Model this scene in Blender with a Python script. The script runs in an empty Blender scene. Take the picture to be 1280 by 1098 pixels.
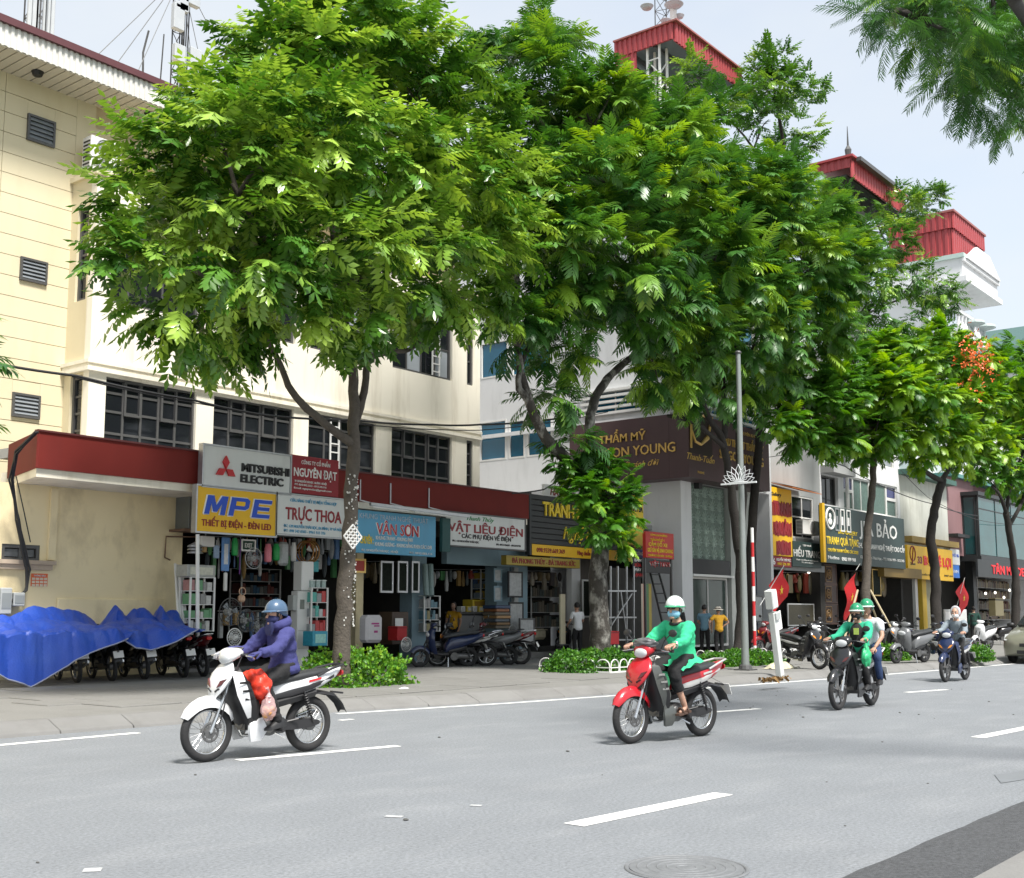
import bpy, bmesh, math, random
import numpy as np
from mathutils import Vector, Matrix, Euler
C = bpy.context.scene.collection
SC = bpy.context.scene
R_ = math.radians
pi = math.pi
random.seed(7)
# ------------------------------------------------------------------ camera
FPX, PXC, PYC = 1473.0, 640.0, 589.0
CAM = Vector((0, 0, 1.4))
cam_rot = Euler((pi/2 + R_(7), 0, R_(38.49) - pi/2))
cd = bpy.data.cameras.new('camera'); cam = bpy.data.objects.new('camera', cd); C.objects.link(cam)
cam.location = CAM; cam.rotation_euler = cam_rot
cd.sensor_width = 36; cd.lens = FPX/1280*36; cd.shift_y = 40/1280; cd.clip_end = 3000; cd.clip_start = .05
SC.camera = cam
# ------------------------------------------------------------------ world, sun, exposure
SUN_EL, SUN_AZ = R_(59), math.atan2(-.95, -.30)      # direction towards the sun (over the near pavement, a little to the left)
W = bpy.data.worlds.new('World'); SC.world = W; W.use_nodes = True
nt = W.node_tree; nt.nodes.clear()
def wn(t, **k):
    n = nt.nodes.new(t)
    for a, b in k.items(): setattr(n, a, b)
    return n
sky = wn('ShaderNodeTexSky', sky_type='NISHITA', sun_disc=False, sun_elevation=SUN_EL, sun_rotation=pi/2 - SUN_AZ,
         air_density=1.2, dust_density=1.6, ozone_density=1.0)
tc = wn('ShaderNodeTexCoord'); mp = wn('ShaderNodeMapping'); mp.inputs['Scale'].default_value = (1, 1, 2.6)
nz = wn('ShaderNodeTexNoise'); nz.inputs['Scale'].default_value = 1.7; nz.inputs['Detail'].default_value = 5; nz.inputs['Roughness'].default_value = .55
cr = wn('ShaderNodeValToRGB'); cr.color_ramp.elements[0].position = .3; cr.color_ramp.elements[0].color = (.6,.6,.6,1)
cr.color_ramp.elements[1].position = .72; cr.color_ramp.elements[1].color = (.97,.97,.97,1)
mx = wn('ShaderNodeMix', data_type='RGBA'); mx.inputs['B'].default_value = (3.45, 3.58, 3.66, 1)     # thin bright cloud veil over the blue
bg = wn('ShaderNodeBackground'); bg.inputs['Strength'].default_value = .084
wo = wn('ShaderNodeOutputWorld'); L = nt.links.new
L(tc.outputs['Generated'], mp.inputs['Vector']); L(mp.outputs['Vector'], nz.inputs['Vector']); L(nz.outputs['Fac'], cr.inputs['Fac'])
L(cr.outputs['Color'], mx.inputs['Factor']); L(sky.outputs['Color'], mx.inputs['A']); L(mx.outputs['Result'], bg.inputs['Color'])
L(bg.outputs['Background'], wo.inputs['Surface'])
sd = bpy.data.lights.new('sun', 'SUN'); sd.energy = 2.3; sd.angle = R_(13); sd.color = (1, .96, .9)
sun = bpy.data.objects.new('sun', sd); C.objects.link(sun); sun.location = (0, 0, 40)
sun.rotation_euler = Vector((math.cos(SUN_EL)*math.cos(SUN_AZ), math.cos(SUN_EL)*math.sin(SUN_AZ), math.sin(SUN_EL))).to_track_quat('Z', 'Y').to_euler()
SC.view_settings.view_transform = 'Standard'; SC.view_settings.look = 'None'; SC.view_settings.gamma = 1
SC.view_settings.exposure = 1.64
SC.render.engine = 'CYCLES'

# ------------------------------------------------------------------ measuring helpers: a pixel of the photograph on a known plane
Rm = cam_rot.to_matrix()
def ray(px, py): return Rm @ Vector(((px-PXC)/FPX, -(py-PYC)/FPX, -1))
def onY(px, py, Y): d = ray(px, py); return CAM + d*(Y/d.y)
def onX(px, py, X): d = ray(px, py); return CAM + d*(X/d.x)
def onZ(px, py, z=0.0): d = ray(px, py); return CAM + d*((z-1.4)/d.z)
def proj(p):
    c = Rm.transposed() @ (Vector(p) - CAM); return (PXC + FPX*c.x/-c.z, PYC - FPX*c.y/-c.z, -c.z)

# ------------------------------------------------------------------ materials
MATS = {}
def mat(name, col=(.5,.5,.5), rough=.6, metal=0, var=.1, scale=5, bump=0, bscale=40, spec=.5, rnd=0, dirt=0, dcol=(.16,.13,.09), dscale=(1,1,.25),
        coat=0, alpha=1, trans=0, emit=0, grain=0):
    if name in MATS: return MATS[name]
    m = bpy.data.materials.new(name); m.use_nodes = True; t = m.node_tree; N = t.nodes; l = t.links.new
    p = N['Principled BSDF']
    p.inputs['Roughness'].default_value = rough; p.inputs['Metallic'].default_value = metal
    p.inputs['Specular IOR Level'].default_value = spec; p.inputs['Coat Weight'].default_value = coat
    p.inputs['Alpha'].default_value = alpha; p.inputs['Transmission Weight'].default_value = trans
    if emit: p.inputs['Emission Color'].default_value = (*col, 1); p.inputs['Emission Strength'].default_value = emit
    g = N.new('ShaderNodeTexCoord'); n = N.new('ShaderNodeTexNoise'); n.inputs['Scale'].default_value = scale; n.inputs['Detail'].default_value = 5
    l(g.outputs['Object'], n.inputs['Vector'])
    x = N.new('ShaderNodeMix'); x.data_type = 'RGBA'
    x.inputs['A'].default_value = (*[max(0, c*(1-var)) for c in col], 1); x.inputs['B'].default_value = (*[min(1, c*(1+var)) for c in col], 1)
    l(n.outputs['Fac'], x.inputs['Factor']); out = x.outputs['Result']
    if rnd:
        o = N.new('ShaderNodeObjectInfo'); h = N.new('ShaderNodeHueSaturation'); mr = N.new('ShaderNodeMapRange')
        mr.inputs['To Min'].default_value = 1-rnd; mr.inputs['To Max'].default_value = 1+rnd
        l(o.outputs['Random'], mr.inputs['Value']); l(mr.outputs['Result'], h.inputs['Value']); l(out, h.inputs['Color']); out = h.outputs['Color']
    if dirt:
        mm = N.new('ShaderNodeMapping'); mm.inputs['Scale'].default_value = dscale; d = N.new('ShaderNodeTexNoise')
        d.inputs['Scale'].default_value = 1.6; d.inputs['Detail'].default_value = 7; d.inputs['Roughness'].default_value = .62
        r = N.new('ShaderNodeMapRange'); r.inputs['From Min'].default_value = .5; r.inputs['From Max'].default_value = .78; r.inputs['To Max'].default_value = dirt
        y = N.new('ShaderNodeMix'); y.data_type = 'RGBA'; y.inputs['B'].default_value = (*dcol, 1)
        l(g.outputs['Object'], mm.inputs['Vector']); l(mm.outputs['Vector'], d.inputs['Vector']); l(d.outputs['Fac'], r.inputs['Value'])
        l(r.outputs['Result'], y.inputs['Factor']); l(out, y.inputs['A']); out = y.outputs['Result']
    if grain:
        gn = N.new('ShaderNodeTexNoise'); gn.inputs['Scale'].default_value = 38; gn.inputs['Detail'].default_value = 6; gn.inputs['Roughness'].default_value = .8; l(g.outputs['Object'], gn.inputs['Vector'])
        gm = N.new('ShaderNodeMapRange'); gm.inputs['From Min'].default_value = .36; gm.inputs['From Max'].default_value = .64; gm.inputs['To Min'].default_value = 1-grain; gm.inputs['To Max'].default_value = 1+grain; l(gn.outputs['Fac'], gm.inputs['Value'])
        gh = N.new('ShaderNodeHueSaturation'); l(gm.outputs['Result'], gh.inputs['Value']); l(out, gh.inputs['Color']); out = gh.outputs['Color']
    l(out, p.inputs['Base Color'])
    if bump:
        b = N.new('ShaderNodeBump'); b.inputs['Strength'].default_value = bump; b.inputs['Distance'].default_value = .02
        k = N.new('ShaderNodeTexNoise'); k.inputs['Scale'].default_value = bscale; k.inputs['Detail'].default_value = 4
        l(g.outputs['Object'], k.inputs['Vector']); l(k.outputs['Fac'], b.inputs['Height']); l(b.outputs['Normal'], p.inputs['Normal'])
    MATS[name] = m; return m

# ------------------------------------------------------------------ mesh builder
def frame(d):
    d = Vector(d).normalized(); a = Vector((0, 0, 1)) if abs(d.z) < .9 else Vector((1, 0, 0))
    u = d.cross(a).normalized(); return u, d.cross(u).normalized(), d
class MB:
    def __init__(s): s.v = []; s.f = []
    def add(s, vs, fs):
        k = len(s.v); s.v += [tuple(p) for p in vs]; s.f += [tuple(i+k for i in f) for f in fs]; return s
    def box(s, c, sz, rot=None):
        x, y, z = sz[0]/2, sz[1]/2, sz[2]/2; c = Vector(c)
        vs = [Vector((i*x, j*y, k*z)) for k in (-1, 1) for j in (-1, 1) for i in (-1, 1)]
        if rot is not None: vs = [rot @ p for p in vs]
        return s.add([c+p for p in vs], [(0,2,3,1),(4,5,7,6),(0,1,5,4),(2,6,7,3),(0,4,6,2),(1,3,7,5)])
    def b2(s, a, b):                      # box between two corners
        return s.box([(a[i]+b[i])/2 for i in range(3)], [abs(a[i]-b[i]) for i in range(3)])
    def beam(s, a, b, w, h=None):         # square bar between two points
        a, b = Vector(a), Vector(b); u, v, d = frame(b-a); h = h or w
        q = [(-1,-1),(1,-1),(1,1),(-1,1)]
        return s.add([p + u*(i*w/2) + v*(j*h/2) for p in (a, b) for i, j in q], [(3,2,1,0),(4,5,6,7)]+[(i,(i+1)%4,4+(i+1)%4,4+i) for i in range(4)])
    def tube(s, pts, r, n=8, cap=True):
        pts = [Vector(p) for p in pts]; m = len(pts)
        rs = r if isinstance(r, (list, tuple)) else [r]*m
        u = None; rings = []
        for i, p in enumerate(pts):
            d = (pts[min(i+1, m-1)] - pts[max(i-1, 0)])
            if d.length < 1e-9: d = Vector((0, 0, 1))
            d.normalize()
            if u is None: u = frame(d)[0]
            u = (u - d*u.dot(d)); u = u.normalized() if u.length > 1e-6 else frame(d)[0]
            w = d.cross(u)
            rings.append([p + (u*math.cos(2*pi*k/n) + w*math.sin(2*pi*k/n))*rs[i] for k in range(n)])
        return s.loft(rings, cap)
    def loft(s, rings, cap=True, closed=True):
        n = len(rings[0]); vs = [p for r in rings for p in r]; fs = []
        for i in range(len(rings)-1):
            for k in range(n if closed else n-1):
                fs.append((i*n+k, i*n+(k+1) % n, (i+1)*n+(k+1) % n, (i+1)*n+k))
        if cap and closed: fs += [tuple(range(n-1, -1, -1)), tuple((len(rings)-1)*n+k for k in range(n))]
        return s.add(vs, fs)
    def cyl(s, a, b, r, n=12): return s.tube([a, b], r, n)
    def ell(s, c, r, seg=12, rng=8, rot=None, fn=None):
        c = Vector(c); r = (r, r, r) if not hasattr(r, '__len__') else r; rings = []
        for i in range(rng+1):
            t = pi*i/rng; t = min(max(t, .02), pi-.02); ring = []
            for k in range(seg):
                a = 2*pi*k/seg; p = Vector((math.sin(t)*math.cos(a), math.sin(t)*math.sin(a), -math.cos(t)))
                if fn: p = fn(p)
                p = Vector((p.x*r[0], p.y*r[1], p.z*r[2]))
                ring.append(c + (rot @ p if rot is not None else p))
            rings.append(ring)
        return s.loft(rings)
    def torus(s, c, ax, R, r, n=28, m=8, a0=0, a1=2*pi, sx=1):
        u, v, d = frame(ax); c = Vector(c); full = abs(a1-a0-2*pi) < 1e-6
        rings = []
        for i in range(n if full else n+1):
            a = a0 + (a1-a0)*i/n; e = u*math.cos(a) + v*math.sin(a)
            rings.append([c + e*(R + r*math.cos(2*pi*k/m)) + d*(r*sx*math.sin(2*pi*k/m)) for k in range(m)])
        if full: rings.append(rings[0])
        return s.loft(rings, not full)
    def disc(s, c, ax, r, th, n=20):
        c = Vector(c); d = Vector(ax).normalized(); return s.cyl(c-d*th/2, c+d*th/2, r, n)
    def prism(s, poly, off):
        n = len(poly); off = Vector(off); a = [Vector(p) for p in poly]
        return s.add(a+[p+off for p in a], [tuple(range(n)), tuple(range(2*n-1, n-1, -1))]+[((i+1)%n, i, n+i, n+(i+1)%n) for i in range(n)])
    def lathe(s, c, prof, n=16):
        c = Vector(c); return s.loft([[c+Vector((r*math.cos(2*pi*k/n), r*math.sin(2*pi*k/n), z)) for k in range(n)] for r, z in prof])
    def grid(s, fn, nu, nv, th=0):
        vs = [Vector(fn(i/nu, j/nv)) for j in range(nv+1) for i in range(nu+1)]; w = nu+1
        fs = [(j*w+i, j*w+i+1, (j+1)*w+i+1, (j+1)*w+i) for j in range(nv) for i in range(nu)]
        return s.add(vs, fs)
    def mesh(s, name, shift=None, bevel=0, smooth=False, seg=1):
        me = bpy.data.meshes.new(name); v = np.array(s.v, dtype=float).reshape(-1, 3)
        if shift is not None: v = v - np.array(shift)
        if bevel or smooth or True:
            bm = bmesh.new(); bv = [bm.verts.new(p) for p in v]
            for f in s.f:
                try: bm.faces.new([bv[i] for i in f])
                except ValueError: pass
            bmesh.ops.recalc_face_normals(bm, faces=bm.faces)
            if bevel: bmesh.ops.bevel(bm, geom=bm.edges[:], offset=bevel, segments=seg, affect='EDGES', clamp_overlap=True)
            bm.to_mesh(me); bm.free()
        if smooth:
            me.shade_smooth()
            if smooth != 'all': me.set_sharp_from_angle(angle=R_(40 if smooth is True else smooth))
        return me
def wloc(o):
    l = Vector((0, 0, 0))
    while o: l += o.location; o = o.parent
    return l
def link(name, me, m=None, parent=None, label=None, kind=None):
    o = bpy.data.objects.new(name, me); C.objects.link(o)
    if m is not None:
        if me.materials: me.materials[0] = m
        else: me.materials.append(m)
    if parent: o.parent = parent
    if label: o['label'] = label
    if kind: o['kind'] = kind
    return o
def part(name, mb, m, parent, bevel=0, smooth=False, world=True, label=None, kind=None, seg=1):
    me = mb.mesh(name, wloc(parent) if (world and parent) else None, bevel, smooth, seg)
    return link(name, me, m, parent, label, kind)
def loc(name, mb, m, parent, bevel=0, smooth=False, **k): return part(name, mb, m, parent, bevel, smooth, world=False, **k)
def thing(name, label, cat, at=(0,0,0), rz=0, group=None):
    o = bpy.data.objects.new(name, None); C.objects.link(o); o.empty_display_size = .2
    o.location = at; o.rotation_euler = (0, 0, rz); o['label'] = label; o['category'] = cat
    if group: o['group'] = group
    return o
def solo(name, mb, m, label, cat, at=None, bevel=0, smooth=False, group=None, seg=1):     # a thing that is one mesh, its origin at its base
    v = np.array(mb.v)
    if at is None: at = ((v[:,0].min()+v[:,0].max())/2, (v[:,1].min()+v[:,1].max())/2, v[:,2].min())
    o = link(name, mb.mesh(name, at, bevel, smooth, seg), m); o.location = at; o['label'] = label; o['category'] = cat
    if group: o['group'] = group
    return o
def struct(name, mb, m, smooth=False, bevel=0, parent=None):
    o = link(name, mb.mesh(name, None, bevel, smooth), m, parent)
    if not parent: o['kind'] = 'structure'
    return o
def piece(name, me, at, parent, rot=None, scale=None, m=None):          # one of many alike pieces sharing a mesh
    o = bpy.data.objects.new(name, me); C.objects.link(o); o.parent = parent; o.location = Vector(at) - wloc(parent)
    if rot is not None: o.rotation_euler = rot
    if scale is not None: o.scale = scale
    return o
# ------------------------------------------------------------------ lettering: text curves, turned to meshes at the end of the script
LATER = []
def text(s, c, h, w, m, parent, u=(1,0,0), n=(0,-1,0), name='lettering', ext=.012, bold=.0, shear=0, align='CENTER'):
    """one line of text: centred at c, letters h high, squeezed or stretched to width w, running along u and facing n"""
    cu = bpy.data.curves.new(name, 'FONT'); cu.body = s; cu.size = 1; cu.extrude = .5; cu.offset = bold*.4; cu.shear = shear
    cu.align_x = align; cu.align_y = 'TOP_BASELINE'; cu.resolution_u = 2; cu.materials.append(m)
    o = bpy.data.objects.new(name, cu); C.objects.link(o); o.parent = parent
    LATER.append(('text', o, Vector(c), h, w, Vector(u).normalized(), Vector(n).normalized(), ext, parent)); return o
# ================================================================== SETTING: ground, road, pavement
M_asph = mat('asphalt', (.208,.222,.237), .88, var=.12, scale=1.1, grain=.30, bump=.6, bscale=220, dirt=.42, dcol=(.31,.32,.33), dscale=(.5,1.3,1))
M_asph2 = mat('fresh asphalt', (.075,.078,.083), .85, grain=.4, var=.2, scale=9, bump=.8, bscale=160)
M_pave = mat('pavement concrete', (.18,.178,.168), .85, var=.12, scale=1.4, grain=.1, bump=.3, bscale=60, dirt=.55, dcol=(.105,.10,.093), dscale=(.8,.8,1), rnd=.06)
M_kerb = mat('kerb concrete', (.185,.183,.176), .85, var=.12, scale=3, bump=.25, bscale=50, dirt=.5, dcol=(.10,.095,.088), dscale=(1,1,1), rnd=.05)
M_line = mat('road paint', (.78,.78,.75), .7, var=.1, scale=9, bump=.15, bscale=120, dirt=.7, dcol=(.30,.31,.32), dscale=(3,3,1))
M_earth = mat('ground', (.2,.19,.17), .9)
struct('ground', MB().b2((-700,-700,-.3),(900,900,-.03)), M_earth)
KP = [(-60,13.2),(6,13.2),(9,13.1),(11.9,12.95),(15.1,12.3),(17.6,11.98),(21,11.75),(25.2,11.3),(30,10.9),(36.5,10.5),(60,9.2),(140,5.0)]
def kerbY(x):
    for (a,b),(c,d) in zip(KP, KP[1:]):
        if a <= x <= c: return b+(d-b)*(x-a)/(c-a)
    return KP[-1][1]
road = MB().add([(-60,-14,0),(140,-20,0)]+[(x,y+.3,0) for x,y in reversed(KP)], [tuple(range(2+len(KP)))])
road.prism([(p[0],p[1],-.02) for p in road.v], (0,0,-.02))
rd = struct('road', road, M_asph)
pv = MB(); top = [(x,y+.42,.15) for x,y in KP]+[(140,27,.15),(-60,27,.15)]
pv.prism(top, (0,0,-.17))
pav = struct('pavement', pv, M_pave)
kb = bpy.data.objects.new('kerb', None); C.objects.link(kb); kb['kind'] = 'structure'
x = 2.0; rr = random.Random(3)
while x < 62:
    l = .98; x1 = x+l; y0, y1 = kerbY(x), kerbY(x1); g = .005; dz = rr.uniform(-.008,.008); dy = rr.uniform(-.012,.012)
    k = MB(); pr = [(0,-.02),(.03,.035),(.30,.15),(.44,.155),(.44,-.02)]
    k.loft([[(xx, yy+a+dy, z+dz) for a,z in pr] for xx,yy in ((x+g,y0),(x1-g,y1))])
    part('kerb_stone', k, M_kerb, kb, bevel=.008); x = x1
# pavement slabs near the kerb and in front of the shops, told apart by their joints as far as the picture shows them
slab = MB().box((0,0,0),(.97,.97,.02)).mesh('paving_slab', None, .006); slab.materials.append(M_pave)
for i in range(26):
    for j in range(9):
        xx, yy = 9.5+i, 13.9+j
        if yy-.5 < kerbY(xx)+.5: continue
        q = proj((xx,yy,.16))
        if q[2] > 0 and -30 < q[0] < 1310 and q[1] < 1100: piece('paving_slab', slab, (xx+(j%2)*.5, yy, .152+rr.uniform(0,.006)), pav, rot=(rr.uniform(-.003,.003), rr.uniform(-.003,.003), 0))
def mark(p, q, w, parent=rd, m=None):
    p, q = Vector((*p,0)), Vector((*q,0)); d = (q-p).normalized(); n = Vector((-d.y,d.x,0))*w/2
    return part('lane_marking', MB().prism([v+Vector((0,0,.003)) for v in (p-n,q-n,q+n,p+n)], (0,0,.003)), m or M_line, parent)
def px2(px, py): v = onZ(px, py); return (v.x, v.y)
mark(px2(717,1032), px2(904,993), .17); mark(px2(1222,922.5), px2(1310,905), .16)
mark(px2(297,951), px2(497,933), .13); mark(px2(893,890.5), px2(948,886.5), .13)
mark(px2(1133,866), px2(1182,862.5), .13); mark((30,7.6),(32.4,7.5), .13); mark((21,4.15),(24,4.0), .15)
mark((-4,12.5),(8.5,12.5), .13); mark((2,9.5),(4.9,9.42),.13)
for (a,b),(c,d) in zip(KP[3:9],KP[4:10]): mark((a,b-.28),(c,d-.28),.11)
mark(px2(425,901), px2(440,899.6), .1)
M_worn = mat('worn road paint', (.42,.43,.43), .8, grain=.2)
mark(px2(104,1089), px2(127,1088), .09, m=M_worn); mark(px2(482,1021), px2(503,1022), .06, m=M_worn); mark(px2(588,1007.5),px2(602,1008),.05, m=M_worn)
# newer asphalt strip, and the near pavement edge
rng = random.Random(5)
edge = [(-3+i*.35, 2.72-.004*i*.35+rng.uniform(-.010,.010), .004) for i in range(130)]
part('asphalt_patch', MB().prism([(43,1.98,.004),(-3,2.14,.004)]+edge, (0,0,.004)), M_asph2, rd)
st = MB().prism([(10.5,3.10,.003),(10.8,3.02,.003),(11.6,2.9,.003),(12,3.0,.003),(11.6,3.14,.003),(11.0,3.3,.003)], (0,0,.003))
part('oil_stain', st, mat('damp asphalt', (.155,.166,.177), .7, var=.2, scale=4), rd)
struct('near_pavement', MB().b2((-20,-14,-.02),(60,2.12,.012)), M_kerb)
# manhole cover
mc = onZ(858,1086); t = thing('manhole_cover', 'round iron manhole cover set in the grey asphalt at the near edge', 'manhole cover', (mc.x,mc.y,0))
M_iron = mat('cast iron', (.19,.197,.205), .6, .3, var=.3, scale=12, bump=.3, bscale=60)
loc('rim', MB().torus((0,0,.003),(0,0,1),.335,.012,48,6,sx=.5), M_iron, t)
loc('cover', MB().disc((0,0,0),(0,0,1),.318,.012,48), M_iron, t)
rb = MB()
for k in range(5): rb.torus((0,0,.006),(0,0,1),.055+.055*k,.006,36,4,sx=.6)
loc('raised_rings', rb, M_iron, t)
pb = MB()
for k in range(40):
    x,y = rng.uniform(3,24), rng.uniform(2.9,10.5); r = rng.uniform(.006,.018); pb.ell((x,y,r*.4),(r,r*1.3,r*.5),6,4)
o = link('loose_grit', pb.mesh('loose_grit'), mat('grit',(.08,.08,.075))); o['kind']='stuff'; o['label']='small dark pebbles scattered on the road'
# ================================================================== BUILDINGS
class Face:                                   # a wall plane: origin, direction along it, outward normal
    def __init__(s, O, u, n): s.O, s.u, s.n = Vector(O), Vector(u), Vector(n)
    def p(s, a, z, d=0): return s.O + s.u*a + Vector((0,0,z)) + s.n*d
    def px(s, x, y):
        d = ray(x, y); q = CAM + d*((s.O-CAM).dot(s.n)/d.dot(s.n)); return (q-s.O).dot(s.u), q.z
    def box(s, mb, a0, a1, z0, z1, d0, d1):
        P = [s.p(a,z,d) for d in (d0,d1) for z in (z0,z1) for a in (a0,a1)]
        return mb.add(P, [(0,2,3,1),(4,5,7,6),(0,1,5,4),(2,6,7,3),(0,4,6,2),(1,3,7,5)])
def frontY(Y): return Face((0,Y,0),(1,0,0),(0,-1,0))
def leftX(X): return Face((X,0,0),(0,1,0),(-1,0,0))
def holed(F, a0, a1, z0, z1, holes, d0, d1):  # wall slab with rectangular openings
    mb = MB(); zs = sorted({z0,z1,*[h[2] for h in holes],*[h[3] for h in holes]}); zs = [z for z in zs if z0 <= z <= z1]
    for za, zb in zip(zs, zs[1:]):
        cuts = sorted((max(h[0],a0),min(h[1],a1)) for h in holes if h[2] <= za+1e-6 and h[3] >= zb-1e-6); c = a0
        for h0, h1 in cuts:
            if h0 > c+1e-6: F.box(mb, c, h0, za, zb, d0, d1)
            c = max(c, h1)
        if c < a1-1e-6: F.box(mb, c, a1, za, zb, d0, d1)
    return mb
M_black = mat('dark glass', (.012,.014,.017), .07, var=.3, scale=.6, spec=.35)
M_blueg = mat('blue glass', (.012,.11,.19), .06, var=.35, scale=.8, spec=.6)
M_teal = mat('teal glass', (.02,.085,.09), .05, var=.5, scale=.7, spec=.7)
M_alu = mat('dark window metal', (.10,.10,.10), .45, .3, var=.15)
M_white = mat('white paint', (.74,.74,.72), .5, var=.05, scale=3, dirt=.25, dcol=(.45,.43,.38))
M_whitew = mat('white wall', (.70,.71,.72), .75, var=.05, scale=1.2, bump=.1, dirt=.45, dcol=(.42,.43,.43))
M_cream = mat('cream render', (.68,.605,.42), .8, var=.05, scale=.8, bump=.12, dirt=.4, dcol=(.56,.45,.27))
M_creamf = mat('pale cream render', (.83,.785,.67), .8, var=.05, scale=.8, bump=.12, dirt=.75, dcol=(.48,.42,.31), dscale=(1.3,1.3,.16))
M_yelw = mat('stained yellow render', (.82,.70,.44), .85, var=.08, scale=.9, bump=.2, dirt=.75, dcol=(.40,.32,.19), dscale=(.8,.8,.5))
M_groove = mat('groove render', (.58,.48,.32), .9)  # darker render of the backing seen in the panel joints
M_brown = mat('oxide red sheet', (.165,.022,.018), .65, spec=.2, var=.12, scale=2, dirt=.35, dcol=(.10,.02,.02))
M_redm = mat('red cladding', (.36,.05,.055), .45, var=.12, scale=2, dirt=.3, dcol=(.22,.05,.05), rnd=.03)
M_dark = mat('dark interior', (.035,.033,.03), .9, var=.3)  # near-black base colour that stands in for shade inside the rooms
M_grey = mat('grey render', (.36,.37,.37), .8, var=.08, scale=1, dirt=.5, dcol=(.2,.2,.2))
M_bluew = mat('blue grey paint', (.20,.29,.34), .8, var=.1, scale=1.5, dirt=.5, dcol=(.12,.15,.16))
M_steel = mat('galvanised steel', (.45,.46,.47), .4, .8, var=.2, scale=10)
M_soff = mat('soffit slats', (.56,.52,.44), .6, var=.08, scale=3)
M_mauve = mat('mauve render', (.24,.135,.14), .75, var=.08, scale=1, dirt=.4, dcol=(.15,.09,.09))
M_charc = mat('charcoal panel', (.028,.032,.034), .5, var=.2, scale=2)
M_black2 = mat('black plastic', (.018,.018,.019), .5, var=.3, scale=6)
def window(parent, F, a0, a1, z0, z1, cols, rows, fm=None, gm=None, d=-.14, fw=.07, mw=.05, curtain=None, rowh=None, label=None, dep=.06):
    fm = fm or M_alu; gm = gm or M_black; mb = MB()
    F.box(mb, a0, a1, z0, z0+fw, d-dep, d+dep); F.box(mb, a0, a1, z1-fw, z1, d-dep, d+dep)
    F.box(mb, a0, a0+fw, z0+fw, z1-fw, d-dep, d+dep); F.box(mb, a1-fw, a1, z0+fw, z1-fw, d-dep, d+dep)
    cs = [a0+fw+(a1-a0-2*fw)*i/cols for i in range(cols+1)]
    rh = rowh or [1]*rows; t = sum(rh); zs = [z0+fw]
    for r in rh: zs.append(zs[-1]+(z1-z0-2*fw)*r/t)
    for c in cs[1:-1]: F.box(mb, c-mw/2, c+mw/2, z0+fw, z1-fw, d-dep*.7, d+dep*.7)
    for z in zs[1:-1]: F.box(mb, a0+fw, a1-fw, z-mw/2, z+mw/2, d-dep*.55, d+dep*.55)
    w = part('window', mb, fm, parent, label=label)
    for i in range(cols):
        for j in range(len(rh)):
            p = MB(); F.box(p, cs[i]+mw*.4, cs[i+1]-mw*.4, zs[j]+mw*.4, zs[j+1]-mw*.4, d-.012, d+.012)
            part('pane', p, gm[(i+j) % len(gm)] if isinstance(gm, list) else gm, w)
    return w
def louvre(parent, F, a0, a1, z0, z1, n=5):
    mb = MB(); fw = .05
    F.box(mb, a0, a1, z0, z0+fw, -.02, .06); F.box(mb, a0, a1, z1-fw, z1, -.02, .06); F.box(mb, a0, a0+fw, z0+fw, z1-fw, -.02, .06); F.box(mb, a1-fw, a1, z0+fw, z1-fw, -.02, .06)
    F.box(mb, a0+fw, a1-fw, z0+fw, z1-fw, -.02, -.01)
    w = part('louvre_window', mb, M_alu, parent); h = (z1-z0-2*fw)/n
    for k in range(n):
        s = MB(); a, b = z0+fw+h*k, z0+fw+h*(k+1)
        s.add([F.p(a0+fw,a+.01,.05),F.p(a1-fw,a+.01,.05),F.p(a1-fw,b,.0),F.p(a0+fw,b,.0),F.p(a0+fw,a+.02,.055),F.p(a1-fw,a+.02,.055),F.p(a1-fw,b+.01,.005),F.p(a0+fw,b+.01,.005)],
              [(0,1,2,3),(7,6,5,4),(0,4,5,1),(3,2,6,7)])
        part('slat', s, mat('louvre glass',(.20,.22,.24),.2,var=.3), w)
def corrug(F, a0, a1, z0, z1, d=0, pitch=.14, amp=.03, n=None):   # ribbed sheet standing on a wall plane
    n = n or max(4, int((a1-a0)/pitch)); xs = []; p = (a1-a0)/n
    for i in range(n): xs += [(a0+p*i, 0), (a0+p*(i+.35), 0), (a0+p*(i+.45), amp), (a0+p*(i+.9), amp)]
    xs.append((a1, 0)); mb = MB()
    mb.loft([[F.p(a, z, d+q) for a, q in xs] for z in (z0, z1)], cap=False, closed=False)
    F.box(mb, a0, a1, z0, z1, d-.04, d-.012); return mb

# ------------------------------------------------------------------ the yellow office building
T = thing('office_building', 'tall cream yellow office block with ribbed white eaves and black window grids', 'building', (12,24,0)); B1 = T
FR, FB = frontY(24.0), frontY(23.0)
zs0 = FR.px(0,87)[1]                         # soffit height
xL, xR = -6.0, FB.px(600,500)[0]
xret = FB.px(112,450)[0]
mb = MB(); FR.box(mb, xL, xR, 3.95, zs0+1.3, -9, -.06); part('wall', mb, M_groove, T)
rows = [FR.px(0, 87)[1]-.0]
z = FR.px(0,112)[1]; rows = [zs0, z]
while z > 3.9: z -= .452; rows.append(z)
lv = [(34,146,69,182),(25,323,59,355),(15,491,50,524)]
lvr = []
for a,b,c,d in lv: lvr.append((FR.px(a,b)[0], FR.px(c,b)[0], FR.px((a+c)/2,d-1)[1], FR.px((a+c)/2,b+2)[1]))
def split(sgm, za, zb):
    a, b = sgm
    for h in lvr:
        if h[0] < b and h[1] > a and h[2] < zb-.05 and h[3] > za+.05: return [q for q in ((a, h[0]+.006), (h[1]-.006, b)) if q[1]-q[0] > .03]
    return [sgm]
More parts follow.
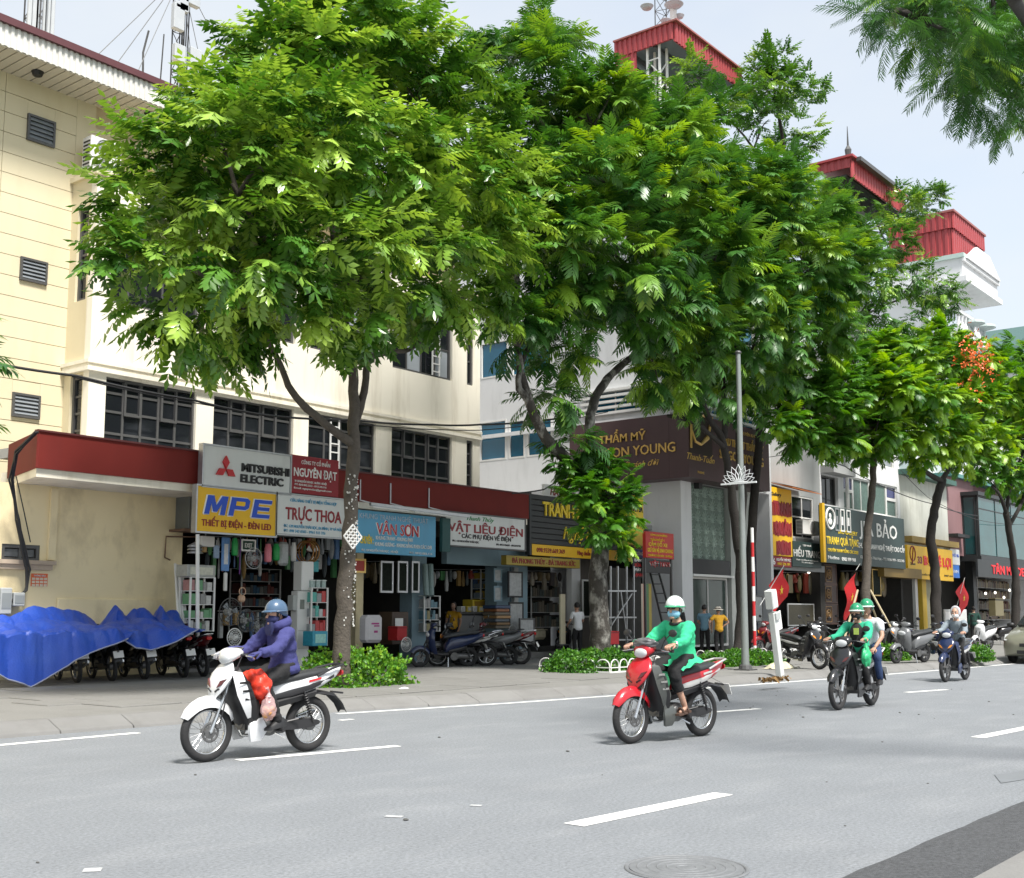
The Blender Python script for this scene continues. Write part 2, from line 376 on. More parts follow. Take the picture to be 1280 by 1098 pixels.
for za, zb in zip(rows[1:], rows):
    segs = [(xL, 6.0), (6.0, xret-1.7), (xret-1.7, xret+.02)]
    for a, b in [c for sgm in segs for c in split(sgm, za, zb)]:
        hs = [h for h in lvr if h[0] < b and h[1] > a and h[2] < zb and h[3] > za]
        part('wall_panel', holed(FR, a+.006, b-.006, za+.007, zb-.007, [], -.06, 0), M_cream, T)
for h in lvr:
    louvre(T, FR, *h)
    zz_ = [(za,zb) for za,zb in zip(rows[1:], rows) if h[2] < zb-.05 and h[3] > za+.05]
    lo_, hi_ = min(q[0] for q in zz_), max(q[1] for q in zz_)
    for za,zb in ((lo_+.012,h[2]-.004),(h[3]+.004,hi_-.012)):
        if zb-za > .02: b_ = MB(); FR.box(b_, h[0]+.004, h[1]-.004, za, zb, -.06, 0); part('wall_panel', b_, M_cream, T)
# top floor behind the ledge: long window strip and the render round it
zt1, zt0 = FR.px(119,132)[1], FR.px(119,160)[1]
part('upper_wall', holed(FR, xret+.02, xR, FB.px(118,222)[1]-.5, zs0, [(FR.px(120,150)[0], FR.px(190,150)[0], zt0, zt1), (FR.px(163,185)[0], FR.px(215,185)[0], zt0-1.9, zt0-.55)]+[(16.4+i*2.6,18.3+i*2.6,zt0-1.6,zt1) for i in range(4)], -.06, 0), M_cream, T)
window(T, FR, FR.px(120,150)[0], FR.px(190,150)[0], zt0, zt1, 3, 1); window(T, FR, FR.px(163,185)[0], FR.px(215,185)[0], zt0-1.9, zt0-.55, 2, 2)
for i in range(4): window(T, FR, 16.4+i*2.6, 18.3+i*2.6, zt0-1.6, zt1, 3, 2)
# eaves
yE = 22.85; FE = frontY(yE); zf0 = zs0-.02; zf1 = FE.px(0,28)[1]; ztop = FE.px(0,19)[1]
part('eaves_fascia', corrug(FE, xL, xR+.4, zf0, zf1, 0, .135, .03), mat('white ribbed sheet',(.66,.65,.61),.5,var=.06,dirt=.4,dcol=(.42,.40,.36)), T)
gt = MB(); gt.b2((xL,yE-.1,zf1),(xR+.45,yE+.2,ztop)); part('gutter', gt, mat('maroon gutter',(.10,.03,.035),.5,var=.2), T)
n = 150
sl = MB().box((0,0,0),((xR-xL)/n*.86,1.14,.03)).mesh('soffit_slat'); sl.materials.append(M_soff)
for i in range(n): piece('soffit_slat', sl, (xL+(i+.5)*(xR-xL)/n, 23.43, zs0+.0), T)
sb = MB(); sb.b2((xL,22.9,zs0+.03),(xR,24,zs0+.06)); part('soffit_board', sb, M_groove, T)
for px_,py_ in ((47,89),(187,141)):
    d = ray(px_,py_); q = CAM+d*((zs0-1.4)/d.z); l = MB(); l.lathe((q.x,q.y,zs0-.13),[(.05,0),(.1,.02),(.13,.1),(.13,.12)],14); part('soffit_lamp', l, M_black2, T)
# roof slab
part('roof', MB().b2((xL,23,ztop-.25),(xR+.3,33,ztop-.1)), M_brown, T)
# projecting bay
zl = FB.px(118,217)[1]; zm1 = FB.px(111,449)[1]; zm0 = FB.px(110,463)[1]
cols = [(131,245),(267,367),(386,470),(490,565),(583.5,591)]
wx = [(FB.px(a,520)[0], FB.px(b,520)[0]) for a,b in cols]
z2t = FB.px(131,470)[1]; z2b = 4.9; z3b = FB.px(490,459)[1]; z3t = z3b+2.15
holes = [(a,b,z2b,z2t) for a,b in wx]+[(a,b,z3b,z3t) for a,b in wx]
part('bay_front', holed(FB, xret, xR, 4.0, zl, holes, -.22, 0), M_creamf, T)
FL = leftX(xret)
hl = [(23.12,23.62,5.0,FL.px(91,475)[1]), (23.16,23.7,FL.px(98,388)[1],FL.px(98,338)[1])]
hl = [(23.25,23.72,5.0,z2t), (23.28,23.72,z3b,z3t)]
part('bay_side', holed(FL, 23.225, 24, 4.0, zl, hl, -.22, 0), M_cream, T)
for h in hl: window(T, FL, *h, 1, 4, d=-.12)
for k,(a,b) in enumerate(wx):
    if k < 4:
        window(T, FB, a, b, z2b, z2t, [5,5,4,5][k], 4, rowh=[.7,.72,.62,.42], fw=.05, mw=.055)
        window(T, FB, a, b, z3b, z3t, [5,5,4,4][k], 3, rowh=[.9,.8,.45], gm=[M_black, mat('curtained glass',(.30,.33,.36),.3,var=.4,scale=1.2)] if k>1 else M_black)
    else:
        window(T, FB, a, b, z2b, z2t, 1, 5, d=-.1); window(T, FB, a, b, z3b, z3t, 1, 3, d=-.1)
# casement frames and white ladder-like racks inside two windows
for k,fr in ((0,(1,3)),(1,(1,3)),(3,(1,3))):
    a,b = wx[k]; w_ = (b-a)/5
    for c in fr:
        m_ = MB(); A,Bq = a+w_*c+.03, a+w_*(c+1)-.01; za, zb = z2b+.95, z2b+1.75
        for q in ((A,A+.05,za,zb),(Bq-.05,Bq,za,zb),(A+.05,Bq-.05,za,za+.05),(A+.05,Bq-.05,zb-.05,zb)): FB.box(m_, *q, -.15, -.05)
        part('casement', m_, M_alu, T)
for a,z0_,z1_ in ((FB.px(412,570)[0],4.9,6.6),(FB.px(540,460)[0],z3b+.05,z3t-.2)):
    m_ = MB()
    for s_ in (0,.3): FB.box(m_, a+s_, a+s_+.035, z0_, z1_, -.02, .02)
    for i in range(7): FB.box(m_, a+.035, a+.3, z0_+.1+i*.23, z0_+.13+i*.23, -.015, .015)
    part('window_rack', m_, M_white, T)
mo = MB()
for z0_,z1_,o_ in ((zm0,zm0+.09,.1),(zm0+.09,zm1-.08,.06),(zm1-.08,zm1,.1)):
    mo.b2((xret-o_,23-o_,z0_),(xR,22.99,z1_)); mo.b2((xret-o_,22.995,z0_),(xret-.002,24,z1_))
part('moulding', mo, M_creamf, T)
lg = MB(); lg.b2((xret-.08,22.92,zl),(xR,24,zl+.12)); part('ledge', lg, M_cream, T)
# grooves on the pillars: thin raised bands
pb_ = MB()
for (a,b),(c,d) in zip(wx, wx[1:]):
    for z_ in (4.95+.25, 6.9): FB.box(pb_, b+.02, c-.02, z_, z_+.03, 0, .015)
FB.box(pb_, xret+.02, wx[0][0]-.02, 5.2, 5.23, 0, .015); part('pillar_band', pb_, M_creamf, T)
part('wall_lower', MB().b2((xret,23.3,3.75),(xR,33,3.94)), M_creamf, T)
# twin fan air conditioner on the ledge
def aircon(at, w, h, d, label, fans=1, F=None, name='air_conditioner'):
    t = thing(name, label, 'air conditioner', at)
    loc('case', MB().b2((0,0,0),(w,d,h)), M_white, t, bevel=.015)
    for k in range(fans):
        cz = h*(k+.5)/fans; cx = w*.42 if fans > 1 else w*.58; r = min(h/fans*.42, w*.36)
        g = MB(); g.torus((cx,-.012,cz),(0,1,0),r,.012,24,6)
        for i in range(1,4): g.torus((cx,-.012,cz),(0,1,0),r*i/4,.006,20,4)
        for i in range(6):
            a = pi*i/6; g.beam((cx-r*math.cos(a),-.012,cz-r*math.sin(a)),(cx+r*math.cos(a),-.012,cz+r*math.sin(a)),.007)
        f = loc('fan_guard', g, mat('fan guard grey',(.45,.46,.47),.5), t)
        loc('fan_well', MB().disc((cx,-.003,cz),(0,1,0),r*.97,.01,24), mat('fan well',(.2,.21,.22),.7), f)
    v = MB()
    for i in range(9): v.b2((-.012,.05,h*(.08+.095*i)),(-.001,d*.85,h*(.12+.095*i)))
    loc('side_fins', v, M_black2, t); return t
q = FB.px(121,212); aircon((q[0]+.05,23.35,zl+.12), FR.px(163,190)[0]-FR.px(121,190)[0]-.1, FR.px(121,168)[1]-FR.px(121,216)[1], .36, 'white outdoor air conditioner with two stacked fans on the yellow ledge', 2)

# ------------------------------------------------------------------ the low annex of shops in front of it
T = thing('shop_annex', 'single storey row of shops under one long oxide red canopy fascia', 'building', (16,22,0)); A1 = T
YC = 20.6; FC, FW = frontY(YC), frontY(22.0)
cz1, cz0 = FC.px(47,539)[1], FC.px(47,585)[1]; cx0, cx1 = FC.px(47,560)[0], FC.px(661,630)[0]
part('fascia', MB().b2((cx0,YC,cz0),(cx1,YC+.05,cz1)), M_brown, T)
part('fascia_cap', MB().b2((cx0-.02,YC-.03,cz1),(cx1+.02,YC+.1,cz1+.035)), mat('dark maroon trim',(.09,.02,.02),.5), T)
d = ray(0,561); e = CAM+d*((cz1-1.4)/d.z); e2 = Vector((cx0,YC,0)); dv = (Vector((e.x,e.y,0))-e2).normalized()
dv = Vector((-.50,.866,0)) if dv.y < .2 else dv
ce = e2+dv*2.2; nv = Vector((dv.y,-dv.x,0))*.05
part('fascia_return', MB().prism([Vector((*p.xy,cz0)) for p in (e2+Vector((-.012,.012,0)),ce,ce+nv,e2+nv*.5)], (0,0,cz1-cz0)), M_brown, T)
part('canopy_slab', MB().prism([(cx0+.03,YC+.06,cz0-.16),(cx1,YC+.06,cz0-.16),(cx1,23,cz0-.16),(ce.x+.02,23.0,cz0-.16),(ce.x+.04,ce.y,cz0-.16)], (0,0,.3)), M_creamf, T)
part('canopy_top', MB().prism([(cx0+.06,YC+.05,cz1-.25),(cx1,YC+.05,cz1-.25),(cx1,23.2,cz1-.25),(ce.x+.05,23.2,cz1-.25),(ce.x+.05,ce.y,cz1-.25)], (0,0,.2)), M_grey, T)
wtop = cz0-.16
xs1 = FW.px(226,740)[0]; xo = [FW.px(v,740)[0] for v in (228,440,449,510,528,616,632,657)]
zo = 3.55
part('plain_wall', holed(FW, -6, xs1, 0, wtop, [(FW.px(2,690)[0],FW.px(50,690)[0],FW.px(30,702)[1],FW.px(30,681)[1])], -.2, 0), M_yelw, T)
window(T, FW, FW.px(2,690)[0],FW.px(50,690)[0],FW.px(30,702)[1],FW.px(30,681)[1], 2, 1, d=-.08, gm=mat('dusty glass',(.10,.11,.12),.3,var=.5,scale=6))
lm = MB(); z_ = FW.px(30,712)[1]; lm.b2((-6,21.86,z_+.1),(FW.px(66,705)[0],21.998,z_+.18)); lm.b2((-6,21.91,z_),(FW.px(63,705)[0],21.998,z_+.1))
part('sill_moulding', lm, mat('pinkish moulding',(.50,.40,.30),.8,dirt=.5), T)
px0, px1 = FW.px(61,640)[0], FW.px(70,640)[0]
part('pilaster', MB().b2((px0,21.93,z_+.2),(px1,21.998,wtop-.05)), M_yelw, T)
part('low_plinth', MB().b2((px1+.1,21.95,.9),(xs1-.4,21.998,1.75)), M_yelw, T, bevel=.02)
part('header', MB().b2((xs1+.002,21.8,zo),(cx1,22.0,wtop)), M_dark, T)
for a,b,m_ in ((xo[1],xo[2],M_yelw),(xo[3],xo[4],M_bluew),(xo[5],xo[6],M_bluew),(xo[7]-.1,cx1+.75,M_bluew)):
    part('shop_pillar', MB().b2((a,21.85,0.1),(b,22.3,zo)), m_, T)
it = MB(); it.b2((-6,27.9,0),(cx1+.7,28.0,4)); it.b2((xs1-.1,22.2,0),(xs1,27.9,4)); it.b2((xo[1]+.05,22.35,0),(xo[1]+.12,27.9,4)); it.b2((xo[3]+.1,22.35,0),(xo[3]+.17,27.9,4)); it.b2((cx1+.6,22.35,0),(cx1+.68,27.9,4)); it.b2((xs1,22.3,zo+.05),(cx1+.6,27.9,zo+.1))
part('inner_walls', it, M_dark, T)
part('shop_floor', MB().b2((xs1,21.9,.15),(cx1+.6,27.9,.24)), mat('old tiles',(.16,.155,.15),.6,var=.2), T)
part('blue_lintel', MB().b2((FW.px(545,690)[0],21.6,FW.px(560,706)[1]),(FW.px(640,690)[0],21.795,FW.px(560,672)[1])), M_bluew, T)
# grey switch cabinet on the wall
a0, a1 = FW.px(219,640)[0], FW.px(246,640)[0]; z0, z1 = FW.px(232,663)[1], FW.px(232,613)[1]
t = thing('switch_cabinet', 'grey steel cabinet fixed high on the yellow wall beside the shop signs', 'cabinet', (a0,22,z0))
part('case', MB().b2((a0,21.5,z0),(a1,21.99,z1)), mat('grey paint steel',(.16,.18,.18),.5,.2,dirt=.3), t, bevel=.01)
part('bracket', MB().b2((a0-.15,21.45,z0-.06),(a1,21.99,z0-.01)), mat('rusty steel',(.2,.12,.08),.8,.2), t); part('door_seam', MB().b2((a0+.05,21.494,z0+.05),(a1-.05,21.499,z1-.05)), mat('grey door',(.2,.22,.22),.5,.2), t)

# ------------------------------------------------------------------ the white clinic on the corner
T = thing('clinic_building', 'tall white building with blue tinted windows and a brown corner signboard', 'building', (34.26,20,0)); CL = T
XC, Y2 = 34.26, 20.0; FCL, FCF = leftX(XC), frontY(Y2)
xe = FCF.px(962,640)[0]; zr = 17.5
wl = []
for a,b,c,d_ in ((601,635,472,427),(640,690,467,421),(600,633,576,526),(636,656,573,525),(659,690,570,523)):
    y1_, y0_ = FCL.px(a,500)[0], FCL.px(b,500)[0]; zc = FCL.px((a+b)/2,c)[1]; zd = FCL.px((a+b)/2,d_)[1]; wl.append((y0_,y1_,zc,zd))
lva = (FCL.px(870,510)[0] if FCL.px(870,510)[0] > 20.2 else 20.35, FCL.px(731,510)[0], FCL.px(731,524)[1], FCL.px(731,492)[1])
pil_z = FCL.px(800,603)[1]                                     # underside of the overhanging signboard
part('side_wall', holed(FCL, 20.0, 34, pil_z, zr, wl+[lva], -.25, 0), M_whitew, T)
part('side_wall_lower', MB().b2((XC+.7,24,.1),(XC+.9,34,pil_z)), M_whitew, T)
fz = (FCF.px(905,545)[1], FCF.px(905,505)[1])
part('front_wall', holed(FCF, XC, xe, pil_z, zr, [(XC+.8,xe-.8,fz[0],fz[1])]+[(XC+.8,xe-.8,z_,z_+1.8) for z_ in (10.6,13.8)], -.24, -.001), M_whitew, T)
for k,w_ in enumerate(wl): window(T, FCL, *w_, 1, 1, fm=M_white, gm=M_blueg, d=-.05, fw=.06)
for z_ in (10.6,13.8): window(T, FCF, XC+.8, xe-.8, z_, z_+1.8, 4, 2, fm=M_white, gm=M_blueg)
window(T, FCL, *lva, 3, 1, gm=M_blueg, fm=M_white, d=-.2); window(T, FCF, XC+.8, xe-.8, *fz, 3, 1, gm=M_blueg, fm=M_white, d=-.2)
for F_,h in ((FCL,lva),(FCF,(XC+.8,xe-.8,*fz))):
    for k in range(5):
        zz = h[2]+(h[3]-h[2])*(k+.2)/4.6; m_ = MB(); F_.box(m_, h[0]-.1, h[1]+.1, zz, zz+.09, .02, .14); part('sunshade_slat', m_, M_white, T)
part('slab_edge', MB().b2((XC-.12,20.3,lva[2]-.3),(XC-.002,34,lva[2]-.16)), M_whitew, T)
# ground floor: corner pillar, patterned screen, glass below
pw = FCL.px(801,650)[0]
part('corner_pillar', MB().b2((XC+.05,20.05,.1),(XC+.75,pw if pw<24 else 22,pil_z)), M_whitew, T)
sx0, sx1 = FCF.px(866,660)[0]-.25, FCF.px(908,660)[0]+.1
part('pillar_right', MB().b2((FCF.px(916,660)[0],20.1,.1),(FCF.px(946,660)[0],20.8,pil_z)), mat('grey stone cladding',(.42,.44,.42),.6,var=.1), T)
z1s, z0s = FCF.px(880,606)[1], FCF.px(880,699)[1]
M_scr = mat('patterned screen', (.13,.18,.15), .6, var=.3, scale=3); M_scrl = mat('screen tracery',(.33,.42,.37),.6)
scr = part('patterned_screen', MB().b2((XC+.76,20.3,z0s),(FCF.px(915,660)[0],20.36,z1s)), M_scr, T)
tr = MB(); ax0, ax1 = XC+.8, FCF.px(914,660)[0]; rg = random.Random(2)
nx, nz_ = 5, 6; cw = (ax1-ax0)/nx; ch = (z1s-z0s)/nz_
for i in range(nx):
    for j in range(nz_):
        cx, cz = ax0+cw*(i+.5), z0s+ch*(j+.08)
        for a in (-62,-40,-20,0,20,40,62):
            Ln = ch*.95*(1-.25*abs(a)/62); s_, c_ = math.sin(R_(a)), math.cos(R_(a))
            w_ = .022; p0 = Vector((cx,20.29,cz)); p1 = p0+Vector((s_,0,c_))*Ln; m_ = (p0+p1)/2; nn = Vector((c_,0,-s_))*cw*.075
            tr.tube([p0,m_+nn,p1],.012,4); tr.tube([p0,m_-nn,p1],.012,4)
part('tracery', tr, M_scrl, scr)
gz1, gz0 = FCF.px(880,718)[1], .35
part('dark_band', MB().b2((XC+.76,20.1,gz1),(FCF.px(915,660)[0],20.29,z0s-.002)), M_black2, T)
part('white_trim', MB().b2((XC+.76,20.0,gz1-.08),(FCF.px(915,660)[0]+.1,20.28,gz1-.002)), M_white, T)
window(T, FCF, XC+.78, FCF.px(915,660)[0], gz0, gz1-.085, 2, 1, gm=mat('shop glass',(.05,.075,.065),.08,var=.6,scale=1.5,spec=.6), fm=M_white, d=-.3)
part('door_recess', MB().b2((FCF.px(946,660)[0]+.02,20.6,.1),(xe,20.9,pil_z)), mat('navy shutter',(.012,.014,.05),.5,var=.3), T)
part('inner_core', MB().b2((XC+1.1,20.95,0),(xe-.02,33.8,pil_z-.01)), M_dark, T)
part('storey_slab', MB().b2((XC+.26,20.25,pil_z),(xe,33.8,pil_z+.2)), M_whitew, T)
part('side_return', MB().b2((xe,20,0),(xe+.2,33,zr)), M_whitew, T); part('back_wall', MB().b2((XC,33.9,.1),(xe+.2,34.1,zr)), M_whitew, T)
cb = MB(); q = FCF.px(871,604); cb.b2((q[0]-.12,19.85,q[1]-.2),(q[0]+.12,20.05,q[1])); part('floodlight', cb, M_black2, T)
# small downlights under the board
for px_ in (854,878,948):
    q = FCF.px(px_,600); part('downlight', MB().disc((q[0],19.75,pil_z-.02),(0,0,1),.06,.04,10), mat('lamp white',(.9,.9,.88),.4), T)
# rooftop shelter in red ribbed sheet
zt = FCF.px(853,37)[1]; zb = FCF.px(853,57)[1]; yb = FCL.px(768,70)[0]; xf = FCF.px(925,86)[0]
part('roof_slab', MB().b2((XC,20,zr),(xe+.2,34,zr+.2)), M_whitew, T)
part('shelter_fascia', corrug(FCL, 19.95, yb, zb, zt, 0, .2, .04), M_redm, T); part('shelter_fascia', corrug(FCF, XC, xf, zb-.1, zt, .05, .2, .04), M_redm, T)
part('shelter_roof', MB().prism([(XC-.1,19.8,zt),(xf,19.8,zt),(xf,yb,zt),(XC-.1,yb,zt)], (0,0,.06)), mat('roof trim',(.30,.10,.09),.5), T)
part('shelter_ceiling', MB().b2((XC+.1,20.1,zb+.1),(xf-.05,yb,zb+.16)), mat('grey sheet',(.12,.14,.15),.6), T)
for k in range(3): part('purlin', MB().b2((XC+.1,20.8+k*1.0,zb-.02),(xf-.1,20.9+k*1.0,zb+.09)), M_alu, T)
part('shelter_wall', corrug(FCL, FCL.px(795,90)[0], yb, zr+.2, zb, -.03, .2, .03), M_redm, T)
part('shelter_back', MB().b2((XC+.5,yb-.3,zr+.2),(xf-.2,yb-.2,zb)), M_dark, T)
tx, ty = XC+.15, FCL.px(822,90)[0]; tm_ = MB()
for a,b in ((0,0),(0,.5),(.5,0),(.5,.5)): tm_.beam((tx+a,ty+b,zr),(tx+a,ty+b,zb+.1),.07)
for k in range(6):
    zk = zr+k*.6; tm_.beam((tx,ty,zk),(tx,ty+.5,zk+.6),.04); tm_.beam((tx,ty,zk+.6),(tx,ty+.5,zk+.6),.04); tm_.beam((tx,ty,zk),(tx+.5,ty,zk+.6),.04)
part('lattice_post', tm_, M_white, T)

# ------------------------------------------------------------------ stone picture shop in the gap
T = thing('stone_shop', 'low stone picture shop squeezed between the red canopy and white clinic', 'building', (30,22,0))
xa, xb = cx1+.78, XC-.02
part('roof', MB().b2((cx1+.72,21.2,4.3),(xb+.6,28,4.45)), M_grey, T); part('back_wall', MB().b2((xa,25.9,.1),(xb+.6,26,4.3)), M_dark, T)
part('floor', MB().b2((xa,21.6,.14),(xb+.6,25.9,.32)), M_pave, T)
q0, q1 = FW.px(705,740)[0], FW.px(716,740)[0]
part('door_jamb', MB().b2((q0,21.7,.32),(q1,21.9,3.6)), M_white, T); part('side_jamb', MB().b2((xa,21.75,.3),(xa+.2,21.95,4.2)), M_grey, T)
part('partition', MB().b2((q1+.02,21.85,.32),(q1+.8,21.95,3.9)), mat('dusty brown panel',(.10,.085,.07),.7,var=.3), T)
# ------------------------------------------------------------------ buildings further along the street
YR = 20.6; FG = frontY(YR)
gx = lambda px_, py_=680: FG.px(px_, py_)[0]
gz = lambda px_, py_: FG.px(px_, py_)[1]
# grey fronted gallery house
xa, xb, xm = gx(963), gx(1027), gx(990)
T = thing('gallery_house', 'grey rendered shophouse with a yellow gallery strip beside the brown corner sign', 'building', (xa,YR,0)); GH = T
wz = (gz(1005,674), gz(1005,621)); wxx = (gx(991), gx(1018))
part('front_wall', holed(FG, xa, xb, 4.35, 12, [(wxx[0],wxx[1],*wz),(xa+1.2,xb-1.2,9.0,10.8)], -.3, 0), M_grey, T)
window(T, FG, *wxx, *wz, 2, 2, fm=M_white, d=-.08); window(T, FG, xa+1.2, xb-1.2, 9.0, 10.8, 3, 2, fm=M_white)
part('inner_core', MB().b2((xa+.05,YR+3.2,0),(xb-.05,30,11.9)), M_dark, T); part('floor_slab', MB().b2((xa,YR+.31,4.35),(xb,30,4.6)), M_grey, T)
part('party_wall', MB().b2((xa-.01,YR+.31,4.61),(xa+.2,30,12)), M_grey, T); part('shop_wall', MB().b2((xa-.01,YR+.31,.15),(xa+.2,30,4.34)), M_dark, T); part('shop_wall', MB().b2((xb-.22,YR+.02,.15),(xb-.01,30,4.34)), M_dark, T); part('shop_floor', MB().b2((xa+.21,YR,.15),(xb-.23,YR+3.1,.2)), M_dark, T); part('shop_back', MB().b2((xa+.21,YR+1.6,.21),(xb-.23,YR+1.7,4.34)), M_dark, T)  # shop room coloured near-black as its shade, below the grey party wall
part('beam', MB().b2((xa,YR-.1,gz(1000,714)),(xb,YR+.25,gz(1000,706))), M_grey, T)
ac0 = gx(993); aircon((ac0+.1, YR-.36, gz(1003,669)), gx(1013)-ac0, gz(1003,651)-gz(1003,669), .33, 'small white outdoor air conditioner above the HIẾU TRANG signboard', 1)
aw = MB()
aw.add([(gx(962)-.0,YR-.05,gz(962,602)),(gx(1000),YR-.05,gz(1000,612)),(gx(1000),YR-1.0,gz(1000,616)-.1),(gx(962),YR-1.0,gz(962,607)-.1)], [(0,1,2,3)])
aw.prism([(p[0],p[1],p[2]-.03) for p in aw.v[:4]], (0,0,-.03)); part('awning', aw, mat('red and yellow awning',(.5,.16,.05),.6,var=.6,scale=1.5), T)
# JIA BAO house
xc_, xd = gx(1027), gx(1127)
T = thing('curtained_shophouse', 'white shophouse with green curtained windows and blue panes over a black sign', 'building', (xc_,YR,0)); JB = T
w1 = (gx(1029), gx(1050), gz(1040,632), gz(1040,596)); w2 = (gx(1057), gx(1124), gz(1090,642), gz(1090,602)); w3 = (gx(1097), gx(1121), gz(1110,585), gz(1110,566))
part('front_wall', holed(FG, xc_+.01, xd, 4.3, 13, [w1,w2,w3,(xc_+1.5,xd-5,10,11.8)], -.3, 0), M_whitew, T)
window(T, FG, *w1, 2, 1, d=-.2); window(T, FG, *w3, 2, 1, fm=M_white, gm=mat('pale glass',(.25,.28,.29),.2,var=.3), d=-.1); window(T, FG, xc_+1.5, xd-5, 10, 11.8, 3, 2, fm=M_white)
M_curt = mat('green curtain', (.10,.16,.14), .6, var=.5, scale=9); M_navy = mat('navy pane',(.01,.015,.13),.15,var=.2)
a,b,z0,z1 = w2; zz = z0+(z1-z0)*.56; W_ = b-a
for k,(s0,s1) in enumerate(((0,.18),(.18,.48),(.48,.80),(.80,1))):
    F_ = [a+W_*s0, a+W_*s1]
    if k in (0,3):
        w_ = window(T, FG, F_[0], F_[1], zz, z1, 1, 1, fm=M_white, gm=M_navy, d=-.12); window(T, FG, F_[0], F_[1], z0, zz-.001, 1, 1, fm=M_white, gm=M_curt, d=-.12)
    else: window(T, FG, F_[0], F_[1], z0, z1, 1 if k==2 else 2, 1, fm=M_white, gm=M_curt, d=-.12)
part('balcony_slab', MB().b2((xc_+.1,YR-.6,gz(1040,596)+.05),(gx(1056),YR-.002,gz(1040,594)+.3)), M_grey, T)
part('drain_pipe', MB().tube([(gx(1056,600),YR-.1,4.6),(gx(1056,600),YR-.1,12.5)],.09,8), M_white, T)
part('inner_core', MB().b2((xc_+.05,YR+3.4,0),(xd-.05,30,12.9)), M_dark, T); part('floor_slab', MB().b2((xc_+.01,YR+.31,4.3),(xd,30,4.6)), M_grey, T)
part('party_wall', MB().b2((xc_+.0,YR+.02,.15),(xc_+.25,YR+3.2,4.29)), M_dark, T); part('party_wall', MB().b2((xd-.25,YR+.02,.15),(xd-.02,YR+3.2,4.29)), M_dark, T)  # lower party walls darkened by colour to imitate the room's shade
part('shop_floor', MB().b2((xc_+.26,YR,.15),(xd-.26,YR+3.3,.2)), M_dark, T); part('ochre_canopy', MB().b2((gx(1085),YR-.7,gz(1115,723)),(xd+.6,YR-.02,gz(1115,711))), mat('ochre sheet',(.22,.14,.03),.6,var=.2), T)
# red edged roof high above it
F2 = frontY(19.6); qa = F2.px(1062,197); Xh = qa[0]; zt_ = qa[1]; Fh = leftX(Xh); yb2 = Fh.px(1012,209)[0]; xr_ = F2.px(1129,247)[0]; zb_ = F2.px(1062,218)[1]
T = thing('red_roof_pavilion', 'red edged roof with a spike rising behind the right hand tree crowns', 'building', (Xh,19.6,12))
part('fascia', corrug(Fh, 19.55, yb2, zb_+.35, zt_, 0, .3, .04), M_redm, T); part('fascia', corrug(F2, Xh, xr_, zb_-.1, zt_-.12, .05, .3, .04), M_redm, T)
part('roof', MB().b2((Xh-.15,19.4,zt_),(xr_+.1,yb2,zt_+.1)), M_redm, T); part('gutter', MB().b2((Xh+.3,19.2,zt_-.12),(xr_-2.0,19.42,zt_+.06)), M_alu, T)
part('soffit', MB().b2((Xh+.1,19.8,zb_),(xr_-.1,yb2-.1,zb_+.1)), M_dark, T); part('tower_wall', MB().b2((Xh+1.2,21,12.6),(xr_-1.2,min(yb2,25),zb_-.01)), M_grey, T)
part('spike', MB().tube([(Xh+.1,19.7,zt_+.1),(Xh+.1,19.7,zt_+.4),(Xh+.1,19.7,zt_+.6),(Xh+.1,19.7,zt_+1.5)],[.12,.16,.05,.015],8), M_alu, T)
# pale narrow building
xe_, xf_ = xd+.02, gx(1186)
T = thing('pale_shophouse', 'pale rendered narrow shophouse with a green roof edge above a yellow sign', 'building', (xe_,YR,0)); PS = T
zt = gz(1150,600)
part('front_wall', MB().b2((xe_,YR,4.0),(xf_,YR+.3,zt)), mat('pale yellow grey render',(.60,.61,.55),.85,var=.06,dirt=.6,dcol=(.3,.29,.22)), T)
part('roof_edge', MB().b2((xe_-.1,YR-.5,zt),(xf_+.15,YR+9,zt+.25)), mat('green sheet roof',(.05,.12,.10),.6,var=.2), T)
part('upper_storey', MB().b2((xe_+.2,YR+2.4,zt+.25),(xf_-.2,30,zt+4.5)), M_whitew, T)
part('inner_core', MB().b2((xe_+.05,YR+3,0),(xf_-.05,30,zt-.02)), M_dark, T)
part('ochre_beam', MB().b2((xe_+.05,YR-.5,gz(1160,682)),(xf_+.1,YR-.01,gz(1160,675))), mat('ochre paint',(.35,.24,.07),.7,dirt=.4), T)
part('yellow_post', MB().b2((gx(1148),YR-.1,.2),(gx(1153),YR+.2,4)), mat('yellow paint',(.62,.42,.04),.6), T)
part('shop_wall', MB().b2((gx(1153)+.01,YR+.02,.2),(gx(1168),YR+.25,3.99)), mat('pale olive wall',(.33,.32,.22),.8), T)
part('door_frame', MB().b2((gx(1143),YR+.05,.2),(gx(1146),YR+.2,3.2)), M_white, T)
# mauve building with a big green glazed bay
xg, xh = xf_+.02, gx(1300)
T = thing('mauve_building', 'mauve rendered building with a large green glazed bay window', 'building', (xg,YR,0)); MV = T
zt = gz(1190,604)
part('front_wall', MB().b2((xg,YR,4.6),(gx(1219),YR+.3,zt+.3)), M_mauve, T); part('front_wall', MB().b2((gx(1219)+.01,YR+.4,4.6),(xh,YR+.7,zt+.3)), M_mauve, T)
part('roof_edge', MB().b2((xg,YR-.3,zt+.3),(xh,YR+9,zt+.5)), mat('teal roof edge',(.08,.22,.21),.6), T)
FB2 = frontY(YR-.8); bx0 = FB2.px(1222,650)[0]; bz0, bz1 = FB2.px(1240,697)[1], FB2.px(1240,624)[1]
window(T, FB2, bx0, xh, bz0, bz1, 5, 2, gm=M_teal, fm=M_charc, d=0, rowh=[1,.25]); window(T, leftX(bx0), YR-.72, YR, bz0, bz1, 1, 1, gm=M_teal, fm=M_charc, d=0)
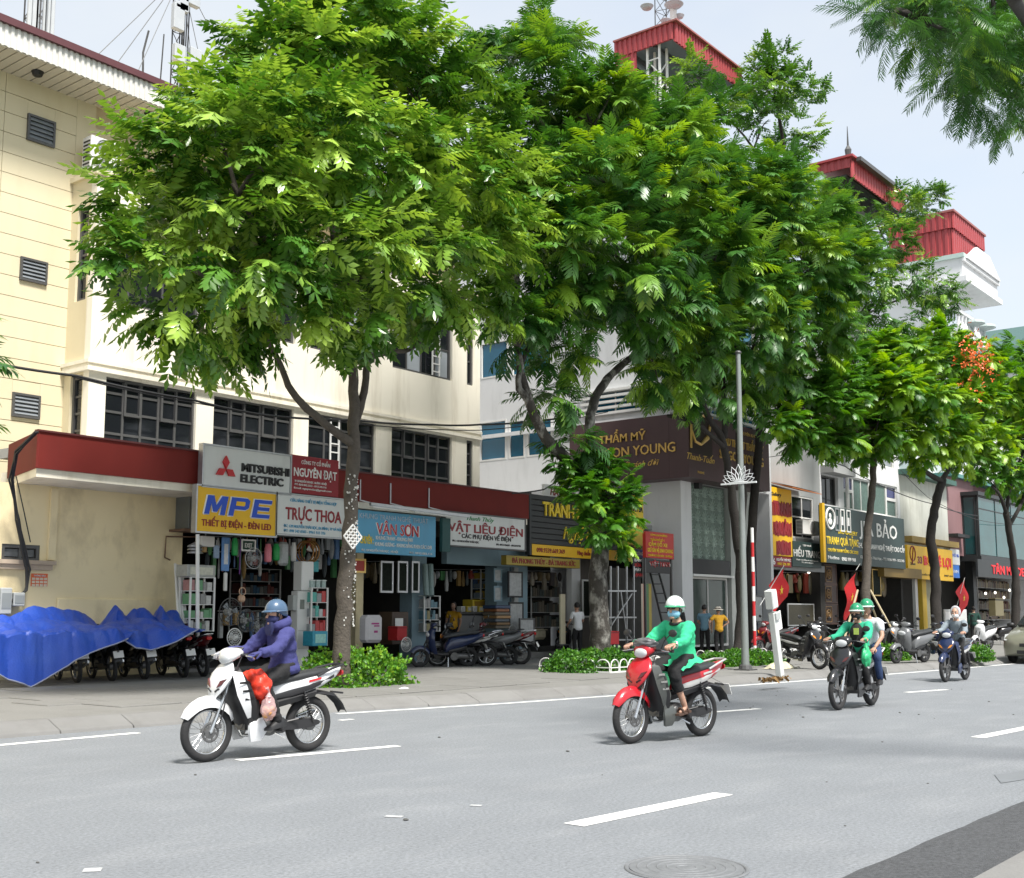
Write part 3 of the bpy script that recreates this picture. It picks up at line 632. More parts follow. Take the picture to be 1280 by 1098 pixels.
part('bay_cap', MB().b2((bx0-.2,YR-.95,bz1),(xh,YR+.39,bz1+.2)), M_charc, T); part('bay_sill', MB().b2((bx0-.15,YR-.95,bz0-.25),(xh,YR+.39,bz0-.005)), M_charc, T)
part('inner_core', MB().b2((xg+.05,YR+3.5,0),(xh,30,zt)), M_dark, T)
part('shop_pillar', MB().b2((gx(1212),YR-.1,.2),(gx(1216),YR+.3,4.5)), M_charc, T)
part('upper_storey', MB().b2((xg+2,YR+2.5,zt+.5),(xh,30,zt+5)), M_whitew, T)
for i in range(3): window(T, frontY(YR+2.5), xg+3+i*4.5, xg+4.8+i*4.5, zt+1.2, zt+3.2, 3, 5, fm=M_white, gm=mat('breeze block gap',(.25,.22,.17),.8), d=.02)
part('ac_shelf', MB().b2((gx(1186),YR-.5,gz(1190,672)),(gx(1201),YR-.01,gz(1190,668))), M_black2, T)
# tower clad in red ribbed sheet
T = thing('red_clad_tower', 'tall white house topped by a box of red ribbed metal', 'building', (61,20,0)); RT = T
Yt = 21.2; Ft = frontY(Yt); q = Ft.px(1187,266); Xt = q[0]; zt1 = q[1]; zt0 = Ft.px(1187,323)[1]; Fs = leftX(Xt)
yl = Fs.px(1112,330)[0]; xr2 = Ft.px(1229,360)[0]; zmid = Ft.px(1187,285)[1]
part('cladding', corrug(Fs, Yt, yl, zt0, zmid, 0, .35, .06), M_redm, T); part('cladding', corrug(Ft, Xt, xr2, zt0, zmid, .07, .35, .06), M_redm, T)
part('upper_cladding', corrug(Fs, Yt-.1, yl, zmid, zt1, .1, .35, .06), M_redm, T); part('upper_cladding', corrug(Ft, Xt-.1, xr2, zmid, zt1-.0, .17, .35, .06), M_redm, T)
part('top_sheet', MB().b2((Xt-.2,Yt-.3,zt1),(xr2+.1,yl,zt1+.12)), mat('roof trim',(.30,.10,.09),.5), T)
part('spike', MB().tube([(Xt-.0,Yt+3,zt1),(Xt,Yt+3,zt1+.4),(Xt,Yt+3,zt1+2.6)],[.14,.06,.02],6), M_alu, T)
part('core', MB().b2((Xt+.05,Yt+.1,zt0+.01),(xr2-.05,yl-.05,zt1)), M_redm, T)
zp = Ft.px(1190,348)[1]; xe3 = Ft.px(1234,365)[0]
part('parapet', MB().b2((Xt-.1,Yt-.6,zp),(xe3,yl,zt0-.002)), M_whitew, T); part('parapet_cap', MB().b2((Xt-.25,Yt-.75,zt0),(xe3+.1,yl,zt0+.25)), mat('pale green trim',(.45,.56,.52),.7), T)
pd = MB(); am = (Xt+xe3)/2
pd.prism([(am-3.2,Yt-.85,zt0),(am+3.2,Yt-.85,zt0),(am+1.2,Yt-.85,zt0+1.1),(am-1.2,Yt-.85,zt0+1.1)],(0,.2,0)); part('pediment', pd, M_whitew, T)
part('moulding', MB().b2((Xt-.3,Yt-.85,zp-.3),(xe3+.1,yl,zp)), M_whitew, T); part('moulding', MB().b2((Xt-.2,Yt-.75,zp+.9),(xe3+.05,Yt-.61,zp+1.1)), M_whitew, T)
zb_ = Ft.px(1200,412)[1]; xw = Ft.px(1208,400)[0]
part('body', MB().b2((Xt+.8,Yt+2.2,8),(xw,yl+2,zp-.3)), M_whitew, T)
window(T, frontY(Yt+2.2), Xt+1.2, xw-.6, zb_+.6, zp-.6, 2, 1, gm=mat('brown door glass',(.14,.09,.06),.3,var=.4), d=.03, fm=M_white)
bl = MB(); xbr = Ft.px(1232,414)[0]
for k in range(9): bl.lathe((Xt+1+k*(xbr-Xt-1)/8,Yt+.1,zb_),[(.12,0),(.16,.3),(.08,.6),(.13,1.0)],8)
bl.b2((Xt+.6,Yt-.05,zb_+1.0),(xbr,Yt+.25,zb_+1.2)); bl.b2((Xt+.6,Yt-.2,zb_-.4),(xbr,Yt+2.2,zb_)); part('balustrade', bl, M_whitew, T)
part('stem', MB().b2((Xt+1.2,Yt+.6,6),(xbr-.5,Yt+2.2,zb_-.4)), M_whitew, T)
for px_,py_ in ((1214,408),(1228,413)): 
    q = Ft.px(px_,py_); part('urn_lamp', MB().lathe((q[0],Yt-.1,q[1]-.6),[(.06,0),(.06,.5),(.7,.7),(.65,.85),(.1,.95)],12), mat('zinc hood',(.4,.47,.46),.5), T)
# dark roof at the far right
Fd = frontY(24); q0, q1 = Fd.px(1238,440), Fd.px(1300,405)
T = thing('green_roofed_house', 'distant house with a dark green pitched roof at the right edge', 'building', (q0[0],24,0))
part('roof', MB().prism([(q0[0],24,q0[1]-1),(q1[0]+4,24,q0[1]-1),(q1[0]+4,24,q1[1]),(q1[0],24,q1[1])],(0,8,0)), mat('dark green roof',(.05,.11,.10),.6), T)
part('wall', MB().b2((q0[0]+1,24.5,0),(q1[0]+4,32,q0[1]-1.002)), M_whitew, T)
# a far row that closes the street
T = thing('far_shophouse_row', 'distant pale terrace of houses closing the street beyond the mauve building', 'building', (xh,21,0))
for i in range(5):
    x0_ = xh+.3+i*7; part('house_front', MB().b2((x0_,20.7+.2*(i%3),0),(x0_+6.9,30,10+3*((i*7)%4))), [M_whitew,M_grey,M_creamf][i%3], T)
    for f_ in range(3): window(T, frontY(20.7+.2*(i%3)), x0_+1, x0_+5.8, 4.4+f_*3.1, 6.4+f_*3.1, 4, 1, d=.03)

# ------------------------------------------------------------------ masts and aerials
def lattice(name, label, at, h, w, step=.6, wt=.03):
    t = thing(name, label, 'antenna mast', at); m_ = MB(); n_ = int(h/step)
    cs = [(w*math.cos(a), w*math.sin(a)) for a in (.3, .3+2*pi/3, .3+4*pi/3)]
    for x_,y_ in cs: m_.beam((x_,y_,0),(x_,y_,h),wt)
    loc('legs', m_, M_alu, t); b_ = MB()
    for k in range(n_):
        for i in range(3):
            a_, c_ = cs[i], cs[(i+1)%3]; b_.beam((*a_,k*step),(*c_,(k+1)*step),wt*.55); b_.beam((*a_,k*step),(*c_,k*step),wt*.55)
    loc('bracing', b_, M_alu, t, kind='stuff'); return t
M_ant = mat('antenna grey', (.42,.45,.48), .5)
Fm = frontY(27); q = Fm.px(222,112); mt = lattice('radio_mast', 'lattice radio mast with box antennas above the eaves of the office block', (q[0],27,ztop-.1 if False else q[1]-2.5), 9, .2)
mz = mt.location.z
for px_,py_,w_,h_ in ((213,27,.35,.75),(214,72,.36,.5),(234,78,.4,.55),(219,8,.3,.6),(230,2,.5,.5),(217,14,.45,.2)):
    z_ = Fm.px(px_,py_)[1]-mz; x_ = Fm.px(px_,py_)[0]-q[0]
    loc('antenna_box', MB().box((x_,-.35,z_),(w_,.18,h_)), M_ant, mt, bevel=.02); 
cbm = MB()
for k in range(5): cbm.tube([(-.15+.08*k,-.2,0),(-.17+.07*k,-.24,3),(-.12+.07*k,-.2,5.5),(-.15+.08*k,-.22,8.6)],.02,5)
loc('feeder_cables', cbm, M_black2, mt)
gw = MB(); top_ = Vector((q[0],27,Fm.px(222,-60)[1]))
for px_,py_ in ((128,62),(180,85),(265,85),(285,45),(152,75),(255,110)):
    e_ = Fm.px(px_,py_); gw.tube([top_-Vector((0,0,.6)),Vector((e_[0]+ (e_[0]-q[0])*.05,27.4,e_[1]-.3))],.012,4)
part('guy_wires', gw, mat('wire grey',(.2,.21,.22),.5), mt)
q = Fm.px(45,38); m2 = lattice('antenna_cluster', 'cluster of panel antennas on a frame over the left end of the roof', (q[0],27,q[1]-1.5), 3.4, .3)
for px_,t_ in ((31,.10),(38,.16),(40,.1),(55,.07),(60,.1),(49,.06)):
    x_ = Fm.px(px_,30)[0]-q[0]; loc('panel_antenna', MB().box((x_,-.2,1.55+Fm.px(0,10)[1]-Fm.px(0,38)[1]),(t_,.1,1.9)), M_ant, m2, bevel=.02)
q = FCF.px(868,55); m3 = lattice('rooftop_dish_mast', 'slim mast carrying white dishes on the red clinic roof shelter', (q[0]+.6,21.6,zt if False else FCF.px(853,37)[1]), 4, .35)
for px_,py_,r_ in ((839,2,.24),(872,0,.36),(879,14,.18),(862,20,.2)):
    q = FCF.px(px_,py_); d_ = Vector((q[0]-m3.location.x, -.6, q[1]-m3.location.z)); loc('dish', MB().lathe(d_,[(.02,0),(r_*.7,.06),(r_,.16),(r_*.96,.17),(.02,.1)],16), M_ant, m3).rotation_euler=(0,0,0)
q = FCF.px(875,40); loc('panel_antenna', MB().box((q[0]-m3.location.x,-.5,.9),(.3,.15,1.6)), M_white, m3, bevel=.02)
Fk = frontY(27.5); q=Fk.px(180,88); solo('roof_aerial', MB().tube([(q[0],27.5,q[1]-1),(q[0]-.05,27.5,q[1]+.5),(q[0]+.1,27.5,q[1]+1.2)],.03,5).tube([(q[0]+.5,27.5,q[1]-1),(q[0]+.6,27.5,q[1]+1.3)],.02,5), M_alu, 'thin whip aerials standing on the roof left of the lattice mast', 'aerial')
# ================================================================== SIGNS
def paint(n, c, r=.5, **k):
    k.setdefault('dirt', .35); k.setdefault('dcol', tuple(x*.55+.02 for x in c)); return mat('paint '+n, c, r, var=.08, scale=4, **k)
W_ = paint('white', (.80,.80,.78)); K_ = paint('black', (.015,.015,.016)); RD = paint('red', (.50,.02,.025)); DR = paint('dark red', (.26,.012,.02))
YL = paint('yellow', (.80,.47,.01), dirt=.25, dcol=(.5,.3,.05)); BL = paint('royal blue', (.015,.075,.52)); SKY_ = paint('sky blue', (.10,.35,.55), dirt=.2, dcol=(.1,.2,.3)); GD = mat('gold letters', (.78,.52,.16), .35, .4, var=.2, scale=6)
BR = paint('plum brown', (.075,.040,.045), dirt=.2, dcol=(.04,.02,.02)); SW = paint('sign white', (.66,.68,.67), dirt=.3, dcol=(.4,.4,.38)); GN = paint('green', (.03,.25,.08)); OC = paint('olive gold', (.34,.25,.03)); TXY = paint('lemon', (.85,.62,.03))
GRN = paint('slate green', (.025,.05,.048)); NV = paint('navy', (.01,.03,.22)); LB = paint('light blue', (.2,.5,.75))
def sign(name, label, F, x0, x1, yt, yb, m, lines=(), d=.0, th=.12, frame=None, cat='sign', group=None, yat=None):
    """board hung in front of plane F; lines = (words, cx, cy, height, width, material, options), all as shares of the board"""
    a0, a1 = F.px(x0, yt)[0], F.px(x1, yt)[0]; z1, z0 = F.px(x0, yt)[1], F.px(x0, yb)[1]
    return signm(name, label, F, a0, a1, z0, z1, m, lines, d, th, frame, cat)
def signm(name, label, F, a0, a1, z0, z1, m, lines=(), d=0, th=.12, frame=None, cat='sign'):
    t = thing(name, label, cat, F.p((a0+a1)/2, z0, d))
    mb = MB(); F.box(mb, a0, a1, z0, z1, d-th, d); part('board', mb, m, t, bevel=.008)
    if frame:
        f = MB(); w = .035
        for q in ((a0-w,a1+w,z0-w,z0),(a0-w,a1+w,z1,z1+w),(a0-w,a0,z0,z1),(a1,a1+w,z0,z1)): F.box(f, *q, d-th-.01, d+.02)
        part('frame', f, frame, t)
    for ln in lines:
        s, cx, cy, h, w, mm = ln[:6]; o = ln[6] if len(ln) > 6 else {}
        text(s, F.p(a0+(a1-a0)*cx, z1-(z1-z0)*cy, d+o.pop('off',.008)), h*(z1-z0), w*(a1-a0), mm, t, u=F.u, n=F.n, **o)
    t['box'] = [a0,a1,z0,z1]; return t
FS = frontY(20.35)
B = dict(bold=.02); BB = dict(bold=.045)
# --- electrical shop boards
t = sign('shop_sign', 'white board with three red diamonds and black capitals at the top of the stacked signs', FS, 255,363.5, 556,607, SW,
  [('MITSUBISHI',.70,.44,.20,.56,K_,dict(bold=.06,ext=.06)),('ELECTRIC',.66,.72,.20,.50,K_,dict(bold=.06,ext=.06))], frame=M_steel)
a0,a1,z0,z1 = t['box']; lgm = MB(); h_ = z1-z0; c0 = Vector((a0+(a1-a0)*.235, 20.34, z0+h_*.46)); s_ = h_*.285
for ang in (90,210,330):
    e = Vector((math.cos(R_(ang)),0,math.sin(R_(ang)))); n_ = Vector((-e.z,0,e.x))
    lgm.prism([c0, c0+e*s_*.58*1.0+n_*s_*.335*1.0, c0+e*s_*1.16, c0+e*s_*.58-n_*s_*.335], (0,-.05,0))
part('diamond_emblem', lgm, RD, t)
sign('shop_sign', 'dark red NGUYÊN ĐẠT board beside the three diamond sign', FS, 364.5,424, 568,616, DR,
  [('CÔNG TY CỔ PHẦN',.5,.17,.10,.60,W_),('NGUYÊN ĐẠT',.5,.44,.22,.90,W_,dict(bold=.04)),('VP: 139 NGUYỄN THÁI HỌC - BA ĐÌNH - HÀ NỘI',.40,.68,.055,.66,W_),('ĐT: 0243.843.3333 - 0912.345.116',.40,.77,.05,.66,W_),('Email: nguyendat@gmail.com',.45,.86,.05,.78,W_)])
t = sign('shop_sign', 'yellow MPE board with big slanted blue letters, lower left of the stack', FS, 247,345.5, 607,664, YL, [('THIẾT BỊ ĐIỆN - ĐÈN LED',.5,.80,.14,.88,DR,dict(bold=.04))], frame=M_steel)
a0,a1,z0,z1 = t['box']; lh = .42*(z1-z0); zb0 = z1-.40*(z1-z0)-lh/2; lw = (a1-a0)*.25
GL = {'M': [[(0,0),(0,1),(.30,1),(.5,.48),(.70,1),(1,1),(1,0),(.77,0),(.77,.62),(.59,.14),(.41,.14),(.23,.62),(.23,0)]],
      'P': [[(0,0),(0,1),(.80,1),(.95,.88),(.95,.48),(.80,.36),(.24,.36),(.24,0)]], 'E': [[(0,0),(0,1),(.92,1),(.92,.80),(.24,.80),(.24,.60),(.84,.60),(.84,.41),(.24,.41),(.24,.2),(.92,.2),(.92,0)]]}
for k,ch in enumerate('MPE'):
    x0_ = a0+(a1-a0)*(.075+.295*k); bl_, wh_ = MB(), MB()
    for poly in GL[ch]:
        q = [Vector((x0_+u*lw+.22*v*lh, FS.O.y-.012, zb0+v*lh)) for u,v in poly]; bl_.prism(q, (0,-.035,0)); wh_.tube(q+[q[0]], .022, 6)
    part('lettering', bl_, BL, t); part('letter_outline', wh_, W_, t)
    if ch == 'P':
        q = [Vector((x0_+u*lw+.22*v*lh, FS.O.y-.049, zb0+v*lh)) for u,v in ((.26,.56),(.26,.80),(.68,.80),(.72,.76),(.72,.60),(.68,.56))]; part('letter_counter', MB().prism(q, (0,-.003,0)), YL, t)
sign('shop_sign', 'white TRỰC THOA board with red capital letters under the dark red one', FS, 346.5,432, 617,667, SW,
  [('CỬA HÀNG THIẾT BỊ ĐIỆN TỔNG HỢP',.52,.13,.075,.68,SKY_,B),('TRỰC THOA',.53,.47,.30,.82,DR,dict(bold=.05)),('ĐC: 139 NGUYỄN THÁI HỌC, BA ĐÌNH, TP HÀ NỘI',.52,.79,.07,.84,SKY_,B),('ĐT: 090 343 0303 - 0961 515 326',.40,.91,.07,.6,SKY_)], frame=M_steel)
FS2 = frontY(20.45)
t = sign('shop_sign', 'sky blue VÂN SƠN picture framing board behind the big left tree trunk', FS2, 446,545, 637,691, SKY_,
  [('KHUNG TRANH NGHỆ THUẬT',.46,.13,.12,.86,mat('faded lilac',(.42,.52,.62),.5)),('VÂN SƠN',.50,.40,.26,.55,W_,dict(bold=.07)),('VÂN SƠN',.50,.40,.26,.53,RD,dict(bold=.025,ext=.02)),('CHUYÊN :',.12,.69,.17,.16,TXY,BB),('KHUNG TRANH - KHUNG ẢNH',.46,.62,.085,.46,W_,B),('KHUNG GƯƠNG - KHUNG BẰNG KHEN CÁC LOẠI',.58,.77,.085,.72,W_,B),('ĐC: 139 NGUYỄN THÁI HỌC - HÀ NỘI',.28,.93,.05,.44,W_),('ĐT: 0912.083.116',.8,.93,.05,.3,W_)])
a0,a1,z0,z1 = t['box']; br_ = MB(); br_.beam((a0+.1,20.1,z1+.12),(a1+.9,20.1,z1+.06),.07)
for k in (.08,.45,.95): br_.beam((a0+(a1-a0)*k,20.58,z1+.75),(a0+(a1-a0)*k,20.58,z1+.25),.03); br_.beam((a0+(a1-a0)*k,20.58,z1+.25),(a0+(a1-a0)*k+.3,20.1,z1+.1),.03)
part('lamp_rail', br_, M_steel, t); lt = MB(); lt.cyl((a0+.15,20.06,z1+.05),(a0+1.4,20.06,z1+.03),.025,8); lt.cyl((a0+1.6,20.06,z1+.03),(a0+3,20.06,z1+.0),.025,8); part('tube_lamp', lt, M_white, t)
sign('shop_sign', 'white Thanh Thủy VẬT LIỆU ĐIỆN board with dark red capitals', FS2, 557,656, 640,681, SW,
  [('Thanh Thủy',.42,.12,.13,.34,GN,dict(shear=.35)),('VẬT LIỆU ĐIỆN',.50,.44,.25,.94,DR,dict(bold=.05)),('CÁC PHỤ KIỆN VỀ ĐIỆN',.50,.69,.13,.62,K_,BB),('ĐC: 143 NGUYỄN THÁI HỌC',.24,.86,.06,.32,K_),('ĐT: 0912.336637 - 0913237798',.78,.88,.06,.32,K_)], frame=M_alu)
sg = FC.px(547,660)[0]; solo('sign_board_blank', MB().b2((FC.px(546,660)[0],20.4,FC.px(546,690)[1]),(FC.px(556,660)[0],20.5,FC.px(546,648)[1])), mat('dark teal',(.02,.08,.08),.6), 'narrow dark green panel between the blue and white shop boards', 'panel')
# --- stone picture shop
FT = frontY(21.0); t = thing('stone_shop_sign', 'black slatted TRANH ĐÁ QUÝ signboard with yellow letters and a yellow strip', 'sign', (FT.px(725,650)[0],21,FT.px(664,680)[1]))
a0,a1 = FT.px(664,650)[0], FT.px(789,650)[0]; z1,z0,zy = FT.px(664,617)[1], FT.px(664,680)[1], FT.px(664,694)[1]
ns = 9
for k in range(ns):
    za,zb = z0+(z1-z0)*k/ns, z0+(z1-z0)*(k+1)/ns; part('slat', MB().b2((a0,21.0,za+.012),(a1,21.05,zb-.012)), M_charc, t, bevel=.006)
part('backing', MB().b2((a0,21.06,zy),(a1,21.14,z1)), M_black2, t); part('side_trim', MB().b2((a0-.1,20.98,zy),(a0-.005,21.15,z1+.05)), M_charc, t)
part('yellow_strip', MB().b2((a0,20.97,zy),(a1,21.05,z0-.005)), YL, t)
for s,cx,cy,h,w,m_,o in (('TRANH ĐÁ QUÝ',.43,.27,.27,.66,TXY,dict(bold=.06,ext=.05)),('Nghệ thuật',.50,.72,.26,.42,TXY,dict(shear=.4,ext=.04))):
    text(s, (a0+(a1-a0)*cx,20.985,z1-(z1-z0)*cy), h*(z1-z0), w*(a1-a0), m_, t, **o)
for s,cx,w in (('098.9339.669.369',.17,.26),('Hàng chuẩn chất lượng',.55,.26)): text(s, (a0+(a1-a0)*cx,20.962,(zy+z0)/2), .13, w*(a1-a0), DR, t, bold=.03)
FT2 = frontY(20.9); sign('shop_sign', 'narrow olive gold ĐÁ PHONG THỦY - ĐÁ TRANG SỨC strip over the stone shop door', FT2, 633,725, 694,706, OC, [('ĐÁ PHONG THỦY - ĐÁ TRANG SỨC',.5,.52,.5,.86,DR,dict(bold=.04))], th=.2)
FT3 = frontY(20.5)
t = sign('round_sign', 'white rounded sign with red lettering above the black slatted board', frontY(21.6), 681,726, 605,621, W_, [('HÀ BỐN',.45,.55,.5,.62,DR,dict(bold=.06,shear=.2))])
t = sign('yellow_banner', 'tall yellow banner with black capitals half hidden behind the leafy trunk', frontY(20.3), 781,804, 618,690, TXY, [('TRANH ĐÁ',.55,.22,.12,.8,K_,BB),('NỘI THẤT',.55,.5,.08,.8,DR,BB),('MỪNG XUÂN',.5,.9,.06,.8,K_,B)])
sign('small_blue_sign', 'small blue board with white letters under the yellow banner', frontY(20.2), 776,808, 685,696, NV, [('VĂN PHÒNG CÔNG TY',.55,.5,.4,.8,W_,B)])
t = sign('red_notice_board', 'red notice board with yellow lines of writing on posts before the clinic', frontY(19.4), 807,842, 664,697, paint('poster red',(.50,.03,.02)), [('CÔNG AN PHƯỜNG',.45,.12,.07,.6,TXY),('TUẦN PHỐ SỐ 4',.4,.30,.08,.5,TXY),('CẤM ĐỖ XE',.42,.48,.13,.66,TXY,BB),('GIỮ GÌN VỆ SINH CHUNG',.5,.70,.14,.9,TXY,BB),('PHƯỜNG ĐIỆN BIÊN - BA ĐÌNH',.5,.9,.07,.84,TXY)])
a0,a1,z0,z1 = t['box']; pz = MB(); pz.beam((a0+.05,19.48,.15),(a0+.05,19.48,z0),.06); pz.beam((a1-.06,19.48,.15),(a1-.06,19.48,z0),.07); part('post', pz, M_alu, t)
t2 = sign('poster_stack', 'stack of small dark posters with red and white print beside the ladder', frontY(19.6), 791,803, 697,722, K_, [('BÁN',.5,.12,.14,.7,W_,B),('SỬA',.5,.37,.14,.7,RD,BB),('MÁY',.5,.6,.14,.7,W_,B),('LẠNH',.5,.85,.16,.9,RD,BB)], th=.04)
sign('row_of_letters_board', 'dark strip with red and white letters below the red notice board', frontY(19.45), 807,838, 699,716, M_black2, [('VIỆT NAM',.55,.3,.35,.8,RD,BB),('VIỆT NAM',.56,.34,.2,.84,W_)], th=.05)
# --- clinic signboard wrapping the corner
XS, YS = XC-.75, Y2-.75; FSL, FSF = leftX(XS), frontY(YS)
zc1, zc0 = FSL.px(853,516)[1], FSL.px(853,597)[1]; yb_ = FSL.px(712,560)[0]; xe_ = FSF.px(961,560)[0]
t = thing('corner_signboard', 'big plum brown clinic signboard wrapping the building corner with gold lettering', 'sign', (XS,YS,zc0))
part('side_board', MB().b2((XS,YS+.748,zc0),(XC-.005,yb_,zc1)), BR, t); part('front_board', MB().b2((XS,YS,zc0),(xe_,YS+.003+.74,zc1)), BR, t)
def sl(s, px_, py_, w_px, h_px, m_, **o):
    a, z = FSL.px(px_, py_); wa = abs(FSL.px(px_-w_px/2,py_)[0]-FSL.px(px_+w_px/2,py_)[0]); hz = FSL.px(px_,py_-h_px/2)[1]-FSL.px(px_,py_+h_px/2)[1]
    text(s, FSL.p(a,z,.012), hz, wa, m_, t, u=(0,-1,0), n=(-1,0,0), **o)
def sf(s, px_, py_, w_px, h_px, m_, tt=None, F=FSF, **o):
    a, z = F.px(px_, py_); wa = abs(F.px(px_-w_px/2,py_)[0]-F.px(px_+w_px/2,py_)[0]); hz = F.px(px_,py_-h_px/2)[1]-F.px(px_,py_+h_px/2)[1]
    text(s, F.p(a,z,.012), hz, wa, m_, tt or t, u=F.u, n=F.n, **o)
sl('THẨM MỸ', 778, 547.5, 58, 10, GD, ext=.05, bold=.02); sl('SAIGON YOUNG', 789, 564, 108, 12, GD, ext=.05, bold=.015); sl('Sang trang mới cánh đời', 777, 582, 92, 7, GD, shear=.4)
sf('CHUYÊN KHOA', 936, 544, 22, 4, GD); sf('PHẪU THUẬT THẨM MỸ', 927, 557, 54, 9, GD, ext=.05, bold=.02); sf('SAIGON YOUNG', 927, 573, 54, 11, GD, ext=.05, bold=.02); sf('Thanh-Tuấn', 876, 573, 34, 8, GD, shear=.4, bold=.02); sf('PHONE', 876,591,8,3,GD)
em = MB()
def fp(px_, py_, d=.03): a,z = FSF.px(px_,py_); return FSF.p(a,z,d)
em.tube([fp(863,515),fp(863,560)],.05,6); em.tube([fp(868,532),fp(871,524),fp(878,520),fp(886,524)],[.02,.05,.04,.02],6)
em.tube([fp(863,535),fp(868,552),fp(875,556),fp(883,548),fp(887,530),fp(890,522)],[.03,.05,.05,.09,.05,.02],6); em.tube([fp(862,518),fp(868,514),fp(872,518)],.03,6)
part('gold_emblem', em, GD, t); part('emblem_panel', MB().b2((fp(861,520).x,YS-.012,fp(861,566).z),(fp(889,520).x,YS-.002,fp(861,512).z)), mat('dark plum panel',(.035,.02,.022),.4), t)
# --- gallery strip, HIEU TRANG, JIA BAO ...
FGs = frontY(YR-.35)
t = sign('gallery_sign', 'tall narrow yellow Gallery sign with three dark red fringed blocks of letters', FGs, 962,989, 608,694, YL, [('Gallery',.28,.10,.05,.46,K_,dict(bold=.04,shear=.1)),('TRANH',.55,.29,.17,.84,DR,dict(bold=.13,ext=.03)),('QUÂN',.55,.585,.17,.80,DR,dict(bold=.13,ext=.03)),('SƠN',.58,.87,.17,.62,DR,dict(bold=.13,ext=.03))])
a0,a1,z0,z1 = t['box']
for k,(za,zb,i0,i1) in enumerate(((.40,.22,.08,.92),(.69,.51,.10,.92),(.97,.79,.22,.86))):
    fr_ = MB(); rg = random.Random(k)
    for i in range(13):
        xx = a0+(a1-a0)*(i0+(i1-i0)*i/12.5); fr_.b2((xx,YR-.364,z1-(z1-z0)*(za+rg.uniform(0,.02))),(xx+(a1-a0)*.05,YR-.352,z1-(z1-z0)*zb))
    part('letter_fringe', fr_, DR, t)
sign('number_plate_sign', 'small red address panel under the yellow gallery strip', FGs, 963,989, 695,708, DR, [('16',.12,.5,.6,.18,W_,BB),('NGUYỄN THÁI HỌC',.62,.3,.25,.7,W_,B),('0903 256 789',.62,.7,.25,.6,TXY)])
sign('shop_sign', 'dark slate HIẾU TRANG board with white serif capitals beside the gallery strip', FGs, 990,1026, 676,708, GRN, [('TẠP HOÁ',.5,.14,.07,.3,W_),('HIẾU TRANG',.5,.46,.27,.92,W_,B),('Chuyên tranh đồng, sơn mài, khung tranh',.5,.72,.05,.75,W_),('ĐT: 0912 345 678',.5,.82,.05,.4,W_)], th=.1)
FJ = frontY(YR-.8)
t = sign('shop_sign', 'long black JIA BẢO board with gold and white lettering behind a slim tree trunk', FJ, 1027,1129, 631,703, GRN, [('JIA BẢO',.655,.30,.26,.48,W_,dict(bold=.03)),('KHUNG TRANH NGHỆ THUẬT CAO CẤP',.69,.63,.09,.60,W_,BB),('125 Nguyễn Thái Học - ĐT: 0936 999 - 012 345',.70,.84,.05,.56,W_),('BẢO GALLERY',.28,.43,.07,.22,TXY,B),('TRANH QUÀ TẶNG',.22,.60,.13,.36,TXY,BB),('CHUYÊN TRANH ĐỒNG CÁC LOẠI',.22,.77,.055,.34,TXY,B),('Hotline',.11,.90,.06,.12,W_),('0982 999 988',.28,.91,.06,.16,W_,BB)], th=.15)
a0,a1,z0,z1 = t['box']; qq = lambda u_,v_: (a0+(a1-a0)*u_, YR-.81, z1-(z1-z0)*v_)
ic = MB(); c_ = qq(.085,.22); ic.torus(c_,(0,1,0),.42,.05,20,6); ic.ell((c_[0],c_[1],c_[2]-.12),(.2,.03,.14),10,6); ic.ell((c_[0],c_[1],c_[2]+.1),(.11,.03,.12),10,6); part('round_emblem', ic, W_, t)
for k,u_ in enumerate((.16,.22,.29)):
    f_ = MB(); x_,y_,z_ = qq(u_,.22); w_,h_ = .42,.95
    for b_ in ((x_-w_/2,x_+w_/2,z_-h_/2,z_-h_/2+.06),(x_-w_/2,x_+w_/2,z_+h_/2-.06,z_+h_/2),(x_-w_/2,x_-w_/2+.06,z_-h_/2+.06,z_+h_/2-.06),(x_+w_/2-.06,x_+w_/2,z_-h_/2+.06,z_+h_/2-.06)): f_.b2((b_[0],YR-.83,b_[2]),(b_[1],YR-.805,b_[3]))
    f_.b2((x_-.08,YR-.82,z_-.2),(x_+.08,YR-.806,z_+.15)); part('frame_icon', f_, W_ if k else M_steel, t)
part('yellow_edge', MB().b2((a0-.24,YR-.93,z0),(a0-.01,YR-.8,z1+.05)), YL, t)
t = sign('shop_sign', 'yellow shop board with fuzzy red block letters at the pale narrow house', frontY(YR-.55), 1134,1190, 681,723, YL, [('BÒ NÉ LỢI',.64,.42,.26,.62,paint('neon red',(.75,.03,.02)),dict(bold=.12,ext=.04)),('33',.25,.42,.2,.1,DR,dict(bold=.1)),('Since',.1,.55,.08,.1,K_,B),('16C',.10,.82,.12,.08,K_,BB),('NGUYỄN THÁI HỌC',.42,.86,.05,.36,K_),('0987 654',.88,.84,.06,.2,K_)])
a0,a1,z0,z1 = t['box']; c_ = (a0+(a1-a0)*.1,YR-.56,z1-(z1-z0)*.25); part('ring_emblem', MB().torus(c_,(0,1,0),.35,.03,20,5).tube([(c_[0]-.1,c_[1],c_[2]-.5),(c_[0],c_[1],c_[2]),(c_[0]+.12,c_[1],c_[2]+.3)],.03,5), DR, t)
sign('blue_white_banner', 'narrow banner half white and half blue between the yellow and dark shop signs', frontY(YR-.3), 1187.5,1199, 706,722, paint('banner blue',(.06,.2,.6)), [('ẢNH',.5,.5,.25,.7,W_,B)])
sign('blue_white_banner', 'narrow white upper banner with small blue letters beside the mauve wall', frontY(YR-.3), 1187.5,1199, 686,705.5, SW, [('PHÒ 86',.5,.4,.2,.8,BL,B)])
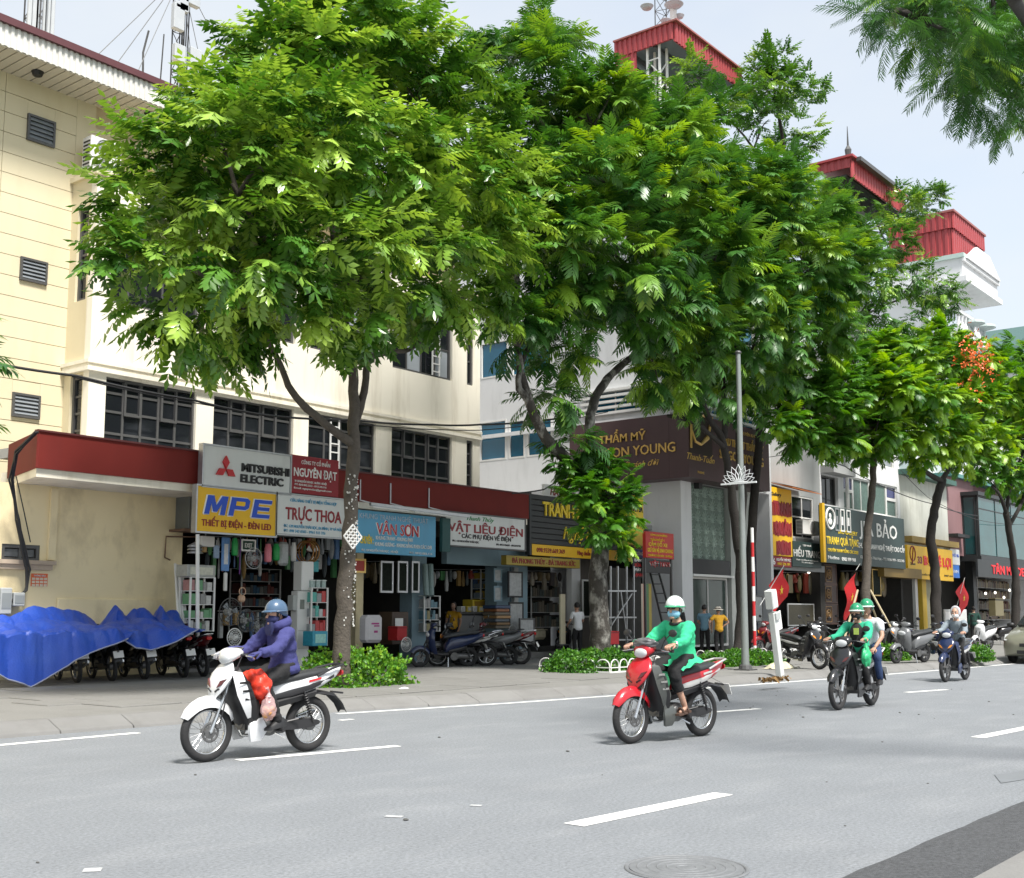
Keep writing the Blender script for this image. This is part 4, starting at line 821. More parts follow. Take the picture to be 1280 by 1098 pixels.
t = sign('shop_sign', 'charcoal shop board with glowing red letters under the green glazed bay', frontY(YR-1.1), 1222,1300, 699,721, M_charc, [('TÂN MỸ DESIGN',.55,.5,.5,.72,paint('red letters',(.7,.02,.03)),dict(bold=.05,ext=.05))])
# orange notice by the meter window
t = sign('orange_notice', 'orange and white paper notice stuck on the stained yellow wall', frontY(21.99), 39,60, 717,733, paint('orange',(.72,.13,.03)), [('THÔNG BÁO',.5,.16,.12,.7,W_)], th=.004)
a0,a1,z0,z1 = t['box']
for i in range(4):
    for j in range(3): part('notice_square', MB().b2((a0+(a1-a0)*(.06+.235*i),21.984,z1-(z1-z0)*(.50+.25*j)),(a0+(a1-a0)*(.06+.235*i+.19),21.988,z1-(z1-z0)*(.32+.25*j))), mat('notice paper',(.7,.6,.45),.7,var=.3,scale=30), t)
# ================================================================== TREES
M_bark = mat('grey bark', (.078,.066,.053), .9, var=.5, scale=9, bump=1, bscale=22, dirt=.5, dcol=(.14,.125,.105), dscale=(1,1,.6))
M_bark2 = mat('dark bark', (.026,.022,.019), .9, var=.45, scale=9, bump=.9, bscale=22, dirt=.2, dcol=(.08,.08,.06), dscale=(1,1,.5))
M_bark3 = mat('lichened bark', (.045,.04,.034), .9, var=.5, scale=7, bump=.9, bscale=20, dirt=1, dcol=(.46,.45,.41), dscale=(2.6,2.6,1.6))
def leafmat(name, dark, mid, young, trans=.35, rough=.45):
    m = bpy.data.materials.new(name); m.use_nodes = True; t = m.node_tree; N = t.nodes; l = t.links.new; N.clear()
    a = N.new('ShaderNodeAttribute'); a.attribute_name = 'young'; r = N.new('ShaderNodeValToRGB'); e = r.color_ramp.elements
    e[0].color = (*dark,1); e[1].color = (*young,1); e[1].position = 1; x = e.new(.5); x.color = (*mid,1)
    g = N.new('ShaderNodeNewGeometry'); h = N.new('ShaderNodeHueSaturation'); mr = N.new('ShaderNodeMapRange'); mr.inputs['To Min'].default_value = .8; mr.inputs['To Max'].default_value = 1.22
    l(a.outputs['Fac'], r.inputs['Fac']); l(g.outputs['Random Per Island'], mr.inputs['Value']); l(mr.outputs['Result'], h.inputs['Value']); l(r.outputs['Color'], h.inputs['Color'])
    p = N.new('ShaderNodeBsdfPrincipled'); p.inputs['Roughness'].default_value = rough; p.inputs['Specular IOR Level'].default_value = .55
    tr = N.new('ShaderNodeBsdfTranslucent'); s = N.new('ShaderNodeMixShader'); s.inputs[0].default_value = trans; o = N.new('ShaderNodeOutputMaterial')
    h2 = N.new('ShaderNodeHueSaturation'); h2.inputs['Hue'].default_value = .485; h2.inputs['Saturation'].default_value = 1.1; h2.inputs['Value'].default_value = 1.15
    l(h.outputs['Color'], p.inputs['Base Color']); l(h.outputs['Color'], h2.inputs['Color']); l(h2.outputs['Color'], tr.inputs['Color'])
    l(p.outputs['BSDF'], s.inputs[1]); l(tr.outputs['BSDF'], s.inputs[2]); l(s.outputs['Shader'], o.inputs['Surface']); return m
LM1 = leafmat('broad leaflets', (.026,.10,.014), (.092,.225,.028), (.37,.55,.085), .27, .27)
LM2 = leafmat('feathery leaves', (.022,.095,.022), (.075,.205,.028), (.29,.47,.045), .28, .38)
LM3 = leafmat('flame tree leaves', (.03,.115,.015), (.09,.25,.022), (.29,.48,.035), .38, .42)
def kite(b, ax, side, L, w, nrm, fold=.25):
    """one leaflet as two triangles folded along its midrib"""
    b = np.array(b); ax = np.array(ax)/np.linalg.norm(ax); side = np.array(side); nrm = np.array(nrm)
    m = b+ax*L*.45
    return [b, m+side*w-nrm*w*fold, b+ax*L, m-side*w-nrm*w*fold], [(0,1,2),(0,2,3)]
def frond_broad(seed, L=.52, k=7):
    r = random.Random(seed); V, F = [], []; dr = r.uniform(.18,.42)
    P = lambda t: np.array([L*t*(1-.12*t*dr), 0, -L*dr*t*t])
    T = lambda t: (P(t+.02)-P(t-.02))/np.linalg.norm(P(t+.02)-P(t-.02))
    for i in range(k):
        t = .2+.8*i/(k-.3); c, d = P(t), T(t); up = np.array([-d[2],0,d[0]])
        for s in (-1,1):
            ang = R_(r.uniform(52,70)-12*i/k); dp = R_(r.uniform(10,42))
            ax = d*math.cos(ang)+np.array([0,s,0])*math.sin(ang)*math.cos(dp)-up*math.sin(ang)*math.sin(dp)
            sd = np.cross(ax, up); sd /= np.linalg.norm(sd); nm = np.cross(sd, ax)*-1
            v, f = kite(c, ax, sd, (.185-.05*i/k)*r.uniform(.9,1.1), .034, up); n = len(V); V += v; F += [tuple(q+n for q in a) for a in f]
    v, f = kite(P(1), T(1), (0,1,0), .14, .03, (0,0,1)); n = len(V); V += v; F += [tuple(q+n for q in a) for a in f]
    return np.array(V), F
def frond_feather(seed, L=.56, k=9, pl=.2, w=.022):
    r = random.Random(seed); V, F = [], []; dr = r.uniform(.1,.34)
    P = lambda t: np.array([L*t, 0, -L*dr*t*t])
    T = lambda t: (P(t+.02)-P(t-.02))/np.linalg.norm(P(t+.02)-P(t-.02))
    for i in range(k):
        t = .1+.9*i/k; c, d = P(t), T(t); up = np.array([-d[2],0,d[0]]); ln = pl*(.65+.7*math.sin(pi*(.15+.8*t)))*.85
        for s in (-1,1):
            ang = R_(r.uniform(48,60)-18*t); ax = d*math.cos(ang)+np.array([0,s,0])*math.sin(ang)-up*r.uniform(.05,.22); ax /= np.linalg.norm(ax)
            sd = np.cross(ax, up); sd /= np.linalg.norm(sd); b = c; m = b+ax*ln*.55; e = m+(ax-up*.35)*ln*.5
            n = len(V); V += [b-sd*w*.5, b+sd*w*.5, m+sd*w, m-sd*w, e]; F += [(n,n+1,n+2),(n,n+2,n+3),(n+3,n+2,n+4)]
    return np.array(V), F
FROND = {'broad': [frond_broad(i) for i in range(5)], 'feather': [frond_feather(i) for i in range(5)], 'flame': [frond_feather(20+i, .5, 9, .17, .026) for i in range(4)],
         'plume': [frond_feather(40+i, .55, 16, .13, .008) for i in range(4)]}
def tri_mesh(name, V, F3, young, m):
    me = bpy.data.meshes.new(name); me.vertices.add(len(V)); me.vertices.foreach_set('co', np.asarray(V, np.float32).ravel())
    n = len(F3); me.loops.add(n*3); me.loops.foreach_set('vertex_index', np.asarray(F3, np.int32).ravel())
    me.polygons.add(n); me.polygons.foreach_set('loop_start', np.arange(0, n*3, 3, dtype=np.int32)); me.update()
    at = me.attributes.new('young', 'FLOAT', 'FACE'); at.data.foreach_set('value', np.broadcast_to(np.asarray(young, np.float32), (n,)).copy())
    me.materials.append(m); return me
PIECE = {}
for kind, m_ in (('broad',LM1),('feather',LM2),('flame',LM3),('plume',LM2)):
    for i,(v,f) in enumerate(FROND[kind]):
        for y in range(5): PIECE[kind,i,y] = tri_mesh('leaf', v, f, .06+.21*y, m_)
LM = {'broad':LM1,'feather':LM2,'flame':LM3,'plume':LM2}
def crown(tree, kind, blobs, seed, step=.42, nfr=5, keep=250, size=1, bright=.45, spread=1.0, inner=.3, elev=18):
    """leaf sprays over the outside (and thinly through the inside) of a cluster of rounded leaf masses"""
    r = np.random.default_rng(seed); P, D = [], []
    bc = np.array([b[:3] for b in blobs]); br = np.array([b[3] for b in blobs]); ctr = bc.mean(0)
    for c, rad in zip(bc, br):
        n = int(4*pi*rad*rad/step**2); d = r.normal(size=(n,3)); d /= np.linalg.norm(d,axis=1)[:,None]; d[:,2] *= .85
        p = c+d*rad*(r.uniform(.60,1.08,(n,1))+.22*(r.random((n,1)) < .18))
        ins = ((np.linalg.norm(p[:,None]-bc[None],axis=2) < br[None]*.86).sum(1) > 0)
        ok = ~ins | (r.random(n) < inner)
        P.append(p[ok]); D.append((p[ok]-c)*.6/rad+(p[ok]-ctr)*.10)
    P, D = np.vstack(P), np.vstack(D); N = len(P)
    base = wloc(tree); V, F, Y, off, cand = [], [], [], 0, []
    fr = FROND[kind]
    
    M4, Vr, Yy = [], [], []
    for i in range(N):
        yb = bright*r.uniform(.25,1.25) + (.42 if r.random() < .22 else 0); az0 = math.atan2(D[i,1],D[i,0])
        for k in range(nfr):
            az = az0+r.normal()*1.1*spread if k < nfr-1 else r.uniform(0,2*pi); el = R_(elev+r.normal()*22+28*max(-.6,min(1,D[i,2])))
            if D[i,2] < -.35: el -= R_(25)
            roll = r.normal()*.22; sc = size*r.uniform(.7,1.2)
            M4.append((az, el, roll, sc, i)); Vr.append(r.integers(len(fr))); Yy.append(min(1,max(0,yb+r.normal()*.08)))
    A = np.array(M4); n = len(A); ca,sa = np.cos(A[:,0]),np.sin(A[:,0]); ce,se = np.cos(A[:,1]),np.sin(A[:,1]); cr_,sr = np.cos(A[:,2]),np.sin(A[:,2])
    X = np.stack([ce*ca, ce*sa, se],1); Yv0 = np.stack([-sa,ca,0*sa],1); Z0 = np.cross(X,Yv0); Yv = Yv0*cr_[:,None]+Z0*sr[:,None]; Z = np.cross(X,Yv)
    Rt = np.stack([X,Yv,Z],2)*A[:,3][:,None,None]; idx = A[:,4].astype(int); Tp = P[idx]; Vr = np.array(Vr); Yy = np.array(Yy)
    # the fronds that show largest become parts of their own
    cv = np.array(Rm); q = (Tp-np.array(CAM))@cv; dep = -q[:,2]; u = PXC+FPX*q[:,0]/dep; v = PYC-FPX*q[:,1]/dep
    inn = (u > -20)&(u < 1300)&(v > -20)&(v < 1098)&(dep > 0); front = np.where(inn, dep+np.linalg.norm(Tp-ctr,axis=1)*-.35+r.random(n)*.8, 1e9)
    sel = np.argsort(front)[:keep]; sel = sel[front[sel] < 1e8]; is_part = np.zeros(n,bool); is_part[sel] = True
    for j in sel:
        o = bpy.data.objects.new('leaf', PIECE[kind,int(Vr[j]),int(min(4,Yy[j]*5))]); C.objects.link(o); o.parent = tree
        M = Matrix.Identity(4)
        for a in range(3):
            for b in range(3): M[a][b] = Rt[j,a,b]
            M[a][3] = Tp[j,a]-base[a]
        o.matrix_basis = M
    for w in range(len(fr)):
        s = np.where((Vr == w)&~is_part)[0]
        if not len(s): continue
        v0 = np.array(fr[w][0]); f0 = np.array(fr[w][1]); vv = np.einsum('nab,vb->nva', Rt[s], v0)+Tp[s][:,None]-np.array(base)
        V.append(vv.reshape(-1,3)); F.append((f0[None]+(np.arange(len(s))*len(v0))[:,None,None]+off).reshape(-1,3)); off += len(s)*len(v0); Y.append(np.repeat(Yy[s],len(f0)))
    me = tri_mesh('crown', np.vstack(V), np.vstack(F), np.concatenate(Y), LM[kind]); o = link('crown', me, None, tree); o['kind'] = 'stuff'
    return P
def limb(mb, pts, r0, r1, n=9, seed=0, wob=.04):
    r = random.Random(seed); pts = [Vector(p) for p in pts]; out = []; rs = []
    seg = 5; m = len(pts)-1
    for i in range(m):
        a = pts[max(i-1,0)]; b = pts[i]; c = pts[i+1]; d = pts[min(i+2,m)]
        for k in range(seg):
            t = k/seg; p = .5*((2*b)+(c-a)*t+(2*a-5*b+4*c-d)*t*t+(3*b-a-3*c+d)*t**3); out.append(p)
    out.append(pts[-1]); N = len(out)
    for i in range(N): rs.append((r0+(r1-r0)*(i/(N-1))**.8)*(1+r.uniform(-.07,.07)))
    for i in range(1,N-1): out[i] = out[i]+Vector((r.uniform(-1,1),r.uniform(-1,1),0))*wob*rs[i]*4
    mb.tube(out, rs, n); return out
def branches(mb, fork_pts, P, seed, n=26, r0=.05):
    """thin limbs running from points on the main limbs out into the leaf masses"""
    r = random.Random(seed); P = [Vector(p) for p in P]
    for k in range(n):
        p = P[r.randrange(len(P))]; f = min(fork_pts, key=lambda q: (q-p).length+r.uniform(0,.8)); e = f+(p-f)*.9; m_ = (f+e)/2+Vector((r.uniform(-.2,.2),r.uniform(-.2,.2),r.uniform(.0,.35)))
        limb(mb, [f,m_,e], r0, .008, 5, seed+k)
def blob(px_, py_, Y, rpx):
    rpx = rpx-((18 if rpx > 45 else rpx*.26) if Y > 12 else 8); p = onY(px_, py_, Y); return (p.x, p.y, p.z, rpx*proj(p)[2]/FPX)
def mktree(name, label, kind, base, limbs, blobs, seed, bark, group=None, **kw):
    t = thing(name, label, 'tree', base, group=group); P = crown(t, kind, blobs, seed, **kw)
    mb = MB(); ends = []
    for k,(pts, r0, r1) in enumerate(limbs): ends += limb(mb, pts, r0, r1, 12 if k == 0 else 9, seed+k)[4:]
    branches(mb, [q for q in ends if q.z > 3.2] or ends, P, seed)
    part('trunk', mb, bark, t, smooth='all'); return t
Yp = lambda Y: (lambda x,y: onY(x,y,Y))
TY = 15.3; a = Yp(TY)
# the big left tree
b0 = a(428,838); b0.z = .12
bl = [(290,135,15.0,66),(365,75,15.2,80),(430,50,15.4,80),(520,95,15.2,80),(590,150,15.2,75),(212,200,14.8,62),(165,262,14.9,52),(150,312,15.0,42),(180,338,14.6,58),(215,390,14.8,62),(265,420,15.2,50),
      (290,200,14.1,85),(390,170,13.8,90),(480,200,14.0,85),(580,230,14.2,80),(650,225,15.0,55),(670,280,15.2,48),(610,300,14.4,70),(520,310,13.9,80),(410,300,13.6,85),(300,310,13.9,80),
      (360,390,14.3,62),(450,390,14.2,60),(540,375,14.8,55),(600,365,15.2,50),(365,150,16.5,80),(470,130,16.6,95),(560,240,16.7,80),(250,270,16.6,90),(380,260,16.9,100),(480,340,16.6,70),(300,370,16.5,70),(395,12,15.3,48),(345,40,15.6,48),(480,30,15.8,55)]
T1 = mktree('street_tree', 'large left street tree with long drooping paired leaflets in front of the yellow building', 'broad', b0,
   [([b0,a(430,760),a(436,680),a(440,600),a(442,530),a(440,460),a(425,370),a(415,260),a(405,150)],.17,.06),
    ([a(440,555),a(400,525),a(365,490),a(345,445),Yp(14.6)(300,380),Yp(14.2)(230,330)],.09,.03),
    ([a(442,535),a(455,490),a(462,450),a(490,440),a(520,432),Yp(14.8)(580,370)],.09,.03),
    ([a(432,420),Yp(14.5)(350,330),Yp(14.2)(290,230)],.1,.03),([a(428,380),Yp(15)(520,280),Yp(15)(590,200)],.1,.03),([a(415,270),Yp(16)(330,170)],.07,.02)],
   [blob(*q) for q in bl], 11, M_bark, step=.43, nfr=6, keep=300, bright=.66, inner=.36, size=1.28, spread=.9, elev=12)
# pale paper flecks and a yellow stencil on its bark
fm_ = MB(); rg = random.Random(4)
for k in range(120):
    z_ = rg.uniform(1.2,3.9); an = rg.uniform(-2.9,-.1); f_ = (z_-.1)/6.5; cx = b0.x+(a(437,640).x-b0.x)*min(1,(z_-.1)/3.1); rr_ = .168-.012*z_*.6; s_ = rg.uniform(.008,.022)
    dx, dy = math.cos(an), math.sin(an); fm_.box((cx+dx*rr_, TY+dy*rr_, z_),(s_*1.4,s_*1.2,s_*1.5), Matrix.Rotation(an,3,'Z'))
o = part('paper_flecks', fm_, mat('torn paper',(.55,.55,.52),.8), T1, kind='stuff')
# the second tree: lichened foot, forked trunk, feathery crown
TY2 = 15.6; a = Yp(TY2); b0 = a(752,842); b0.z = .12
bl = [(700,110,15.8,75),(755,140,15.2,70),(660,150,16.5,70),(640,60,17.2,60),(690,40,17.5,50),(830,165,15.2,66),(740,220,14.6,80),(820,240,14.3,80),(700,300,14.8,72),(780,320,14.2,78),(860,300,14.4,75),(720,380,15.0,60),(800,390,14.7,65),(850,380,14.5,62),
      (660,380,15.6,45),(700,440,15.8,38),(690,500,15.7,34),(720,560,15.3,24),(640,400,15.5,38),(700,220,16.8,80),(800,200,16.8,90),(780,330,16.8,90),(860,430,15.2,60),(820,470,15.4,40),(640,290,16.6,55)]
T2 = mktree('street_tree', 'forked tree with lichened foot and feathery crown left of the brown corner sign', 'feather', b0,
   [([b0,a(750,790),a(748,720),a(752,650),a(742,610)],.27,.19),
    ([a(742,612),a(715,580),a(688,555),a(668,520),a(655,480),a(648,440),a(645,380),Yp(16)(650,300)],.17,.05),([a(660,500),a(648,482),a(652,455),a(662,430)],.09,.05),
    ([a(744,615),a(738,560),a(740,510),a(755,480),a(785,450),a(820,430),Yp(15.2)(850,380),Yp(15)(860,300)],.15,.05),
    ([a(800,440),Yp(15)(780,360),Yp(15)(760,260),Yp(15.2)(740,160)],.1,.03),([a(648,430),a(690,390),Yp(15.2)(720,320)],.08,.03)],
   [blob(*q) for q in bl], 23, M_bark3, step=.46, nfr=6, keep=240, bright=.56, inner=.32, elev=6, size=1.2)
# the leafy sprouts low round its trunk
sp_ = [(748,585,15.3,34),(732,612,15.1,32),(762,622,15.0,38),(785,640,15.2,22),(748,652,15.0,30),(772,672,15.2,22),(722,590,15.3,20),(700,580,15.6,16),(765,600,15.1,28)]
crown(T2, 'flame', [blob(q[0],q[1],q[2],q[3]*1.08) for q in sp_], 31, step=.24, nfr=5, keep=90, bright=.36, size=.72, inner=.2, elev=12)
# third tree, dark trunk behind the lamp post
TY3 = 16.0; a = Yp(TY3); b0 = a(922,838); b0.z = .12
bl = [(895,215,15.8,58),(955,228,15.5,58),(870,230,15.3,70),(940,260,14.9,78),(1010,260,15.4,54),(1050,300,15.8,42),(910,340,14.8,75),(990,330,14.7,76),(1050,330,15.2,56),(880,410,15.2,62),(950,410,14.8,70),(1010,400,14.9,62),(1040,385,15.6,45),(870,480,15.6,50),(930,480,15.6,50),(985,470,15.6,42),(945,250,17,62),(975,320,17.2,80),(900,330,17.2,90),(930,430,17,80),(845,190,16,50),(885,150,16.4,40)]
T3 = mktree('street_tree', 'dark trunked feathery tree behind the lamp post hiding the clinic windows', 'feather', b0,
   [([b0,a(926,790),a(926,720),a(920,660),a(912,600),a(903,550),a(880,510),Yp(15.6)(870,440),Yp(15.4)(890,340)],.19,.06),([a(906,560),a(870,530),a(835,520)],.08,.05),
    ([a(922,690),a(930,620),a(922,560),a(930,480),Yp(15.5)(950,400),Yp(15.3)(970,280)],.11,.04),([a(905,548),a(905,480),Yp(16)(900,400)],.1,.04)],
   [blob(*q) for q in bl], 37, M_bark2, step=.47, nfr=6, keep=240, bright=.53, inner=.32, elev=6, size=1.2)
# broad leaved tree rising behind, and its lower limbs to the right
TY4 = 19.0; a = Yp(TY4); b0 = a(937,815); b0.z = .12
bl = [(965,80,19,28),(960,110,18.8,40),(985,115,18.6,32),(1010,110,19,24),(940,140,19,34),(865,100,19,30),(1125,260,18.8,34),(1155,250,18.6,28),(1110,300,18.6,34),(1090,350,18.4,40),(1130,340,18.4,34),(1165,360,18.2,28),(1180,372,18.6,26),(1150,400,18.6,22),(1100,400,18.2,38),(1060,420,18.4,36),(1095,445,18.6,30),(1050,310,19.6,50),(995,170,19.6,34),(1040,262,19.5,34)]
T4 = mktree('street_tree', 'tall broad leaved tree whose shoots stand above the feathery crowns in the centre', 'broad', b0,
   [([b0,a(938,700),a(945,600),a(955,500),a(975,420),a(985,300),a(980,190),a(965,100)],.2,.05),([a(972,440),a(1040,415),a(1110,380),a(1160,365)],.09,.03),([a(984,350),a(1050,310),a(1120,270)],.09,.03),([a(984,250),a(930,170),a(870,110)],.07,.02)],
   [blob(*q) for q in bl], 41, M_bark2, step=.42, nfr=5, keep=150, bright=.38, inner=.2, size=1.15)
# slim tree before the black JIA BAO sign
TY5 = 15.6; a = Yp(TY5); b0 = a(1082,806); b0.z = .12
bl = [(1010,510,15.2,40),(980,530,15.4,30),(1050,490,14.9,46),(1100,480,15,46),(1040,530,15,42),(1090,530,15,44),(1120,500,15.6,40),(1010,475,15.8,36),(1060,460,15.8,40),(1000,545,15.4,26),(1090,560,15.4,26),(1045,555,15.3,24),(1060,510,16.6,50),(965,525,15.4,20)]
T5 = mktree('street_tree', 'slim grey trunked tree propped with poles before the black JIA BẢO sign', 'flame', b0,
   [([b0,a(1082,770),a(1083,720),a(1084,670),a(1090,620),a(1092,570),a(1090,520),a(1085,480)],.19,.08),([a(1090,560),a(1060,530),a(1020,510)],.08,.03),([a(1090,540),a(1110,510)],.08,.03)],
   [blob(*q) for q in bl], 53, M_bark, step=.37, nfr=6, keep=120, bright=.42, inner=.25, elev=6, size=1.1)
pr_ = onY(1082,800,15.6)
for k,(p0,p1) in enumerate(((onY(1048,790,14.7),onY(1072,738,15.5)),(onY(1133,830,13.9),onY(1088,738,15.5)),(onY(1110,800,16.4),onY(1085,745,15.7)))):
    p0.z = .15; part('prop_pole', MB().tube([p0,p1],.035,6), mat('bamboo',(.38,.32,.2),.7,var=.3), T5)
# flame tree with orange flowers
TY6 = 15.2; a = Yp(TY6); b0 = a(1170,800); b0.z = .12
bl = [(1130,440,14.6,40),(1170,435,14.4,42),(1210,450,14.4,44),(1245,480,14.4,44),(1270,520,14.6,44),(1110,480,14.4,40),(1160,490,13.9,46),(1210,510,13.9,46),(1240,550,14.2,40),(1180,540,14.3,42),(1140,530,14.6,38),(1115,545,14.8,28),(1215,570,14.6,30),(1290,570,14.6,40),(1180,470,16,60),(1230,520,16.2,60),(1150,570,14.8,18)]
T6 = mktree('street_tree', 'wide flame tree with a tuft of orange flowers on its right shoulder', 'flame', b0,
   [([b0,a(1170,760),a(1168,710),a(1163,670),a(1170,630),a(1178,600)],.22,.15),([a(1177,602),a(1150,585),a(1135,565),a(1110,555),a(1080,560)],.11,.05),([a(1178,600),a(1190,580),a(1205,560),a(1230,520)],.11,.04),([a(1140,570),a(1150,520),a(1160,470)],.07,.03)],
   [blob(*q) for q in bl], 61, M_bark2, step=.36, nfr=6, keep=220, bright=.78, inner=.25, elev=6, size=1.1)
fl = MB(); rg = random.Random(9)
for k in range(130):
    p = onY(rg.gauss(1221,12), rg.gauss(450,20), 12.7+rg.random()*.7); R3 = Euler((rg.uniform(0,6),rg.uniform(0,6),rg.uniform(0,6))).to_matrix()
    for q in range(3): fl.add([p+R3@Vector(v) for v in ((0,0,0),(.06,.035,.02*q),(.11,0,.03),(.06,-.035,.0))],[(0,1,2,3)]); R3 = R3@Euler((0,.5,2.1)).to_matrix()
o = part('flowers', fl, mat('orange petals',(.72,.13,.02),.5,var=.35,scale=20), T6, kind='stuff')
TY7 = 14.6; a = Yp(TY7); b0 = a(1270,790); b0.z = .12
bl = [(1275,470,14.2,36),(1300,500,14,50),(1260,590,14.6,34),(1290,600,14.4,44),(1240,600,15,24),(1310,450,14.6,44),(1275,440,15.2,28)]
mktree('street_tree', 'dark forked tree at the right edge in front of the green glass bay', 'flame', b0,
   [([b0,a(1270,750),a(1268,710),a(1262,670),a(1258,640)],.2,.13),([a(1258,642),a(1250,620),a(1240,608)],.09,.04),([a(1260,660),a(1280,620),a(1290,560)],.1,.05),([a(1258,640),a(1265,600),a(1290,540)],.09,.04)],
   [blob(*q) for q in bl], 67, M_bark2, step=.42, nfr=5, keep=60, bright=.4, inner=.2, elev=8)
# overhanging boughs from trees on the near pavement: at the upper right and at the left edge
Yn = 4.2; a = Yp(Yn); b0 = Vector((12.5,.4,.02))
bl = [(1125,12,4.2,40),(1180,28,4.1,52),(1230,55,4.1,55),(1275,90,4.1,45),(1240,110,4.2,34),(1205,85,4.2,36),(1225,120,4.2,22),(1262,150,4.2,22),(1270,190,4.2,16),(1275,40,4.6,60),(1300,140,4.2,30),(1310,200,4.2,26),(1140,5,4.5,40),(1200,0,4.6,50)]
T8 = mktree('overhanging_tree', 'near tree reaching in with fine feathery boughs at the upper right corner', 'plume', b0,
   [([b0,Vector((12.3,.5,3)),Vector((11.6,1.2,6)),Vector((10.4,2.6,7.6))],.25,.14),([Vector((11.6,1.2,6)),Vector((10.5,2.6,6.9)),a(1300,60),a(1220,50),a(1150,25)],.1,.015),([a(1330,100),a(1290,120),a(1250,120)],.03,.01),([a(1345,190),a(1310,190)],.03,.01)],
   [blob(*q) for q in bl], 71, M_bark2, step=.24, nfr=5, keep=170, bright=.34, inner=.3, elev=-12, size=.88, spread=.7)
Yn = 9.5; a = Yp(Yn); b0 = Vector((.5,10.2,0))
bl = [(-46,405,9.5,28),(-52,540,9.5,26),(-28,645,9.6,9),(-90,470,9.8,60)]
mktree('overhanging_tree', 'near tree at the left edge showing only a few leaf sprays', 'feather', b0, [([b0,Vector((.4,10.2,2)),Vector((.6,10,4)),a(-60,420)],.15,.05)], [blob(*q) for q in bl], 73, M_bark2, step=.3, nfr=4, keep=40, bright=.5, inner=.3, elev=0, size=.8)
# ================================================================== MOTORBIKES (built facing +x, left side +y)
M_tyre = mat('tyre rubber', (.022,.022,.023), .85, var=.3, scale=20, bump=.3, bscale=90)
M_chrome = mat('chrome', (.62,.63,.64), .22, .9, var=.1, dirt=.2, dcol=(.2,.19,.18)); M_eng = mat('engine alloy', (.16,.16,.16), .5, .7, var=.35, scale=14)
M_seat = mat('seat vinyl', (.030,.032,.034), .5, var=.2, scale=10, bump=.15, bscale=200); M_plas = mat('dark bike plastic', (.022,.022,.024), .45, var=.2, scale=8)
M_lens = mat('headlight lens', (.55,.57,.58), .1, var=.2, spec=.8); M_tail = mat('tail light red', (.45,.01,.012), .2, var=.2); M_amber = mat('amber lens', (.75,.28,.03), .2)
M_mirror = mat('mirror glass', (.5,.52,.54), .05, 1); M_plate = mat('number plate white', (.72,.72,.70), .5, dirt=.3)
def bpaint(n, c): return mat('bike paint '+n, c, .28, var=.06, scale=3, coat=.5, dirt=.25, dcol=tuple(x*.6+.03 for x in c))
def shell(mb, secs, th=.012):        # open sections -> closed sheet with thickness (towards the sections' middles)
    rings = []
    for s in secs:
        s = [Vector(p) for p in s]; c = sum(s, Vector())/len(s); inn = [p+(c-p).normalized()*th for p in reversed(s)]; rings.append(s+inn)
    return mb.loft(rings)
def oval(x, z, w, h, n=14, e=.75, tilt=0):
    out = []
    for k in range(n):
        a = 2*pi*k/n; ca, sa = math.cos(a), math.sin(a); u = math.copysign(abs(ca)**e, ca)*w; v = math.copysign(abs(sa)**e, sa)*h
        out.append(Vector((x-v*math.sin(tilt), u, z+v*math.cos(tilt))))
    return out
def wheel(root, x, R=.285, tr=.042, alloy=False, disc=True, spokes=28):
    w = loc('wheel', MB().torus((0,0,0),(0,1,0),R-tr,tr,36,10,sx=.9), M_tyre, root, smooth='all'); w.location = (x,0,R)
    rr = R-tr*1.85
    loc('rim', MB().torus((0,0,0),(0,1,0),rr,.013,36,6,sx=1.9), M_chrome if not alloy else M_plas, w, smooth='all')
    s = MB()
    if alloy:
        for k in range(5):
            a = 2*pi*k/5+.3; d = Vector((math.cos(a),0,math.sin(a))); s.tube([d*.03,d*rr*.5,d*rr],[.028,.018,.022],6)
    else:
        for k in range(spokes):
            a = 2*pi*k/spokes; b = a+(.55 if k%2 else -.55); y = .03 if (k//2)%2 else -.03
            s.tube([(.035*math.cos(b),y,.035*math.sin(b)),(rr*math.cos(a),0,rr*math.sin(a))],.0026,4,False)
    loc('spokes', s, M_chrome if not alloy else mat('alloy spoke',(.3,.3,.31),.35,.7), w, kind=None if alloy else 'stuff')
    h = MB().cyl((0,-.055,0),(0,.055,0),.036,14); loc('hub', h, M_eng, w, smooth=True)
    if disc:
        dk = MB(); dk.disc((0,.062,0),(0,1,0),.06,.004,28); dk.torus((0,.062,0),(0,1,0),.085,.014,28,4,sx=.25)
        for k in range(6): dk.beam((.05*math.cos(k*pi/3),.062,.05*math.sin(k*pi/3)),(.08*math.cos(k*pi/3+.3),.062,.08*math.sin(k*pi/3+.3)),.012)
        loc('brake_disc', dk, M_eng, w)
        cp = MB().box((-.085,.07,.055),(.06,.04,.05)); loc('caliper', cp, M_eng, w, bevel=.008)
    else: loc('brake_drum', MB().cyl((0,-.05,0),(0,.045,0),.068,20), M_eng, w, smooth=True)
    return w
